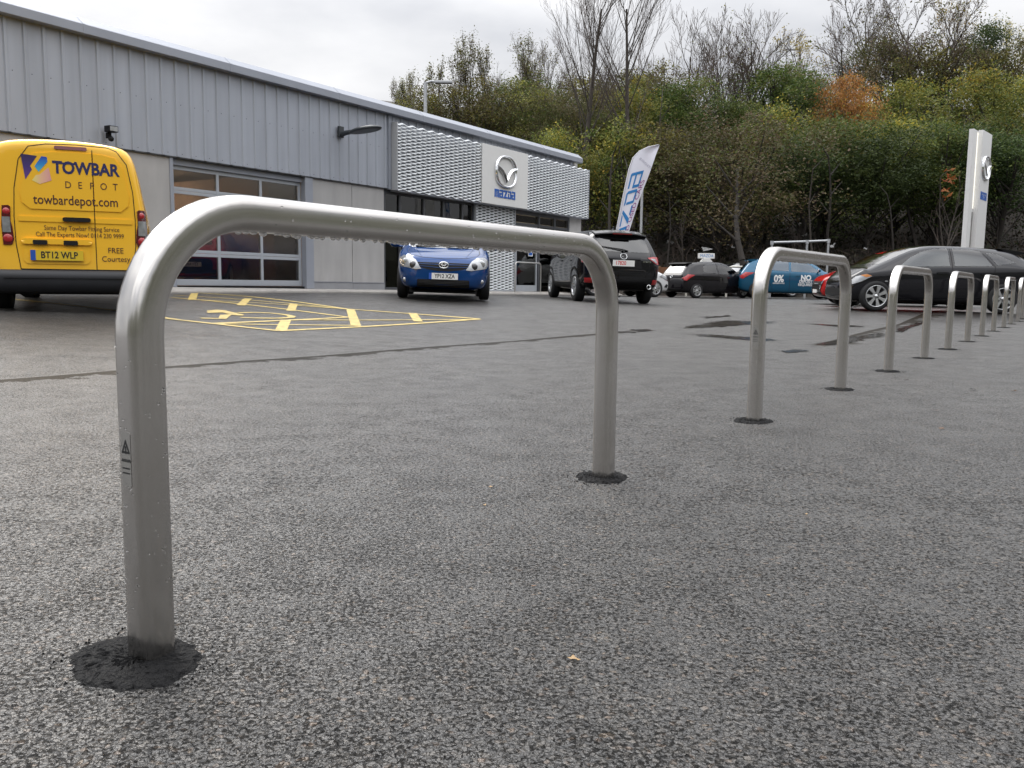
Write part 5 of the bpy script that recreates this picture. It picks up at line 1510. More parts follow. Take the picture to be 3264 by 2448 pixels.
for ax in ('left', 'right'):
    for x in (-.34, 1.0): sv.line('door_gap', ax, [(x, 1.07), (x, .42)], .009)
    sv.line('door_gap', ax, [(-1.16, 1.1), (-1.1, .85), (-.95, .6), (-.93, .42)], .009)
    for x in (-.9, .05): sv.panel('door_handle', ax, rrect(x - .1, .93, x + .12, .965, .014, 2), BLKP, off=.022, thick=.022)
    sv.panel('sill_cladding', ax, [(-.98, .30), (.98, .30), (.98, .42), (-.98, .44)], DARKPL, off=.012, thick=.03)
    for fx in (-1.35, 1.35):
        a_ = [(fx + .44 * math.cos(R(k)), .355 + .44 * math.sin(R(k))) for k in range(-8, 189, 14)]
        b_ = [(fx + .385 * math.cos(R(k)), .355 + .385 * math.sin(R(k))) for k in range(188, -9, -14)]
        for i in range(len(a_) - 1):
            pass
        sv.line('arch_trim', ax, [(fx + .425 * math.cos(R(k)), .355 + .425 * math.sin(R(k))) for k in range(-5, 186, 10)], .05, DARKPL, off=.012)
mb = MB(); mb.box((-1.95, -.6, .30), (1.6, .6, .42)); mb.build('underbody', DARKPL, sv.root)
sv.cabin([(-1.75, .7), (.9, .7), (1.05, 1.08), (.62, 1.42), (.3, 1.58), (-1.5, 1.58), (-1.85, 1.3)], .64, [sd1, sd2, sd3], ([(-.60, 1.19), (.60, 1.19), (.54, 1.53), (-.54, 1.53)], .3, 1.6), (rwp, -2.6, -1.5))
for x in (.3, -.7):
    for y in (.38, -.38): sv.seat(x, y, .45)
TY17, RM17 = tyre_mesh(.355, .225, .225), rim_mesh(.225, .225, 5, 'double')
sv.wheels(TY17, RM17); sv.arches(.05); sv.finish()

# ---- black hatchback side on -------------------------------------------------
sp3 = hatch_spec(wb=2.64, L_f=.60, L_r=.87, W=1.755, H=1.42, R_=.315, wheel_track=1.56)
f3, r3 = 1.32 + .60, -1.32 - .87
sp3['top'] = [(r3, .78), (r3 + .02, .88), (r3 + .07, .94), (r3 + .2, 1.06), (r3 + .42, 1.25), (r3 + .66, 1.345), (r3 + 1.05, 1.385), (-.35, 1.415), (.05, 1.42), (.35, 1.385), (.62, 1.30), (.95, 1.13), (1.25, .985), (1.5, .93), (f3 - .42, .845), (f3 - .2, .765), (f3 - .08, .69), (f3 - .02, .60), (f3, .5)]
sp3['belt'] = [(r3, .68), (r3 + .2, .95), (r3 + .62, .985), (0, .93), (.95, .885), (1.5, .83), (f3 - .2, .66), (f3, .43)]
BLK2 = paint('wet_black', (.009, .009, .012), metal=0, rough=.28)
Y3 = R(-90.0)                                            # heading to the left of the picture
pf, prr = at(2788, 987, 17.3), at(3186, 993, 17.35)
c3 = (pf.to_2d() + prr.to_2d()) / 2 + Vector((0, .78))
k3 = (pf - prr).to_2d().length / 2.64
mz = park('parked_car', sp3, BLK2, 'black hatchback seen side on behind the steel hoops at the right edge', c3, Y3, 'cars parked round the showroom')
mz.root.scale = (k3, k3, k3)
s1 = [(-.18, .965), (.86, .93), (.62, 1.12), (.36, 1.255), (.10, 1.315), (-.18, 1.33)]
s2 = [(-1.06, .985), (-.28, .968), (-.28, 1.33), (-.62, 1.315), (-.86, 1.29)]
s3 = [(-1.56, 1.06), (-1.17, 1.0), (-1.06, 1.15), (-.98, 1.255), (-1.22, 1.22)]
for p in (s1, s2, s3): mz.both('side_window', p, CARGLASS, off=.003, thick=.004)
w3 = [(-.62, .98), (.62, .98), (.54, 1.33), (-.54, 1.33)]
mz.panel('windscreen', 'front', w3, WSG, off=.003, thick=.004)
rw3 = [(-.52, 1.0), (.52, 1.0), (.46, 1.23), (-.46, 1.23)]
mz.panel('rear_window', 'rear', rw3, WSG, off=.003, thick=.004)
mz.cabin([(-1.75, .6), (1.0, .55), (1.1, .9), (.66, 1.2), (.3, 1.34), (-.9, 1.34), (-1.5, 1.2)], .62, [s1, s2, s3], ([(a * .95, b) for a, b in w3], .3, 1.6), ([(a * .95, b) for a, b in rw3], -2.5, -1.3))
for ax in ('left', 'right'):
    mz.line('door_gap', ax, [(-.23, 1.33), (-.23, .93), (-.25, .27)], .010)
    mz.line('door_gap', ax, [(1.02, .88), (1.0, .55), (.93, .28)], .010)
    mz.line('door_gap', ax, [(-.86, 1.29), (-1.12, .97), (-1.08, .75), (-.93, .55), (-.86, .28)], .010)
    for x in (-.02, -.93): mz.panel('door_handle', ax, rrect(x - .12, .80, x + .12, .838, .016, 2), BLK2, off=.024, thick=.024)
    mz.line('sill_line', ax, [(-.95, .30), (.92, .26)], .03, BLK2, off=.014)
    mz.line('door_crease', ax, [(-.9, .52), (.9, .44)], .02, BLK2, off=.008)
    mz.panel('headlight', ax, [(1.42, .725), (1.52, .77), (1.70, .71), (1.82, .60), (1.77, .55), (1.60, .62)], CLEARLENS, off=.008, thick=.02, step=.06)
    mz.panel('indicator', ax, [(1.43, .728), (1.52, .765), (1.63, .735), (1.54, .70)], AMBER, off=.014, thick=.01)
    mz.panel('tail_light', ax, [(-2.11, .84), (-1.80, .90), (-1.88, .98), (-2.10, .96)], REDLENS, off=.010, thick=.02)
    mz.panel('side_repeater', ax, rrect(1.10, .615, 1.16, .64, .01, 2), CLEARLENS, off=.008, thick=.01)
    mz.panel('mud_flap', ax, [(-2.1, .36), (-1.75, .36), (-1.72, .42), (-2.1, .5)], DARKPL, off=.004, thick=.01)
mz.mirror(.80, .82, .80, BLK2)
mz.line('roof_lip', 'top', [(-1.50, -.5), (-1.52, 0), (-1.50, .5)], .03, DARKPL)
mb = MB(); mb.prism([(-1.30, 1.355), (-1.84, 1.29), (-1.88, 1.26), (-1.62, 1.22)], lambda x, z: (x, .56, z), lambda x, z: (x, -.56, z)); me = mb.mesh('roof_spoiler', BLK2); fix_normals(me); link('roof_spoiler', me, mz.root)
mz.panel('grille', 'front', [(-.5, .30), (.5, .30), (.38, .46), (-.38, .46)], DARKPL)
for x in (.42, -.62):
    for y in (.36, -.36): mz.seat(x, y, .28)
mb = MB(); mb.box((.72, -.62, .62), (1.05, .62, .88), 0, .04); mb.build('dashboard', INTERIOR, mz.root)
mb = MB(); mb.tube([(.52, .36 + .18 * math.cos(2 * math.pi * k / 16), .86 + .18 * math.sin(2 * math.pi * k / 16)) for k in range(17)], .014, 6); mb.build('steering_wheel', INTERIOR, mz.root)
mb = MB(); mb.box((-1.6, -.6, .16), (1.5, .6, .26)); mb.build('underbody', DARKPL, mz.root)
TY3, RM3 = tyre_mesh(.315, .228, .205), rim_mesh(.228, .205, 7, 'single')
mz.wheels(TY3, RM3); mz.arches(.04); mz.finish()

# ---- smaller hatchbacks farther off ----------------------------------------
def small_hatch(label, paintm, c, yaw, H=1.475, glassm=None, hollow=False, rim=None, wb=2.49, group='cars parked round the showroom', rear=True):
    sp = hatch_spec(wb=wb, L_f=.76, L_r=.64, W=1.695, H=H, R_=.30, wheel_track=1.48)
    cr_ = park('parked_car', sp, paintm, label, c, yaw, group)
    h = H / 1.5
    gm = glassm or CARGLASS
    a1 = [(-.10, .985 * h), (.92, .955 * h), (.60, 1.22 * h), (.30, 1.355 * h), (-.10, 1.39 * h)]
    a2 = [(-.92, 1.04 * h), (-.18, .99 * h), (-.18, 1.39 * h), (-.55, 1.375 * h), (-.82, 1.31 * h)]
    w_ = [(-.58, 1.02 * h), (.58, 1.02 * h), (.53, 1.39 * h), (-.53, 1.39 * h)]
    r_ = [(-.50, 1.03 * h), (.50, 1.03 * h), (.44, 1.35 * h), (-.44, 1.35 * h)]
    for p in (a1, a2): cr_.both('side_window', p, gm, off=.004, thick=.005)
    cr_.panel('windscreen', 'front', w_, WSG, off=.004, thick=.005)
    cr_.panel('rear_window', 'rear', r_, WSG, off=.004, thick=.005)
    if hollow:
        cr_.cabin([(-1.45, .6), (.95, .6), (1.08, .95 * h), (.62, 1.26 * h), (.3, 1.4 * h), (-.9, 1.4 * h), (-1.4, 1.2 * h)], .58, [a1, a2], (w_, .3, 1.5), (r_, -2.2, -1.0))
        for x in (.35, -.55):
            for y in (.34, -.34): cr_.seat(x, y, .34)
    r0 = sp['x'][0]; f0 = sp['x'][-1]
    for sg in (1, -1):
        ax = 'left' if sg > 0 else 'right'
        cr_.panel('tail_light', ax, [(r0 + .02, .80 * h), (r0 + .12, .70 * h), (r0 + .30, .83 * h), (r0 + .52, .93 * h), (r0 + .2, .95 * h)], REDLENS, off=.012, thick=.03)
        cr_.panel('tail_light', 'rear', [(sg * a, b * h) for a, b in ((.70, .73), (.78, .71), (.80, .88), (.73, .88))][::sg], REDLENS, off=.012, thick=.03)
        cr_.panel('headlight', ax, [(f0 - .62, .72 * h), (f0 - .50, .80 * h), (f0 - .22, .72 * h), (f0 - .10, .60 * h), (f0 - .20, .57 * h)], CLEARLENS, off=.010, thick=.02)
        for x in (-.42, .32): cr_.panel('door_handle', ax, rrect(x - .5 if x < 0 else x - .26, .82 * h, (x - .5 if x < 0 else x - .26) + .19, .85 * h, .012, 2), paintm, off=.022, thick=.02)
        for x in (-.14, .93): cr_.line('door_gap', ax, [(x, .96 * h), (x, .28)], .012)
        cr_.line('door_gap', ax, [(-.92, 1.0 * h), (-.95, .75), (-.8, .5), (-.72, .28)], .012)
    cr_.panel('front_grille', 'front', [(-.5, .26), (.5, .26), (.40, .44), (-.40, .44)], DARKPL, off=.006, thick=.01)
    cr_.panel('rear_bumper', 'rear', rrect(-.6, .30, .6, .40, .03), DARKPL, off=.008, thick=.02)
    mb = MB(); z = 1.43 * h; x = r0 + .52
    mb.prism([(x + .1, z + .01), (x - .22, z - .02), (x - .24, z - .05), (x - .05, z - .07)], lambda a, b: (a, .54, b), lambda a, b: (a, -.54, b)); me = mb.mesh('roof_spoiler', DARKPL if rear else paintm); fix_normals(me); link('roof_spoiler', me, cr_.root)
    cr_.mirror(.84, .97 * h, .76, paintm)
    cr_.wheels(TYS, rim or RMS); cr_.arches(.04)
    return cr_
TYS, RMS = tyre_mesh(.30, .20, .19), rim_mesh(.20, .19, 5, 'double')
def axle_place(rear_px, front_px, wb, yaw, side):
    """car centre from the ground spots of the near wheels; side=+1 when the near wheels are on the car's right"""
    r, f_ = rear_px.to_2d(), front_px.to_2d()
    d = (f_ - r).normalized(); n = Vector((d.y, -d.x))          # to the right of the heading
    return (r + f_) / 2 - n * side * .74, math.atan2(d.x, d.y)
pr_, pf_ = at(2221, 952, 30.8), at(2370, 949, 31.9)
c, yw = axle_place(pr_, pf_, 2.49, 0, 1)
kk = (pf_ - pr_).to_2d().length / 2.49
m2 = small_hatch('small black hatchback with a white advertising box on its roof', paint('aubergine_black', (.008, .007, .009), metal=0), c, yw, hollow=True)
m2.root.scale = (kk,) * 3
put_emblem('badge', lambda x, y, o: m2.hit('rear', -x, .84 + y, .01 + o), .13, CHROME, m2.root, .015); m2.finish()
M2ROOT = m2
# blue car with finance offer lettering
TEAL = paint('bright_teal_blue', (.010, .095, .18), metal=.2)
pb = at(2412, 951, 31.3)
yw2 = R(98)
dv = Vector((math.sin(yw2), math.cos(yw2))); rn = Vector((dv.y, -dv.x))
c = pb.to_2d() + dv * 1.245 - rn * .74
m5 = small_hatch('turquoise blue hatchback with white finance offer lettering on its doors', TEAL, c, yw2, hollow=True, rear=False)
WLET = mat('white_lettering', (.80, .82, .82), rough=.4)
for s, x, z, size, b_, sx in (('0%', -.52, .70, .34, .012, .85), ('REPRESENTATIVE', -.52, .545, .062, .002, .85), ('NO', .42, .745, .25, .012, .9), ('DEPOSIT', .42, .615, .13, .004, .9), ('REQUIRED', .42, .505, .13, .004, .85)):
    text_on('lettering', s, size, WLET, lambda a, b: m5.hit('right', x + a, z + b, .008), m5.root, bold=b_, sx=sx)
m5.finish()
# white hatchback nose
WHT = paint('white_paint', (.74, .75, .76), rough=.3)
pw = at(2084, 950, 30.0); yw3 = R(64)
dv = Vector((math.sin(yw3), math.cos(yw3))); rn = Vector((dv.y, -dv.x))
c = pw.to_2d() - dv * 1.245 - rn * .74
mw = small_hatch('white hatchback with only its nose showing beside the black four by four', WHT, c, yw3)
mw.panel('fog_recess', 'right', [(1.66, .36), (1.80, .33), (1.86, .42), (1.74, .47)], DARKPL, off=.008, thick=.02)
mw.plate('front', .40, None, WHITEP, off=.03); mw.finish()
# red car behind the black hatchback
REDP = paint('bright_red', (.42, .012, .012), rough=.3)
pr2 = at(2655, 958, 22.2); yw4 = R(-84)
dv = Vector((math.sin(yw4), math.cos(yw4))); rn = Vector((dv.y, -dv.x))
c = pr2.to_2d() - dv * 1.75 + rn * .8
mr_ = small_hatch('red hatchback hidden behind the black hatchback, its nose and grille showing', REDP, c, yw4, H=1.45)
mr_.panel('chrome_grille', 'front', [(-.42, .36), (.42, .36), (.5, .60), (-.5, .60)], DARKPL, off=.012, thick=.02)
mr_.line('grille_rim', 'front', [(-.52, .62), (-.42, .34), (.42, .34), (.52, .62)], .035, CHROME, off=.022)
for z in (.42, .48, .54): mr_.line('grille_bar', 'front', [(-.44, z), (.44, z)], .014, CHROME, off=.02)
mr_.plate('front', .34, None, WHITEP, off=.03, w=.4, h=.09, band=False); mr_.finish()
# red car in the workshop, and another inside the showroom
pw = at(590, 905, 20.8)
WR = small_hatch('red hatchback inside the workshop behind the roller door, white number plate showing', REDP, (pw.x - .15, pw.y + 1.95), R(-8), H=1.45)
WR.panel('dark_band', 'rear', rrect(-.52, .36, .52, .66, .12), DARKPL, off=.01, thick=.02)
WR.plate('rear', .52, 'YP64 VTT', WHITEP, off=.03); WR.finish()
WR.root.location.z = .50; WR.root.rotation_euler = (0, 0, math.pi / 2 + R(8))
q = wpt(-1.2, -1.9, .42)
SR = small_hatch('red hatchback on show inside the glazed showroom beside the blue hatchback', REDP, (q.x, q.y), R(33), H=1.45)
SR.finish(); SR.root.location.z = .44; SR.root.rotation_euler = (0, 0, math.pi / 2 - R(33))
# white patrol style car beyond the fence line
q = at(2400, 930, 38.5)
HIV = mat('hi_vis_yellow', (.55, .62, .03), rough=.4); PBL = mat('patrol_blue', (.02, .08, .5), rough=.4)
PC = small_hatch('white car with blue and lime yellow side blocks behind the leaning tree trunk', WHT, (q.x + .2, q.y), R(82), H=1.5)
for k in range(8):
    PC.panel('side_block', 'right', [(-1.5 + k * .36, .60), (-1.14 + k * .36, .60), (-1.14 + k * .36, .80), (-1.5 + k * .36, .80)], HIV if k % 2 else PBL, off=.008, thick=.004)
PC.finish()

# advertising box on the small black car
rb = empty('roof_sign', (0, 0, 0))
mw_ = M2ROOT.root.matrix_basis
tag(rb, 'white advertising box with blue lettering on the roof of the small black hatchback', 'roof sign')
p = Matrix.LocRotScale(M2ROOT.root.location, M2ROOT.root.rotation_euler, M2ROOT.root.scale) @ Vector((-.1, 0, 1.455))
rb.location = p; rb.scale = (.56, .56, .62); rb.rotation_euler = (0, 0, R(8))
mb = MB(); mb.prism([(-.38, 0), (.38, 0), (.30, .10), (.18, .20), (-.18, .20), (-.30, .10)], lambda x, z: (x, -.17, z), lambda x, z: (x, .17, z)); me = mb.mesh('foot', WHITEP); fix_normals(me); link('foot', me, rb)
mb = MB(); mb.box((-.55, -.10, .19), (.55, .10, .50), 0, .02); mb.build('box', WHITEP, rb)
text_on('lettering', 'MAZDA', .26, mat('pale_blue_lettering', (.12, .30, .62), rough=.4), lambda a, b: (a, -.103, .345 + b), rb)
# ------------------------------------------------------------------ wooded hillside
EDGE = 39.0
def hz(x, y):
    s = max(0.0, y - EDGE)
    return .15 + s * .36 + .35 * math.sin(x * .21 + y * .13) * min(1, s / 8) + .2 * math.sin(x * .53 - y * .31) * min(1, s / 6)
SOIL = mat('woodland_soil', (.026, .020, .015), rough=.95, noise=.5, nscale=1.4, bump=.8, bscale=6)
xs = np.arange(-70, 131, 2.5); ys = list(np.arange(EDGE - 1, 96, 1.6)) + [110, 140, 200, 330]
V = []
for y in ys:
    for x in xs:
        V.append((x, y, hz(x, min(y, 92)) + (min(y, 92) - 92) * 0 - (.0 if y > EDGE else .25)))
nx = len(xs)
me = bpy.data.meshes.new('hillside'); me.from_pydata(V, [], [(j * nx + i, j * nx + i + 1, (j + 1) * nx + i + 1, (j + 1) * nx + i) for j in range(len(ys) - 1) for i in range(nx - 1)])
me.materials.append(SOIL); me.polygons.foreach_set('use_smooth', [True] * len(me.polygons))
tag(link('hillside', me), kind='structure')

def leaf_material(name):
    """leaf colour comes from the colour each leaf was given, a little light passes through"""
    M = bpy.data.materials.new(name); M.use_nodes = True
    t = M.node_tree; b = t.nodes['Principled BSDF']
    a = N_(t, 'ShaderNodeAttribute', attribute_name='leaf_colour')
    oi = N_(t, 'ShaderNodeObjectInfo')
    hs = N_(t, 'ShaderNodeHueSaturation')
    mh = N_(t, 'ShaderNodeMapRange'); mh.inputs[3].default_value = .485; mh.inputs[4].default_value = .515
    mv = N_(t, 'ShaderNodeMapRange'); mv.inputs[3].default_value = .85; mv.inputs[4].default_value = 1.18
    t.links.new(oi.outputs['Random'], mh.inputs[0]); t.links.new(oi.outputs['Random'], mv.inputs[0])
    t.links.new(mh.outputs[0], hs.inputs['Hue']); t.links.new(mv.outputs[0], hs.inputs['Value'])
    t.links.new(a.outputs['Color'], hs.inputs['Color']); t.links.new(hs.outputs[0], b.inputs['Base Color'])
    b.inputs['Roughness'].default_value = .55; b.inputs['Specular IOR Level'].default_value = .15
    tr = N_(t, 'ShaderNodeBsdfTranslucent'); t.links.new(hs.outputs[0], tr.inputs[0])
    mx = N_(t, 'ShaderNodeMixShader'); mx.inputs[0].default_value = .35
    t.links.new(b.outputs[0], mx.inputs[1]); t.links.new(tr.outputs[0], mx.inputs[2]); t.links.new(mx.outputs[0], t.nodes['Material Output'].inputs[0])
    return M
LEAFMAT = leaf_material('foliage')
BARK = mat('bark_grey_brown', (.060, .050, .042), rough=.9, noise=.35, nscale=6)
BARKD = mat('bark_dark', (.030, .025, .021), rough=.9, noise=.35, nscale=6)
TWIG = mat('twig_brown', (.085, .062, .050), rough=.9, noise=.2, nscale=3)

def tubes_mesh(name, segs, matr, nside=4):
    """segs: list of (p0, p1, r0, r1) -> prisms, built in one go"""
    if not segs: segs = [(Vector((0, 0, 0)), Vector((0, 0, .1)), .01, .01)]
    P0 = np.array([s[0] for s in segs]); P1 = np.array([s[1] for s in segs]); R0 = np.array([s[2] for s in segs]); R1 = np.array([s[3] for s in segs])
    d = P1 - P0; d /= np.linalg.norm(d, axis=1)[:, None] + 1e-9
    ref = np.where(np.abs(d[:, 2:3]) < .9, np.array([[0, 0, 1.]]), np.array([[1., 0, 0]]))
    a = np.cross(d, ref); a /= np.linalg.norm(a, axis=1)[:, None]; b = np.cross(d, a)
    vs = []
    for P, R_ in ((P0, R0), (P1, R1)):
        for k in range(nside):
            q = 2 * math.pi * k / nside
            vs.append(P + (a * math.cos(q) + b * math.sin(q)) * R_[:, None])
    Vv = np.stack(vs, 1).reshape(-1, 3)
    n = len(segs); base_ = np.arange(n)[:, None] * 2 * nside
    F = np.concatenate([base_ + np.array([[k, (k + 1) % nside, nside + (k + 1) % nside, nside + k]]) for k in range(nside)])
    me = bpy.data.meshes.new(name)
    me.vertices.add(len(Vv)); me.vertices.foreach_set('co', Vv.ravel())
    me.loops.add(F.size); me.loops.foreach_set('vertex_index', F.ravel().astype(np.int32))
    me.polygons.add(len(F)); me.polygons.foreach_set('loop_start', np.arange(len(F), dtype=np.int32) * 4); me.polygons.foreach_set('loop_total', np.full(len(F), 4, np.int32))
    me.materials.append(matr); me.update(); me.validate()
    me.polygons.foreach_set('use_smooth', [True] * len(me.polygons))
    return me
def leaves_mesh(name, C, size, pal, rng, clump=None, flat=.5):
    """C: leaf centres; two triangles each with a fold, coloured leaf by leaf from a palette"""
    n = len(C)
    nrm = rng.normal(size=(n, 3)); nrm[:, 2] = np.abs(nrm[:, 2]) + flat; nrm /= np.linalg.norm(nrm, axis=1)[:, None]
    t_ = rng.normal(size=(n, 3)); a = np.cross(nrm, t_); a /= np.linalg.norm(a, axis=1)[:, None]; b = np.cross(nrm, a)
    s = size * rng.uniform(.55, 1.35, n)[:, None]
    w = rng.uniform(.38, .6, n)[:, None]
    v0 = C - a * s * .5; v2 = C + a * s * .5
    v1 = C + b * s * w * .5 - nrm * s * .1; v3 = C - b * s * w * .5 - nrm * s * .1
    Vv = np.stack([v0, v1, v2, v3], 1).reshape(-1, 3)
    F = np.arange(4 * n).reshape(n, 4)
    me = bpy.data.meshes.new(name)
    me.vertices.add(len(Vv)); me.vertices.foreach_set('co', Vv.ravel())
    me.loops.add(F.size); me.loops.foreach_set('vertex_index', F.ravel().astype(np.int32))
    me.polygons.add(n); me.polygons.foreach_set('loop_start', np.arange(n, dtype=np.int32) * 4); me.polygons.foreach_set('loop_total', np.full(n, 4, np.int32))
    pal = np.array(pal)
    idx = (clump if clump is not None else rng.uniform(0, 1, n)) + rng.normal(0, .16, n)
    idx = np.clip(idx, 0, .999) * (len(pal) - 1)
    i0 = idx.astype(int); fr = (idx - i0)[:, None]
    col = pal[i0] * (1 - fr) + pal[np.minimum(i0 + 1, len(pal) - 1)] * fr
    col = col * rng.uniform(.84, 1.16, n)[:, None]
    ca = me.color_attributes.new('leaf_colour', 'FLOAT_COLOR', 'POINT')
    cc = np.ones((4 * n, 4)); cc[:, :3] = np.repeat(col, 4, axis=0)
    ca.data.foreach_set('color', cc.ravel())
    me.materials.append(LEAFMAT); me.update(); me.validate()
    return me
G1, G2, G3 = (.046, .070, .020), (.085, .115, .030), (.14, .165, .040)
OL, YL, YG = (.125, .115, .042), (.40, .30, .05), (.23, .22, .045)
BR1, BR2, OR1, OR2 = (.095, .072, .045), (.165, .125, .078), (.27, .115, .035), (.40, .19, .055)
PAL = dict(green=[G1, G2, G1, G2, G3, OL], green_yellow=[G1, G2, G3, YG, G2, YL], olive=[OL, G2, BR1, OL, YG], orange=[OR1, BR2, OR2, OR1, OR2, YL], brown=[BR1, OL, BR2, G1, OL, G2],
           yellow=[YL, YG, YL, (.36, .29, .10)], dark=[(.028, .042, .016), G1, (.034, .050, .02), G2], semi=[G1, OL, BR2, G2, YG], redleaf=[OR1, (.30, .06, .03), OR2])
def grow(rng, h, levels, nbr, ang, ratio, r0, up=.25, start=.25, wob=.12, stems=1, lean=(0, 0), min_r=.012, rf=.5):
    """branching skeleton: segments per level and the twig ends"""
    segs = []; tips = []
    def branch(p, d, length, r, lvl):
        n = 5 if lvl == 0 else 4 if lvl == 1 else 3
        pts = [p]; dirs = [d]
        for i in range(n):
            d = (d + Vector(rng.normal(0, wob, 3)) + Vector((0, 0, up * (.12 if lvl else .05)))).normalized()
            p2 = pts[-1] + d * (length / n); pts.append(p2); dirs.append(d)
        last = .28 if lvl < levels else .5
        for i in range(n):
            a, b = r * (1 - (1 - last) * i / n), r * (1 - (1 - last) * (i + 1) / n)
            segs.append((pts[i], pts[i + 1], max(a, min_r * .8), max(b, min_r * .6), lvl))
        if lvl >= levels:
            tips.append(pts[-1]); return
        k = nbr[lvl]
        for j in range(k):
            u = start + (1 - start) * (j + rng.uniform(.1, .9)) / k if lvl == 0 else .2 + .8 * (j + rng.uniform(.1, .9)) / k
            f_ = u * n; i = min(n - 1, int(f_)); q = pts[i].lerp(pts[i + 1], f_ - i)
            az = rng.uniform(0, 2 * math.pi)
            dd = dirs[i + 1]
            side = dd.cross(Vector((math.cos(az), math.sin(az), .3)))
            if side.length < .01: continue
            side.normalize()
            th_ = R(ang[lvl]) * rng.uniform(.7, 1.25)
            nd = (dd * math.cos(th_) + side * math.sin(th_))
            nd.z += up * .35; nd.normalize()
            branch(q, nd, length * ratio[lvl] * (1.15 - .55 * u) * rng.uniform(.75, 1.2), r * rf * (1.1 - .5 * u), lvl + 1)
        tips.append(pts[-1])
    for s in range(stems):
        a = 2 * math.pi * s / max(1, stems) + rng.uniform(0, 1)
        d0 = Vector((lean[0], lean[1], 1)) if stems == 1 else Vector((math.cos(a) * .28 + lean[0], math.sin(a) * .28 + lean[1], 1))
        branch(Vector((math.cos(a) * .25, math.sin(a) * .25, -.3)) if stems > 1 else Vector((0, 0, -.3)), d0.normalized(), h * (rng.uniform(.8, 1) if stems > 1 else 1), r0 * (.7 if stems > 1 else 1), 0)
    return segs, tips
def norm_tree(segs, pts, h, w):
    """scale to the wanted height and width"""
    A = np.array([list(s[1]) for s in segs])
    zz = np.percentile(A[:, 2], 99.7); ww = np.percentile(np.abs(A[:, 0]), 97) * 2
    return h / zz, w / max(ww, .1)
ARCH = {}
def arch_bare(name, seed, h, w, fine=1.0, leaves=0, pal='semi', matr=None, **k):
    rng = np.random.default_rng(seed)
    segs, tips = grow(rng, h, **k)
    sz, sw_ = norm_tree(segs, tips, h, w)
    S = Vector((sw_, sw_, sz))
    f = lambda p: (p[0] * sw_, p[1] * sw_, p[2] * sz)
    tr = [(f(a), f(b), r0, r1) for a, b, r0, r1, l in segs if l <= 1]
    tw = [(f(a), f(b), r0, r1) for a, b, r0, r1, l in segs if l > 1]
    d = dict(h=h, w=w, trunk=tubes_mesh('trunk', tr, matr or BARK, 6), crown=None, branches=tubes_mesh('branches', tw, TWIG if matr is None else matr, 3))
    if leaves:
        tp = np.array([f(t) for t in tips]); tp = tp[tp[:, 2] > h * .3]
        idx = rng.integers(0, len(tp), leaves)
        C = tp[idx] + rng.normal(0, .16, (leaves, 3))
        cl = rng.uniform(0, 1, len(tp))[idx]
        d['crown'] = leaves_mesh('crown', C, .15, PAL[pal], rng, cl)
    ARCH[name] = d
def arch_leafy(name, seed, h, w, n, pal, size=.175, base_=.12, blob=150, rad=.42, shape=1.0, stems=1, hole=.0):
    rng = np.random.default_rng(seed); n = int(n * 1.55)
    # cluster centres inside an uneven egg, more of them towards the outside
    cs_ = []
    lobes = [(rng.uniform(-.33, .33) * w, rng.uniform(-.33, .33) * w, rng.uniform(base_ + .15, .82) * h, rng.uniform(.20, .36) * w) for _ in range(9)]
    lobes.append((0, 0, .55 * h, .36 * w)); lobes.append((rng.uniform(-.1, .1) * w, 0, .86 * h, .18 * w))
    while len(cs_) < blob:
        lx, ly, lz, lr = lobes[rng.integers(0, len(lobes))]
        v = rng.normal(size=3); v /= np.linalg.norm(v); r = lr * rng.uniform(.55, 1.0) ** .6
        p = np.array([lx, ly, lz]) + v * r * np.array([1, 1, shape])
        if p[2] < base_ * h or p[2] > h * 1.02: continue
        cs_.append(p)
    cs_ = np.array(cs_)
    idx = rng.integers(0, blob, n)
    rr = rad * rng.uniform(.6, 1.5, blob)[idx][:, None]
    C = cs_[idx] + rng.normal(0, 1, (n, 3)) * rr * np.array([1, 1, .62])
    tone = rng.uniform(0, 1, blob)
    hgt = np.clip((cs_[:, 2] / h), 0, 1)
    tone = np.clip(tone * .8 + .2 * hgt, 0, 1)
    crown = leaves_mesh('crown', C, size, PAL[pal], rng, tone[idx])
    segs = []
    for s in range(stems):
        a = 2 * math.pi * s / max(1, stems)
        p = Vector((math.cos(a) * .35, math.sin(a) * .35, -.4)) if stems > 1 else Vector((0, 0, -.4))
        d = Vector((math.cos(a) * .12, math.sin(a) * .12, 1)) if stems > 1 else Vector((rng.normal(0, .06), rng.normal(0, .06), 1))
        r = .026 * h * (.6 if stems > 1 else 1)
        pts = [p]
        for i in range(6):
            d = (d + Vector(rng.normal(0, .07, 3))).normalized(); q = pts[-1] + d * (h * .8 + .4) / 6
            segs.append((tuple(pts[-1]), tuple(q), r * (1 - i * .14), r * (1 - (i + 1) * .14))); pts.append(q)
        for c in cs_[rng.permutation(blob)[:26]]:
            u = np.clip((c[2] / h - .25) / .7 * .8, .12, .95) * 5; i = int(u); q = pts[i].lerp(pts[i + 1], u - i)
            mid = q.lerp(Vector(c), .55) + Vector((0, 0, -.15))
            segs.append((tuple(q), tuple(mid), r * .32, r * .2)); segs.append((tuple(mid), tuple(c), r * .2, r * .08))
    ARCH[name] = dict(h=h, w=w, trunk=tubes_mesh('trunk', segs, BARKD, 6), crown=crown, branches=None)

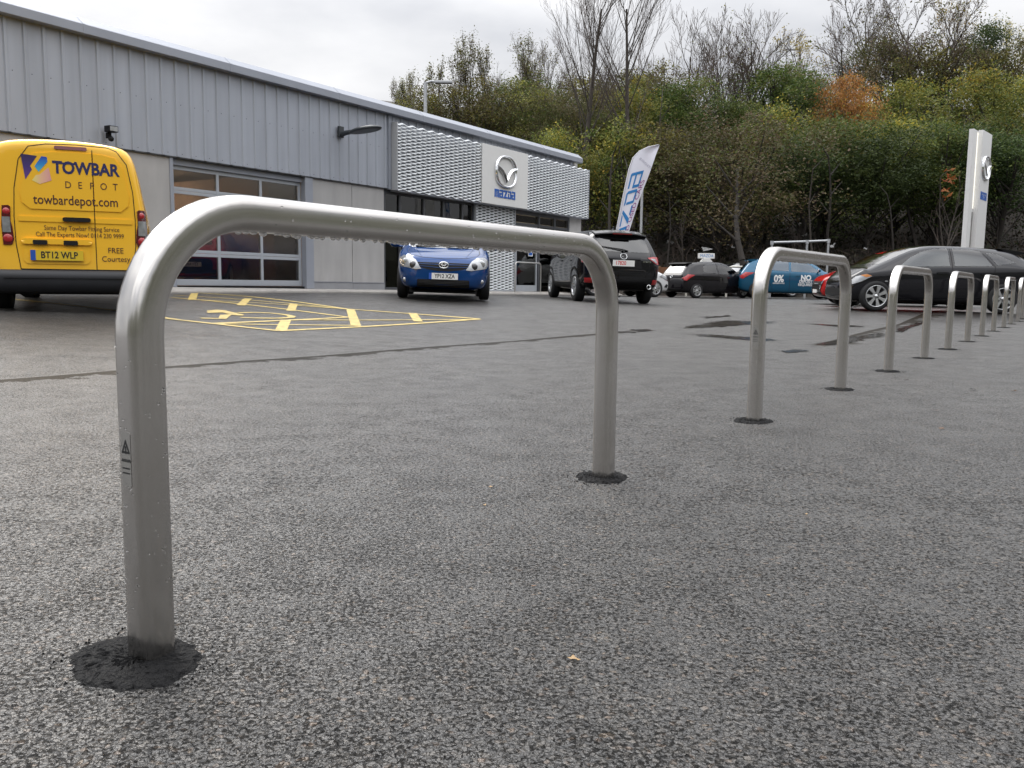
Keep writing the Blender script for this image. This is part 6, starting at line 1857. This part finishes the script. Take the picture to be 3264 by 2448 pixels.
arch_bare('poplar', 3, 16, 5.2, levels=3, nbr=[24, 11, 5], ang=[38, 30, 30], ratio=[.50, .42, .45], r0=.17, up=.5, start=.30, wob=.035, min_r=.007, rf=.22)
arch_bare('poplar2', 8, 16, 5.6, levels=3, nbr=[22, 11, 5], ang=[42, 32, 30], ratio=[.52, .44, .45], r0=.18, up=.45, start=.32, wob=.04, min_r=.007, rf=.24)
arch_bare('bare_round', 12, 9, 6.5, levels=3, nbr=[9, 8, 6], ang=[40, 38, 36], ratio=[.62, .55, .5], r0=.13, up=.45, start=.15, wob=.09, min_r=.013, stems=3)
arch_bare('bare_round2', 17, 9, 6.5, levels=3, nbr=[10, 8, 6], ang=[44, 40, 36], ratio=[.62, .55, .5], r0=.13, up=.4, start=.12, wob=.1, min_r=.013, stems=4, leaves=500, pal='semi')
arch_bare('semi_green', 21, 10, 4.6, levels=3, nbr=[9, 7, 5], ang=[34, 34, 36], ratio=[.5, .5, .5], r0=.13, up=.5, start=.3, wob=.09, min_r=.012, stems=2, leaves=3600, pal='semi')
arch_bare('semi_dark', 24, 10, 6.4, levels=3, nbr=[10, 8, 6], ang=[38, 36, 36], ratio=[.6, .52, .5], r0=.14, up=.5, start=.15, wob=.08, min_r=.014, stems=4, leaves=2600, pal='semi')
arch_bare('sparse_yellow', 27, 8, 5, levels=3, nbr=[9, 7, 4], ang=[42, 40, 38], ratio=[.55, .5, .5], r0=.09, up=.35, start=.25, wob=.1, min_r=.01, leaves=1100, pal='yellow')
arch_bare('sapling', 31, 4, 1.5, levels=2, nbr=[9, 4], ang=[38, 36], ratio=[.45, .5], r0=.035, up=.45, start=.3, wob=.05, min_r=.007)
arch_bare('thicket', 37, 6, 5.5, levels=3, nbr=[9, 8, 5], ang=[44, 44, 40], ratio=[.6, .55, .5], r0=.07, up=.3, start=.1, wob=.14, min_r=.011, stems=5, leaves=2600, pal='brown')
arch_leafy('green', 41, 8, 7, 11000, 'green', blob=190)
arch_leafy('green_b', 42, 8, 7, 11000, 'green', blob=170)
arch_leafy('green_yellow', 43, 8, 7, 11000, 'green_yellow', blob=180)
arch_leafy('olive', 44, 8, 7, 9000, 'olive', blob=170)
arch_leafy('orange', 45, 7, 6.4, 9000, 'orange', blob=150)
arch_leafy('brown', 46, 8, 8.5, 11000, 'brown', blob=210, size=.17)
arch_leafy('dark', 47, 8, 6, 10000, 'dark', blob=170)
arch_leafy('yellow_green', 48, 7, 5, 4200, 'green_yellow', blob=120, stems=3, size=.2)

KINDTXT = {'poplar': ('bare_tree', 'tall bare tree'), 'poplar2': ('bare_tree', 'tall bare tree'), 'bare_round': ('bare_tree', 'leafless round headed tree'), 'bare_round2': ('bare_tree', 'nearly leafless tree'),
    'semi_green': ('thin_tree', 'thin half bare tree'), 'semi_dark': ('thin_tree', 'dark half bare tree'), 'sparse_yellow': ('yellow_tree', 'slight pale yellow tree'), 'sapling': ('sapling', 'slim bare sapling'),
    'thicket': ('thicket', 'twiggy brown thicket'), 'green': ('green_tree', 'dense green tree'), 'green_b': ('green_tree', 'bushy green tree'), 'green_yellow': ('turning_tree', 'green tree turning yellow'), 'olive': ('olive_tree', 'dull olive brown tree'),
    'orange': ('orange_tree', 'bright orange autumn tree'), 'brown': ('brown_tree', 'wide brown leaved tree'), 'dark': ('dark_tree', 'dark green tree'), 'yellow_green': ('shrubby_tree', 'loose yellow green tree')}
_ti = [0]
def tree(kind, px, top, wpx, y, where, rz=None, sink=0.0, group=None, basez=None):
    a = ARCH[kind]
    p = at(px, top, y)
    bz = hz(p.x, y) - sink if basez is None else basez
    h = max(1.5, p.z - bz); w = wpx * y / SRC_F
    nm, tx = KINDTXT[kind]
    _ti[0] += 1
    r = empty(nm, (p.x, y, bz), rz if rz is not None else (_ti[0] * 2.399) % 6.283)
    r.scale = (w / a['w'], w / a['w'], h / a['h'])
    tag(r, tx + ' ' + where, 'tree', group)
    link('trunk', a['trunk'], r)
    if a['branches']: link('branches', a['branches'], r)
    if a['crown']: link('crown', a['crown'], r)
    return r
T = tree
# skyline
T('poplar', 1866, -210, 330, 50, 'rising above the showroom canopy, left of the pair'); T('poplar2', 2035, -230, 320, 49, 'rising above the feather flag, right of the pair')
T('semi_green', 1330, 225, 150, 63, 'low on the skyline just right of the wall lamp'); T('semi_green', 1262, 262, 110, 66, 'lowest on the skyline at the left end of the wood'); T('semi_green', 1440, 128, 170, 58, 'behind the roof mounted lamp column'); T('semi_green', 1530, 108, 170, 60, 'right of the roof lamp column, its top split in two')
T('semi_green', 1640, 122, 190, 59, 'on the skyline left of the tall bare pair'); T('semi_dark', 1740, 118, 180, 62, 'on the skyline touching the left tall bare tree'); T('bare_round', 1590, 190, 150, 70, 'between the thin trees on the left skyline')
T('bare_round2', 1930, 200, 260, 66, 'low between the two tall bare trees'); T('bare_round', 2110, 170, 200, 64, 'right behind the second tall bare tree')
T('bare_round', 2240, 45, 300, 62, 'on the skyline in the middle, left of two'); T('bare_round2', 2375, 15, 320, 63, 'on the skyline in the middle, right of two')
T('sparse_yellow', 2590, 92, 200, 76, 'alone against the sky beside the far lamp post'); T('bare_round', 2745, -25, 230, 73, 'on the right skyline beside the pale yellow tree'); T('semi_dark', 2910, -40, 380, 70, 'spreading widest on the right skyline')
T('sparse_yellow', 3075, -5, 170, 75, 'on the right skyline between two dark crowns'); T('dark', 3150, 72, 210, 73, 'pointed on the right skyline'); T('sparse_yellow', 3245, 45, 150, 78, 'cut by the right edge of the picture')
T('semi_green', 2660, 200, 160, 74, 'behind the orange tree'); T('semi_dark', 2520, 190, 160, 72, 'beside the far lamp post')
# upper slope
T('green', 2470, 205, 380, 61, 'on the slope below the far lamp post'); T('green_b', 2330, 320, 280, 55, 'on the slope left of the orange tree'); T('orange', 2708, 250, 235, 57, 'in the middle of the slope'); T('olive', 2590, 235, 240, 68, 'above and left of the orange tree')
T('green_yellow', 2905, 262, 300, 58, 'right of the orange tree'); T('green_yellow', 3130, 238, 360, 54, 'on the slope above the pylon sign'); T('green_yellow', 3262, 250, 260, 57, 'at the right edge above the pylon sign'); T('brown', 2830, 110, 300, 69, 'below the bare trees on the right skyline'); T('olive', 3010, 140, 320, 68, 'below the skyline above the pylon sign')
T('olive', 3180, 130, 280, 66, 'below the pointed dark tree'); T('olive', 1560, 300, 280, 55, 'just above the canopy roof, second from its left'); T('olive', 1700, 262, 280, 54, 'above the showroom sign'); T('brown', 1800, 300, 260, 52, 'above the right end of the roof'); T('olive', 1955, 225, 340, 58, 'behind the feather flag, high up')
T('olive', 2090, 215, 330, 60, 'behind the second tall bare tree'); T('green_b', 2170, 255, 300, 56, 'on the slope left of the wide brown tree'); T('olive', 1400, 285, 260, 58, 'above the roof, leftmost of the low crowns'); T('olive', 1470, 250, 300, 56, 'low behind the roof lamp column'); T('green', 1650, 255, 300, 58, 'on the slope above the mesh canopy'); T('olive', 1860, 265, 300, 56, 'round the foot of the left tall bare tree')
T('green_yellow', 2030, 300, 320, 53, 'round the foot of the right tall bare tree'); T('green_yellow', 2030, 250, 200, 57, 'between thickets behind the flag')
# front of the wood
T('yellow_green', 1985, 370, 250, 44.5, 'left of the feather flag'); T('yellow_green', 1885, 470, 190, 44, 'beside the canopy end'); T('olive', 2115, 390, 330, 45, 'right behind the feather flag'); T('brown', 2335, 365, 560, 44, 'standing over the small black hatchback', sink=.3)
T('thicket', 2230, 420, 360, 45.5, 'behind the black four by four'); T('green_yellow', 2470, 345, 300, 49, 'right above the wide brown tree'); T('green', 2655, 378, 380, 47, 'over the turquoise hatchback'); T('green_yellow', 2860, 392, 380, 48, 'left of the pylon sign'); T('green_b', 3010, 400, 360, 46, 'just behind the pylon sign'); T('dark', 3200, 420, 380, 46, 'right of the pylon sign')
T('dark', 2780, 430, 340, 44.5, 'over the tall pipe frame'); T('green_b', 3120, 380, 300, 50, 'above the pylon sign top'); T('dark', 2560, 470, 300, 45, 'between the brown tree and the pipe frame'); T('green_yellow', 1760, 420, 280, 46, 'right above the canopy mesh')
T('sapling', 2185, 640, 130, 41, 'with a forked head beside the orange board'); T('sapling', 2538, 690, 70, 41.2, 'behind the tall pipe frame, left post')
rs = T('sapling', 3030, 545, 170, 41, 'with a few red leaves left of the pylon sign')
rng = np.random.default_rng(5)
C = np.stack([rng.normal(0, .10, 26), rng.normal(0, .10, 26), rng.uniform(2.9, 4.1, 26)], 1)
link('crown', leaves_mesh('crown', C, .20, PAL['redleaf'], rng), rs)
# bare stems under the crowns: individual trunks seen in the dark
rnd = random.Random(77)
STEMS = []
for k in range(6):
    rng = np.random.default_rng(100 + k); r = .055 + .02 * (k % 3)
    segs = []; p = Vector((0, 0, -.3)); d = Vector((rng.normal(0, .08), rng.normal(0, .08), 1))
    for i in range(7):
        d = (d + Vector(rng.normal(0, .06, 3))).normalized(); q = p + d * .75
        segs.append((tuple(p), tuple(q), r * (1 - i * .1), r * (.9 - i * .1)))
        if i > 2:
            a = rng.uniform(0, 6.28); e = q + Vector((math.cos(a) * .5, math.sin(a) * .5, .55)); segs.append((tuple(q), tuple(e), r * .35, r * .12))
        p = q
    STEMS.append(tubes_mesh('tree_stem', segs, BARKD if k % 3 else BARK, 6))
for k in range(24):
    px = rnd.uniform(1900, 3290); y = rnd.uniform(40.3, 47)
    p = at(px, 880, y)
    o = link('tree_stem', STEMS[k % 6], None, (p.x, y, hz(p.x, y)), (0, 0, rnd.uniform(0, 6.28)))
    s = rnd.uniform(.7, 1.25); o.scale = (s, s, s * rnd.uniform(.8, 1.2))
    tag(o, 'slender bare stem standing in the dark under the wood', 'tree', 'bare stems under the wood')
# leaning trunk before the white patrol car
segs = []; p = at(2382, 915, 37.6); pts = [at(2384, 918, 37.6), at(2366, 830, 37.7), at(2352, 770, 38.0), at(2346, 700, 38.6), at(2352, 620, 39.5), at(2350, 540, 40.5)]
o0 = pts[0].copy()
for i in range(len(pts) - 1): segs.append((tuple(pts[i] - o0), tuple(pts[i + 1] - o0), .17 - .022 * i, .148 - .022 * i))
for (i, dx, dz) in ((3, -1.3, 1.5), (3, 1.1, 1.7), (4, -1.0, 1.6), (4, 1.4, 1.3), (2, -1.2, 1.1)):
    a = pts[i] - o0; b = a + Vector((dx, .4, dz)); segs.append((tuple(a), tuple(b), .06, .02))
tk = empty('leaning_tree', o0); tag(tk, 'dark leaning tree trunk between the small black hatchback and the turquoise one', 'tree')
link('trunk', tubes_mesh('trunk', segs, BARKD, 8), tk)
rng = np.random.default_rng(9)
cs_ = np.array([tuple(s[1]) for s in segs[2:]]); idx = rng.integers(0, len(cs_), 1500)
link('crown', leaves_mesh('crown', cs_[idx] + rng.normal(0, .55, (1500, 3)), .16, PAL['brown'], rng, rng.uniform(0, 1, len(cs_))[idx]), tk)

# undergrowth: brambles and dead leaves that nobody could count
rng = np.random.default_rng(6)
n = 34000
X = rng.uniform(-14, 34, n); Y = 39.2 + (rng.uniform(0, 1, n) ** 1.4) * 22
Zb = np.array([hz(x, y) for x, y in zip(X, Y)])
hh = rng.uniform(0, 1, n) ** 2 * (1.1 + .7 * np.sin(X * 1.1) * np.sin(Y * .9))
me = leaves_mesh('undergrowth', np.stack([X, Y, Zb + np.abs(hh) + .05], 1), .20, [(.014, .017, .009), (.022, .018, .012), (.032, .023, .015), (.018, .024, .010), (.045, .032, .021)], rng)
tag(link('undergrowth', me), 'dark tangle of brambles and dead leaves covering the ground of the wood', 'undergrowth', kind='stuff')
segs = []
for k in range(1500):
    i = rng.integers(0, n); p = Vector((X[i], Y[i], Zb[i])); d = Vector((rng.normal(0, .5), rng.normal(0, .5), 1)).normalized()
    L_ = rng.uniform(.4, 1.5); q = p + d * L_; e = q + (d + Vector(rng.normal(0, .7, 3))) * L_ * .5
    segs += [(tuple(p), tuple(q), .012, .009), (tuple(q), tuple(e), .009, .004)]
tag(link('dead_stalks', tubes_mesh('dead_stalks', segs, TWIG, 3)), 'thin dead stalks and bramble canes among the undergrowth', 'stalks', kind='stuff')
# pale litter caught in the undergrowth
LIT = mat('pale_litter', (.42, .42, .42), rough=.6)
for k, (px, py, y, s) in enumerate(((2250, 795, 42, .35), (2330, 785, 43, .28), (2135, 773, 43, .25), (2220, 800, 42.5, .2), (2565, 752, 44, .2), (2655, 784, 42.5, .18), (2760, 795, 42, .12), (2388, 803, 42, .2))):
    p = at(px, py, y); z = max(p.z, hz(p.x, y) + .06)
    rnd = random.Random(k); nn = 9
    vs = [(0, 0, .05)] + [(s * math.cos(2 * math.pi * i / nn) * rnd.uniform(.5, 1.1), s * .8 * math.sin(2 * math.pi * i / nn) * rnd.uniform(.5, 1.1), rnd.uniform(-.05, .12)) for i in range(nn)]
    o = MB().add(vs, [(0, 1 + i, 1 + (i + 1) % nn) for i in range(nn)]).build('litter_sheet', LIT, None, (p.x, y, z), (.4, 0, k))
    tag(o, 'crumpled pale plastic scrap caught in the dark undergrowth', 'litter', 'pale scraps in the undergrowth')

# ------------------------------------------------------------------ things along the far edge of the yard
GALV = mat('galvanised_steel', (.42, .43, .44), rough=.5, metal=.5, noise=.1)
PALEPIPE = mat('pale_painted_pipe', (.55, .53, .47), rough=.5, noise=.08)
WOODP = mat('weathered_wood', (.20, .13, .07), rough=.85, noise=.25, nscale=5)
# pipe frame
pa, pb_, pc = at(2461, 773, 34.5), at(2573, 770, 34.5), at(2641, 767, 34.5)
pf = empty('pipe_frame', (pa.x, 34.5, .2)); tag(pf, 'tall grey pipe frame behind the turquoise hatchback', 'pipe frame')
g0 = Vector((pa.x, 34.5, .2))
for q in (pa, pb_, pc):
    mb = MB(); mb.tube([Vector((q.x - g0.x, 0, 0)), Vector((q.x - g0.x, 0, q.z - g0.z))], .045, 8); mb.build('post', GALV, pf)
mb = MB(); mb.tube([pa - g0, pb_ - g0], .045, 8); mb.tube([pb_ - g0, pc - g0], .045, 8); mb.build('top_pipe', GALV, pf)
for q in (pa, pb_, pc):
    mb = MB(); mb.tube([q - g0 + Vector((0, 0, -.09)), q - g0 + Vector((0, 0, .06))], .07, 8); mb.build('clamp', GALV, pf)
# pale pipe barriers
for (x0, x1, yt, yy, lab) in ((2142, 2190, 845, 35.5, 'pale tube barrier behind the tail of the small black hatchback'), (2318, 2450, 850, 36.2, 'pale tube barrier left of the leaning trunk'), (2705, 2835, 848, 30, 'pale tube barrier above the bonnet of the black hatchback')):
    a, b = at(x0, yt, yy), at(x1, yt, yy); zg = gz(a.x, yy)
    o = empty('tube_barrier', (a.x, yy, zg)); tag(o, lab, 'barrier', 'pale tube barriers at the yard edge')
    w, h_ = b.x - a.x, a.z - zg; r = .22
    pts = [(0, 0, 0), (0, 0, h_ - r)] + [(r - r * math.cos(R(k)), 0, h_ - r + r * math.sin(R(k))) for k in (30, 60, 90)] + [(w - r + r * math.sin(R(k)), 0, h_ - r + r * math.cos(R(k))) for k in (0, 30, 60, 90)] + [(w, 0, 0)]
    mb = MB(); mb.tube(pts, .042, 8); mb.build('rail', PALEPIPE, o)
# wooden posts and rails at the foot of the wood
for k, px in enumerate((2207,)):
    p = at(px, 880, 38.3); zg = .12
    mb = MB(); mb.box((-.06, -.06, 0), (.06, .06, 1.3), 0, .01)
    o = mb.build('fence_post', WOODP, None, (p.x, 38.3, zg), (0, 0, k * .3)); tag(o, 'short square wooden post at the foot of the wood beside the rust brown board', 'post')
p = at(2123, 845, 38.6)
bd = empty('board_panel', (p.x - .0, 38.6, .15)); tag(bd, 'rust brown board panel at the foot of the wood beside the white car', 'board')
for k in range(4):
    mb = MB(); mb.box((-.33, -.02, .25 + k * .27), (.33, .02, .25 + k * .27 + .255), 0, .004); mb.build('board', mat('rusty_board', (.17, .075, .035), rough=.85, noise=.25, nscale=3), bd)
for x in (-.28, .28):
    mb = MB(); mb.box((x - .04, .021, 0), (x + .04, .09, 1.36)); mb.build('batten', WOODP, bd)
p = at(2047, 600, 37.5)
sp_ = empty('sign_pole', (p.x, 37.5, .2)); tag(sp_, 'plain grey steel pole standing right of the feather flag', 'pole')
mb = MB(); mb.tube([(0, 0, 0), (0, 0, p.z - .2)], .055, 10); mb.build('shaft', GALV, sp_)
# hilltop lamp post and the lamp column behind the roof
def lamp_post(px, top, y, base_z, label, arm, r):
    p = at(px, top, y)
    o = empty('street_lamp', (p.x, y, base_z)); tag(o, label, 'street lamp')
    h_ = p.z - base_z
    mb = MB(); mb.tube([(0, 0, 0), (0, 0, h_)], [r, r * .7], 8); mb.build('column', GALV, o)
    mb = MB(); mb.tube([(0, 0, h_ - .05), (arm * .5, 0, h_ + .05), (arm, 0, h_ + .02)], r * .5, 6); mb.build('arm', GALV, o)
    mb = MB(); mb.box((arm - .1, -.16, h_ - .05), (arm + .75, .16, h_ + .07), 0, .03); mb.build('lantern', GALV, o)
p = at(1356, 262, 43)
lamp_post(1356, 262, 43, .4, 'grey lamp column with a short arm rising behind the showroom roof', .55, .12)
p = at(2508, 158, 82); lamp_post(2508, 158, 82, hz(p.x, 82), 'thin lamp post on top of the hill against the sky', .3, .1)

# pylon sign
ps0 = at(3085, 960, 29.5); ptop = at(3095, 415, 29.5)
zg = gz(ps0.x, 29.5)
py_ = empty('pylon_sign', (at(3100, 700, 29.5).x, 29.5, zg), 0)
tag(py_, 'tall white pylon sign with chrome winged emblem near the right edge', 'sign')
HP = ptop.z - zg
PY = R(49)                                                # turn of the main face
e0 = at(3104, 600, 29.5); ed = Vector((math.cos(PY), math.sin(PY), 0))
py_.location = (e0.x + ed.x * .62, e0.y + ed.y * .62, zg)
py_.rotation_euler = (0, 0, PY)
PYW = mat('pylon_white', (.74, .74, .73), rough=.35, noise=.02)
mb = MB(); mb.prism([(-.62, -.16), (.64, -.16), (.64, -.02), (-.62, -.02)], lambda x, y: (x, y, 0), lambda x, y: (x, y, HP)); me = mb.mesh('panel', PYW); fix_normals(me); link('panel', me, py_)
mb = MB(); mb.prism([(-1.22, -.018), (.3, -.018), (.3, .12), (-1.22, .12)], lambda x, y: (x, y, 0), lambda x, y: (x, y, HP * .995)); me = mb.mesh('side_panel', PYW); fix_normals(me); link('side_panel', me, py_)
mb = MB(); mb.box((-.74, -.026, .0), (-.63, -.019, HP * .53)); mb.build('groove', mat('pylon_grey', (.22, .21, .20), rough=.5), py_)
mb = MB(); mb.box((-.74, -.026, HP * .55), (-.63, -.019, HP * .985)); mb.build('pale_strip', mat('strip_white', (.85, .83, .76), rough=.4, emit=(1, .96, .85), estr=.5), py_)  # pale strip with slight emission in its material
pfn = lambda cx, cz: (lambda x, y, o: (cx + x, -.161 - o, cz + y))
put_emblem('emblem', pfn(.06, HP - 1.18), .98, CHROME, py_, .07)
put_wordmark('lettering', pfn(.04, HP - 2.12), .82, .26, LOGOBL, py_, .22, .01)

# feather flag
CLOTH = mat('flag_white', (.76, .76, .84), rough=.7, noise=.03, nscale=2)
FBL = mat('flag_blue', (.02, .20, .50), rough=.6); FPK = mat('flag_magenta', (.30, .03, .25), rough=.6); FGR = mat('flag_faint_grey', (.52, .52, .60), rough=.7)
FY = 26.5
pb0, pt0 = at(1962, 760, FY), at(2099, 462, FY)
fl = empty('feather_flag', (at(1937, 900, FY).x, FY, gz(at(1937, 900, FY).x, FY))); tag(fl, 'white feather flag with blue and magenta used car lettering behind the black four by four', 'flag')
o0 = Vector(fl.location)
L_ = [at(*q, FY) - o0 for q in ((1945, 860), (1967, 737), (1990, 620), (2007, 540), (2020, 503), (2040, 482), (2068, 468), (2102, 461))]
R_l = [at(*q, FY) - o0 for q in ((1985, 860), (2005, 740), (2037, 640), (2062, 575), (2075, 540), (2083, 516), (2092, 490), (2103, 462))]
vs = []; fs = []
NL = len(L_); NC = 7
def wob(u, i): return .03 * math.sin(i * 1.1) * u + .025 * math.sin(u * 5 + i * .8)
for off in (0.0, .006):
    for i, (a, b) in enumerate(zip(L_, R_l)):
        for k in range(NC):
            u = k / (NC - 1); q = a.lerp(b, u); vs.append((q.x, wob(u, i) + off, q.z))
for s in (0, 1):
    o_ = s * NL * NC
    for i in range(NL - 1):
        for k in range(NC - 1): fs.append((o_ + i * NC + k, o_ + i * NC + k + 1, o_ + (i + 1) * NC + k + 1, o_ + (i + 1) * NC + k))
me = MB().add(vs, fs, 0, True).mesh('cloth', CLOTH); link('cloth', me, fl)
bvh = BVHTree.FromPolygons([Vector(v) for v in vs], fs)
def onflag(x, z):
    r = bvh.ray_cast(Vector((x, -3, z)), Vector((0, 1, 0)))
    y = r[0].y if r[0] is not None else bvh.find_nearest(Vector((x, 0, z)))[0].y
    return (x, y - .009, z)
mb = MB(); mb.tube([Vector((-.03, .01, 0))] + [q + Vector((-.02, .01, 0)) for q in L_], [.03, .028, .026, .022, .018, .016, .014, .012, .01], 8); mb.build('pole', mat('flag_pole', (.62, .62, .66), rough=.5), fl)
mb = MB(); mb.box((-.35, -.35, -.01), (.35, .35, .03), 0, .01); mb.build('base_plate', DARKPL, fl)
# lettering runs up the flag: along = unit vector up the mast, across = to the right
al = Vector((at(2062, 560, FY).x - at(2001, 740, FY).x, 0, at(2062, 560, FY).z - at(2001, 740, FY).z)).normalized(); ac = Vector((al.z, 0, -al.x))
def flagtext(name, fn_poly, start_px, m_):
    pass
PXL = [(860, 1945), (737, 1967), (620, 1990), (540, 2007), (503, 2020), (482, 2040), (468, 2068), (461, 2102)]
PXR = [(860, 1985), (740, 2005), (640, 2037), (575, 2062), (540, 2075), (516, 2083), (490, 2092), (462, 2103)]
def edge(tab, y): return interp(sorted(tab), y)
def onmast(py_px, u):
    a, b = edge(PXL, py_px), edge(PXR, py_px)
    q = at(a + (b - a) * u, py_px, FY) - o0
    return onflag(q.x, q.z)
P_, W_ = wordmark(.14)
bm = bmesh.new()
for poly in P_:
    bm.faces.new([bm.verts.new((x, y, 0)) for x, y in poly])
for k in range(1, 46): bmesh.ops.bisect_plane(bm, geom=bm.verts[:] + bm.edges[:] + bm.faces[:], plane_co=(k * .1, 0, 0), plane_no=(1, 0, 0))
for k in range(1, 7): bmesh.ops.bisect_plane(bm, geom=bm.verts[:] + bm.edges[:] + bm.faces[:], plane_co=(0, k / 7, 0), plane_no=(0, 1, 0))
bm.verts.index_update()
mb = MB(); mb.add([onmast(548 + (W_ - v.co.x) * 66 + (v.co.y - .5) * 10, .68 - .56 * v.co.y) for v in bm.verts], [[v.index for v in f.verts] for f in bm.faces])
bm.free(); mb.build('lettering', FBL, fl)
tv, tf = text_mesh('APPROVED USED CARS', 1.0, 0.0, .2, 1.0, 'LEFT')
tw_ = max(v.x for v in tv)
MB().add([onmast(573 + (tw_ - v.x) / tw_ * 275 + v.y * 8, .80 - .30 * v.y) for v in tv], tf).build('lettering', FPK, fl)
tv, tf = text_mesh('zoom', 1.0, 0.0, .3, 1.0, 'CENTER')
MB().add([(lambda q: onflag(q.x, q.z))(at(2056 + v.x * 17 + v.y * 4, 518 + v.x * 15 - v.y * 16, FY) - o0) for v in tv], tf).build('lettering', FGR, fl)

# unseen bank added behind and right of the viewer to darken reflections in paint and steel
rng = np.random.default_rng(15)
BP = [(-120, -22), (-80, -21), (-40, -20), (-10, -20), (14, -19), (26, -12), (32, 0), (34, 14), (37, 28), (46, 41), (70, 50), (120, 60)]
bp2 = []
for (x0, y0), (x1, y1) in zip(BP, BP[1:]):
    k_ = max(1, int(math.hypot(x1 - x0, y1 - y0) / 4))
    for j in range(k_): bp2.append((x0 + (x1 - x0) * j / k_, y0 + (y1 - y0) * j / k_))
V = []; prof2 = [(0, 0), (1, 1.6), (3.5, 4), (7, 6), (14, 8.5), (26, 11.5), (45, 15), (65, 18)]
for o_, z in prof2:
    for i, (x, y) in enumerate(bp2):
        a_, b_ = bp2[max(0, i - 2)], bp2[min(len(bp2) - 1, i + 2)]
        l_ = math.hypot(b_[0] - a_[0], b_[1] - a_[1]); ox, oy = (b_[1] - a_[1]) / l_, -(b_[0] - a_[0]) / l_
        V.append((x + ox * o_ + rng.uniform(-.6, .6) * (o_ > 0), y + oy * o_, z * (1 + .18 * math.sin(i * .7) * (z > 1)) + rng.uniform(-.9, .9) * (z > 1) - .1))
nx2 = len(bp2)
me = bpy.data.meshes.new('unseen_bank'); me.from_pydata(V, [], [(j * nx2 + i, (j + 1) * nx2 + i, (j + 1) * nx2 + i + 1, j * nx2 + i + 1) for j in range(len(prof2) - 1) for i in range(nx2 - 1)])
me.materials.append(mat('bank_green', (.04, .042, .025), rough=.95, noise=.5, nscale=.6))
tag(link('unseen_bank', me), kind='structure')
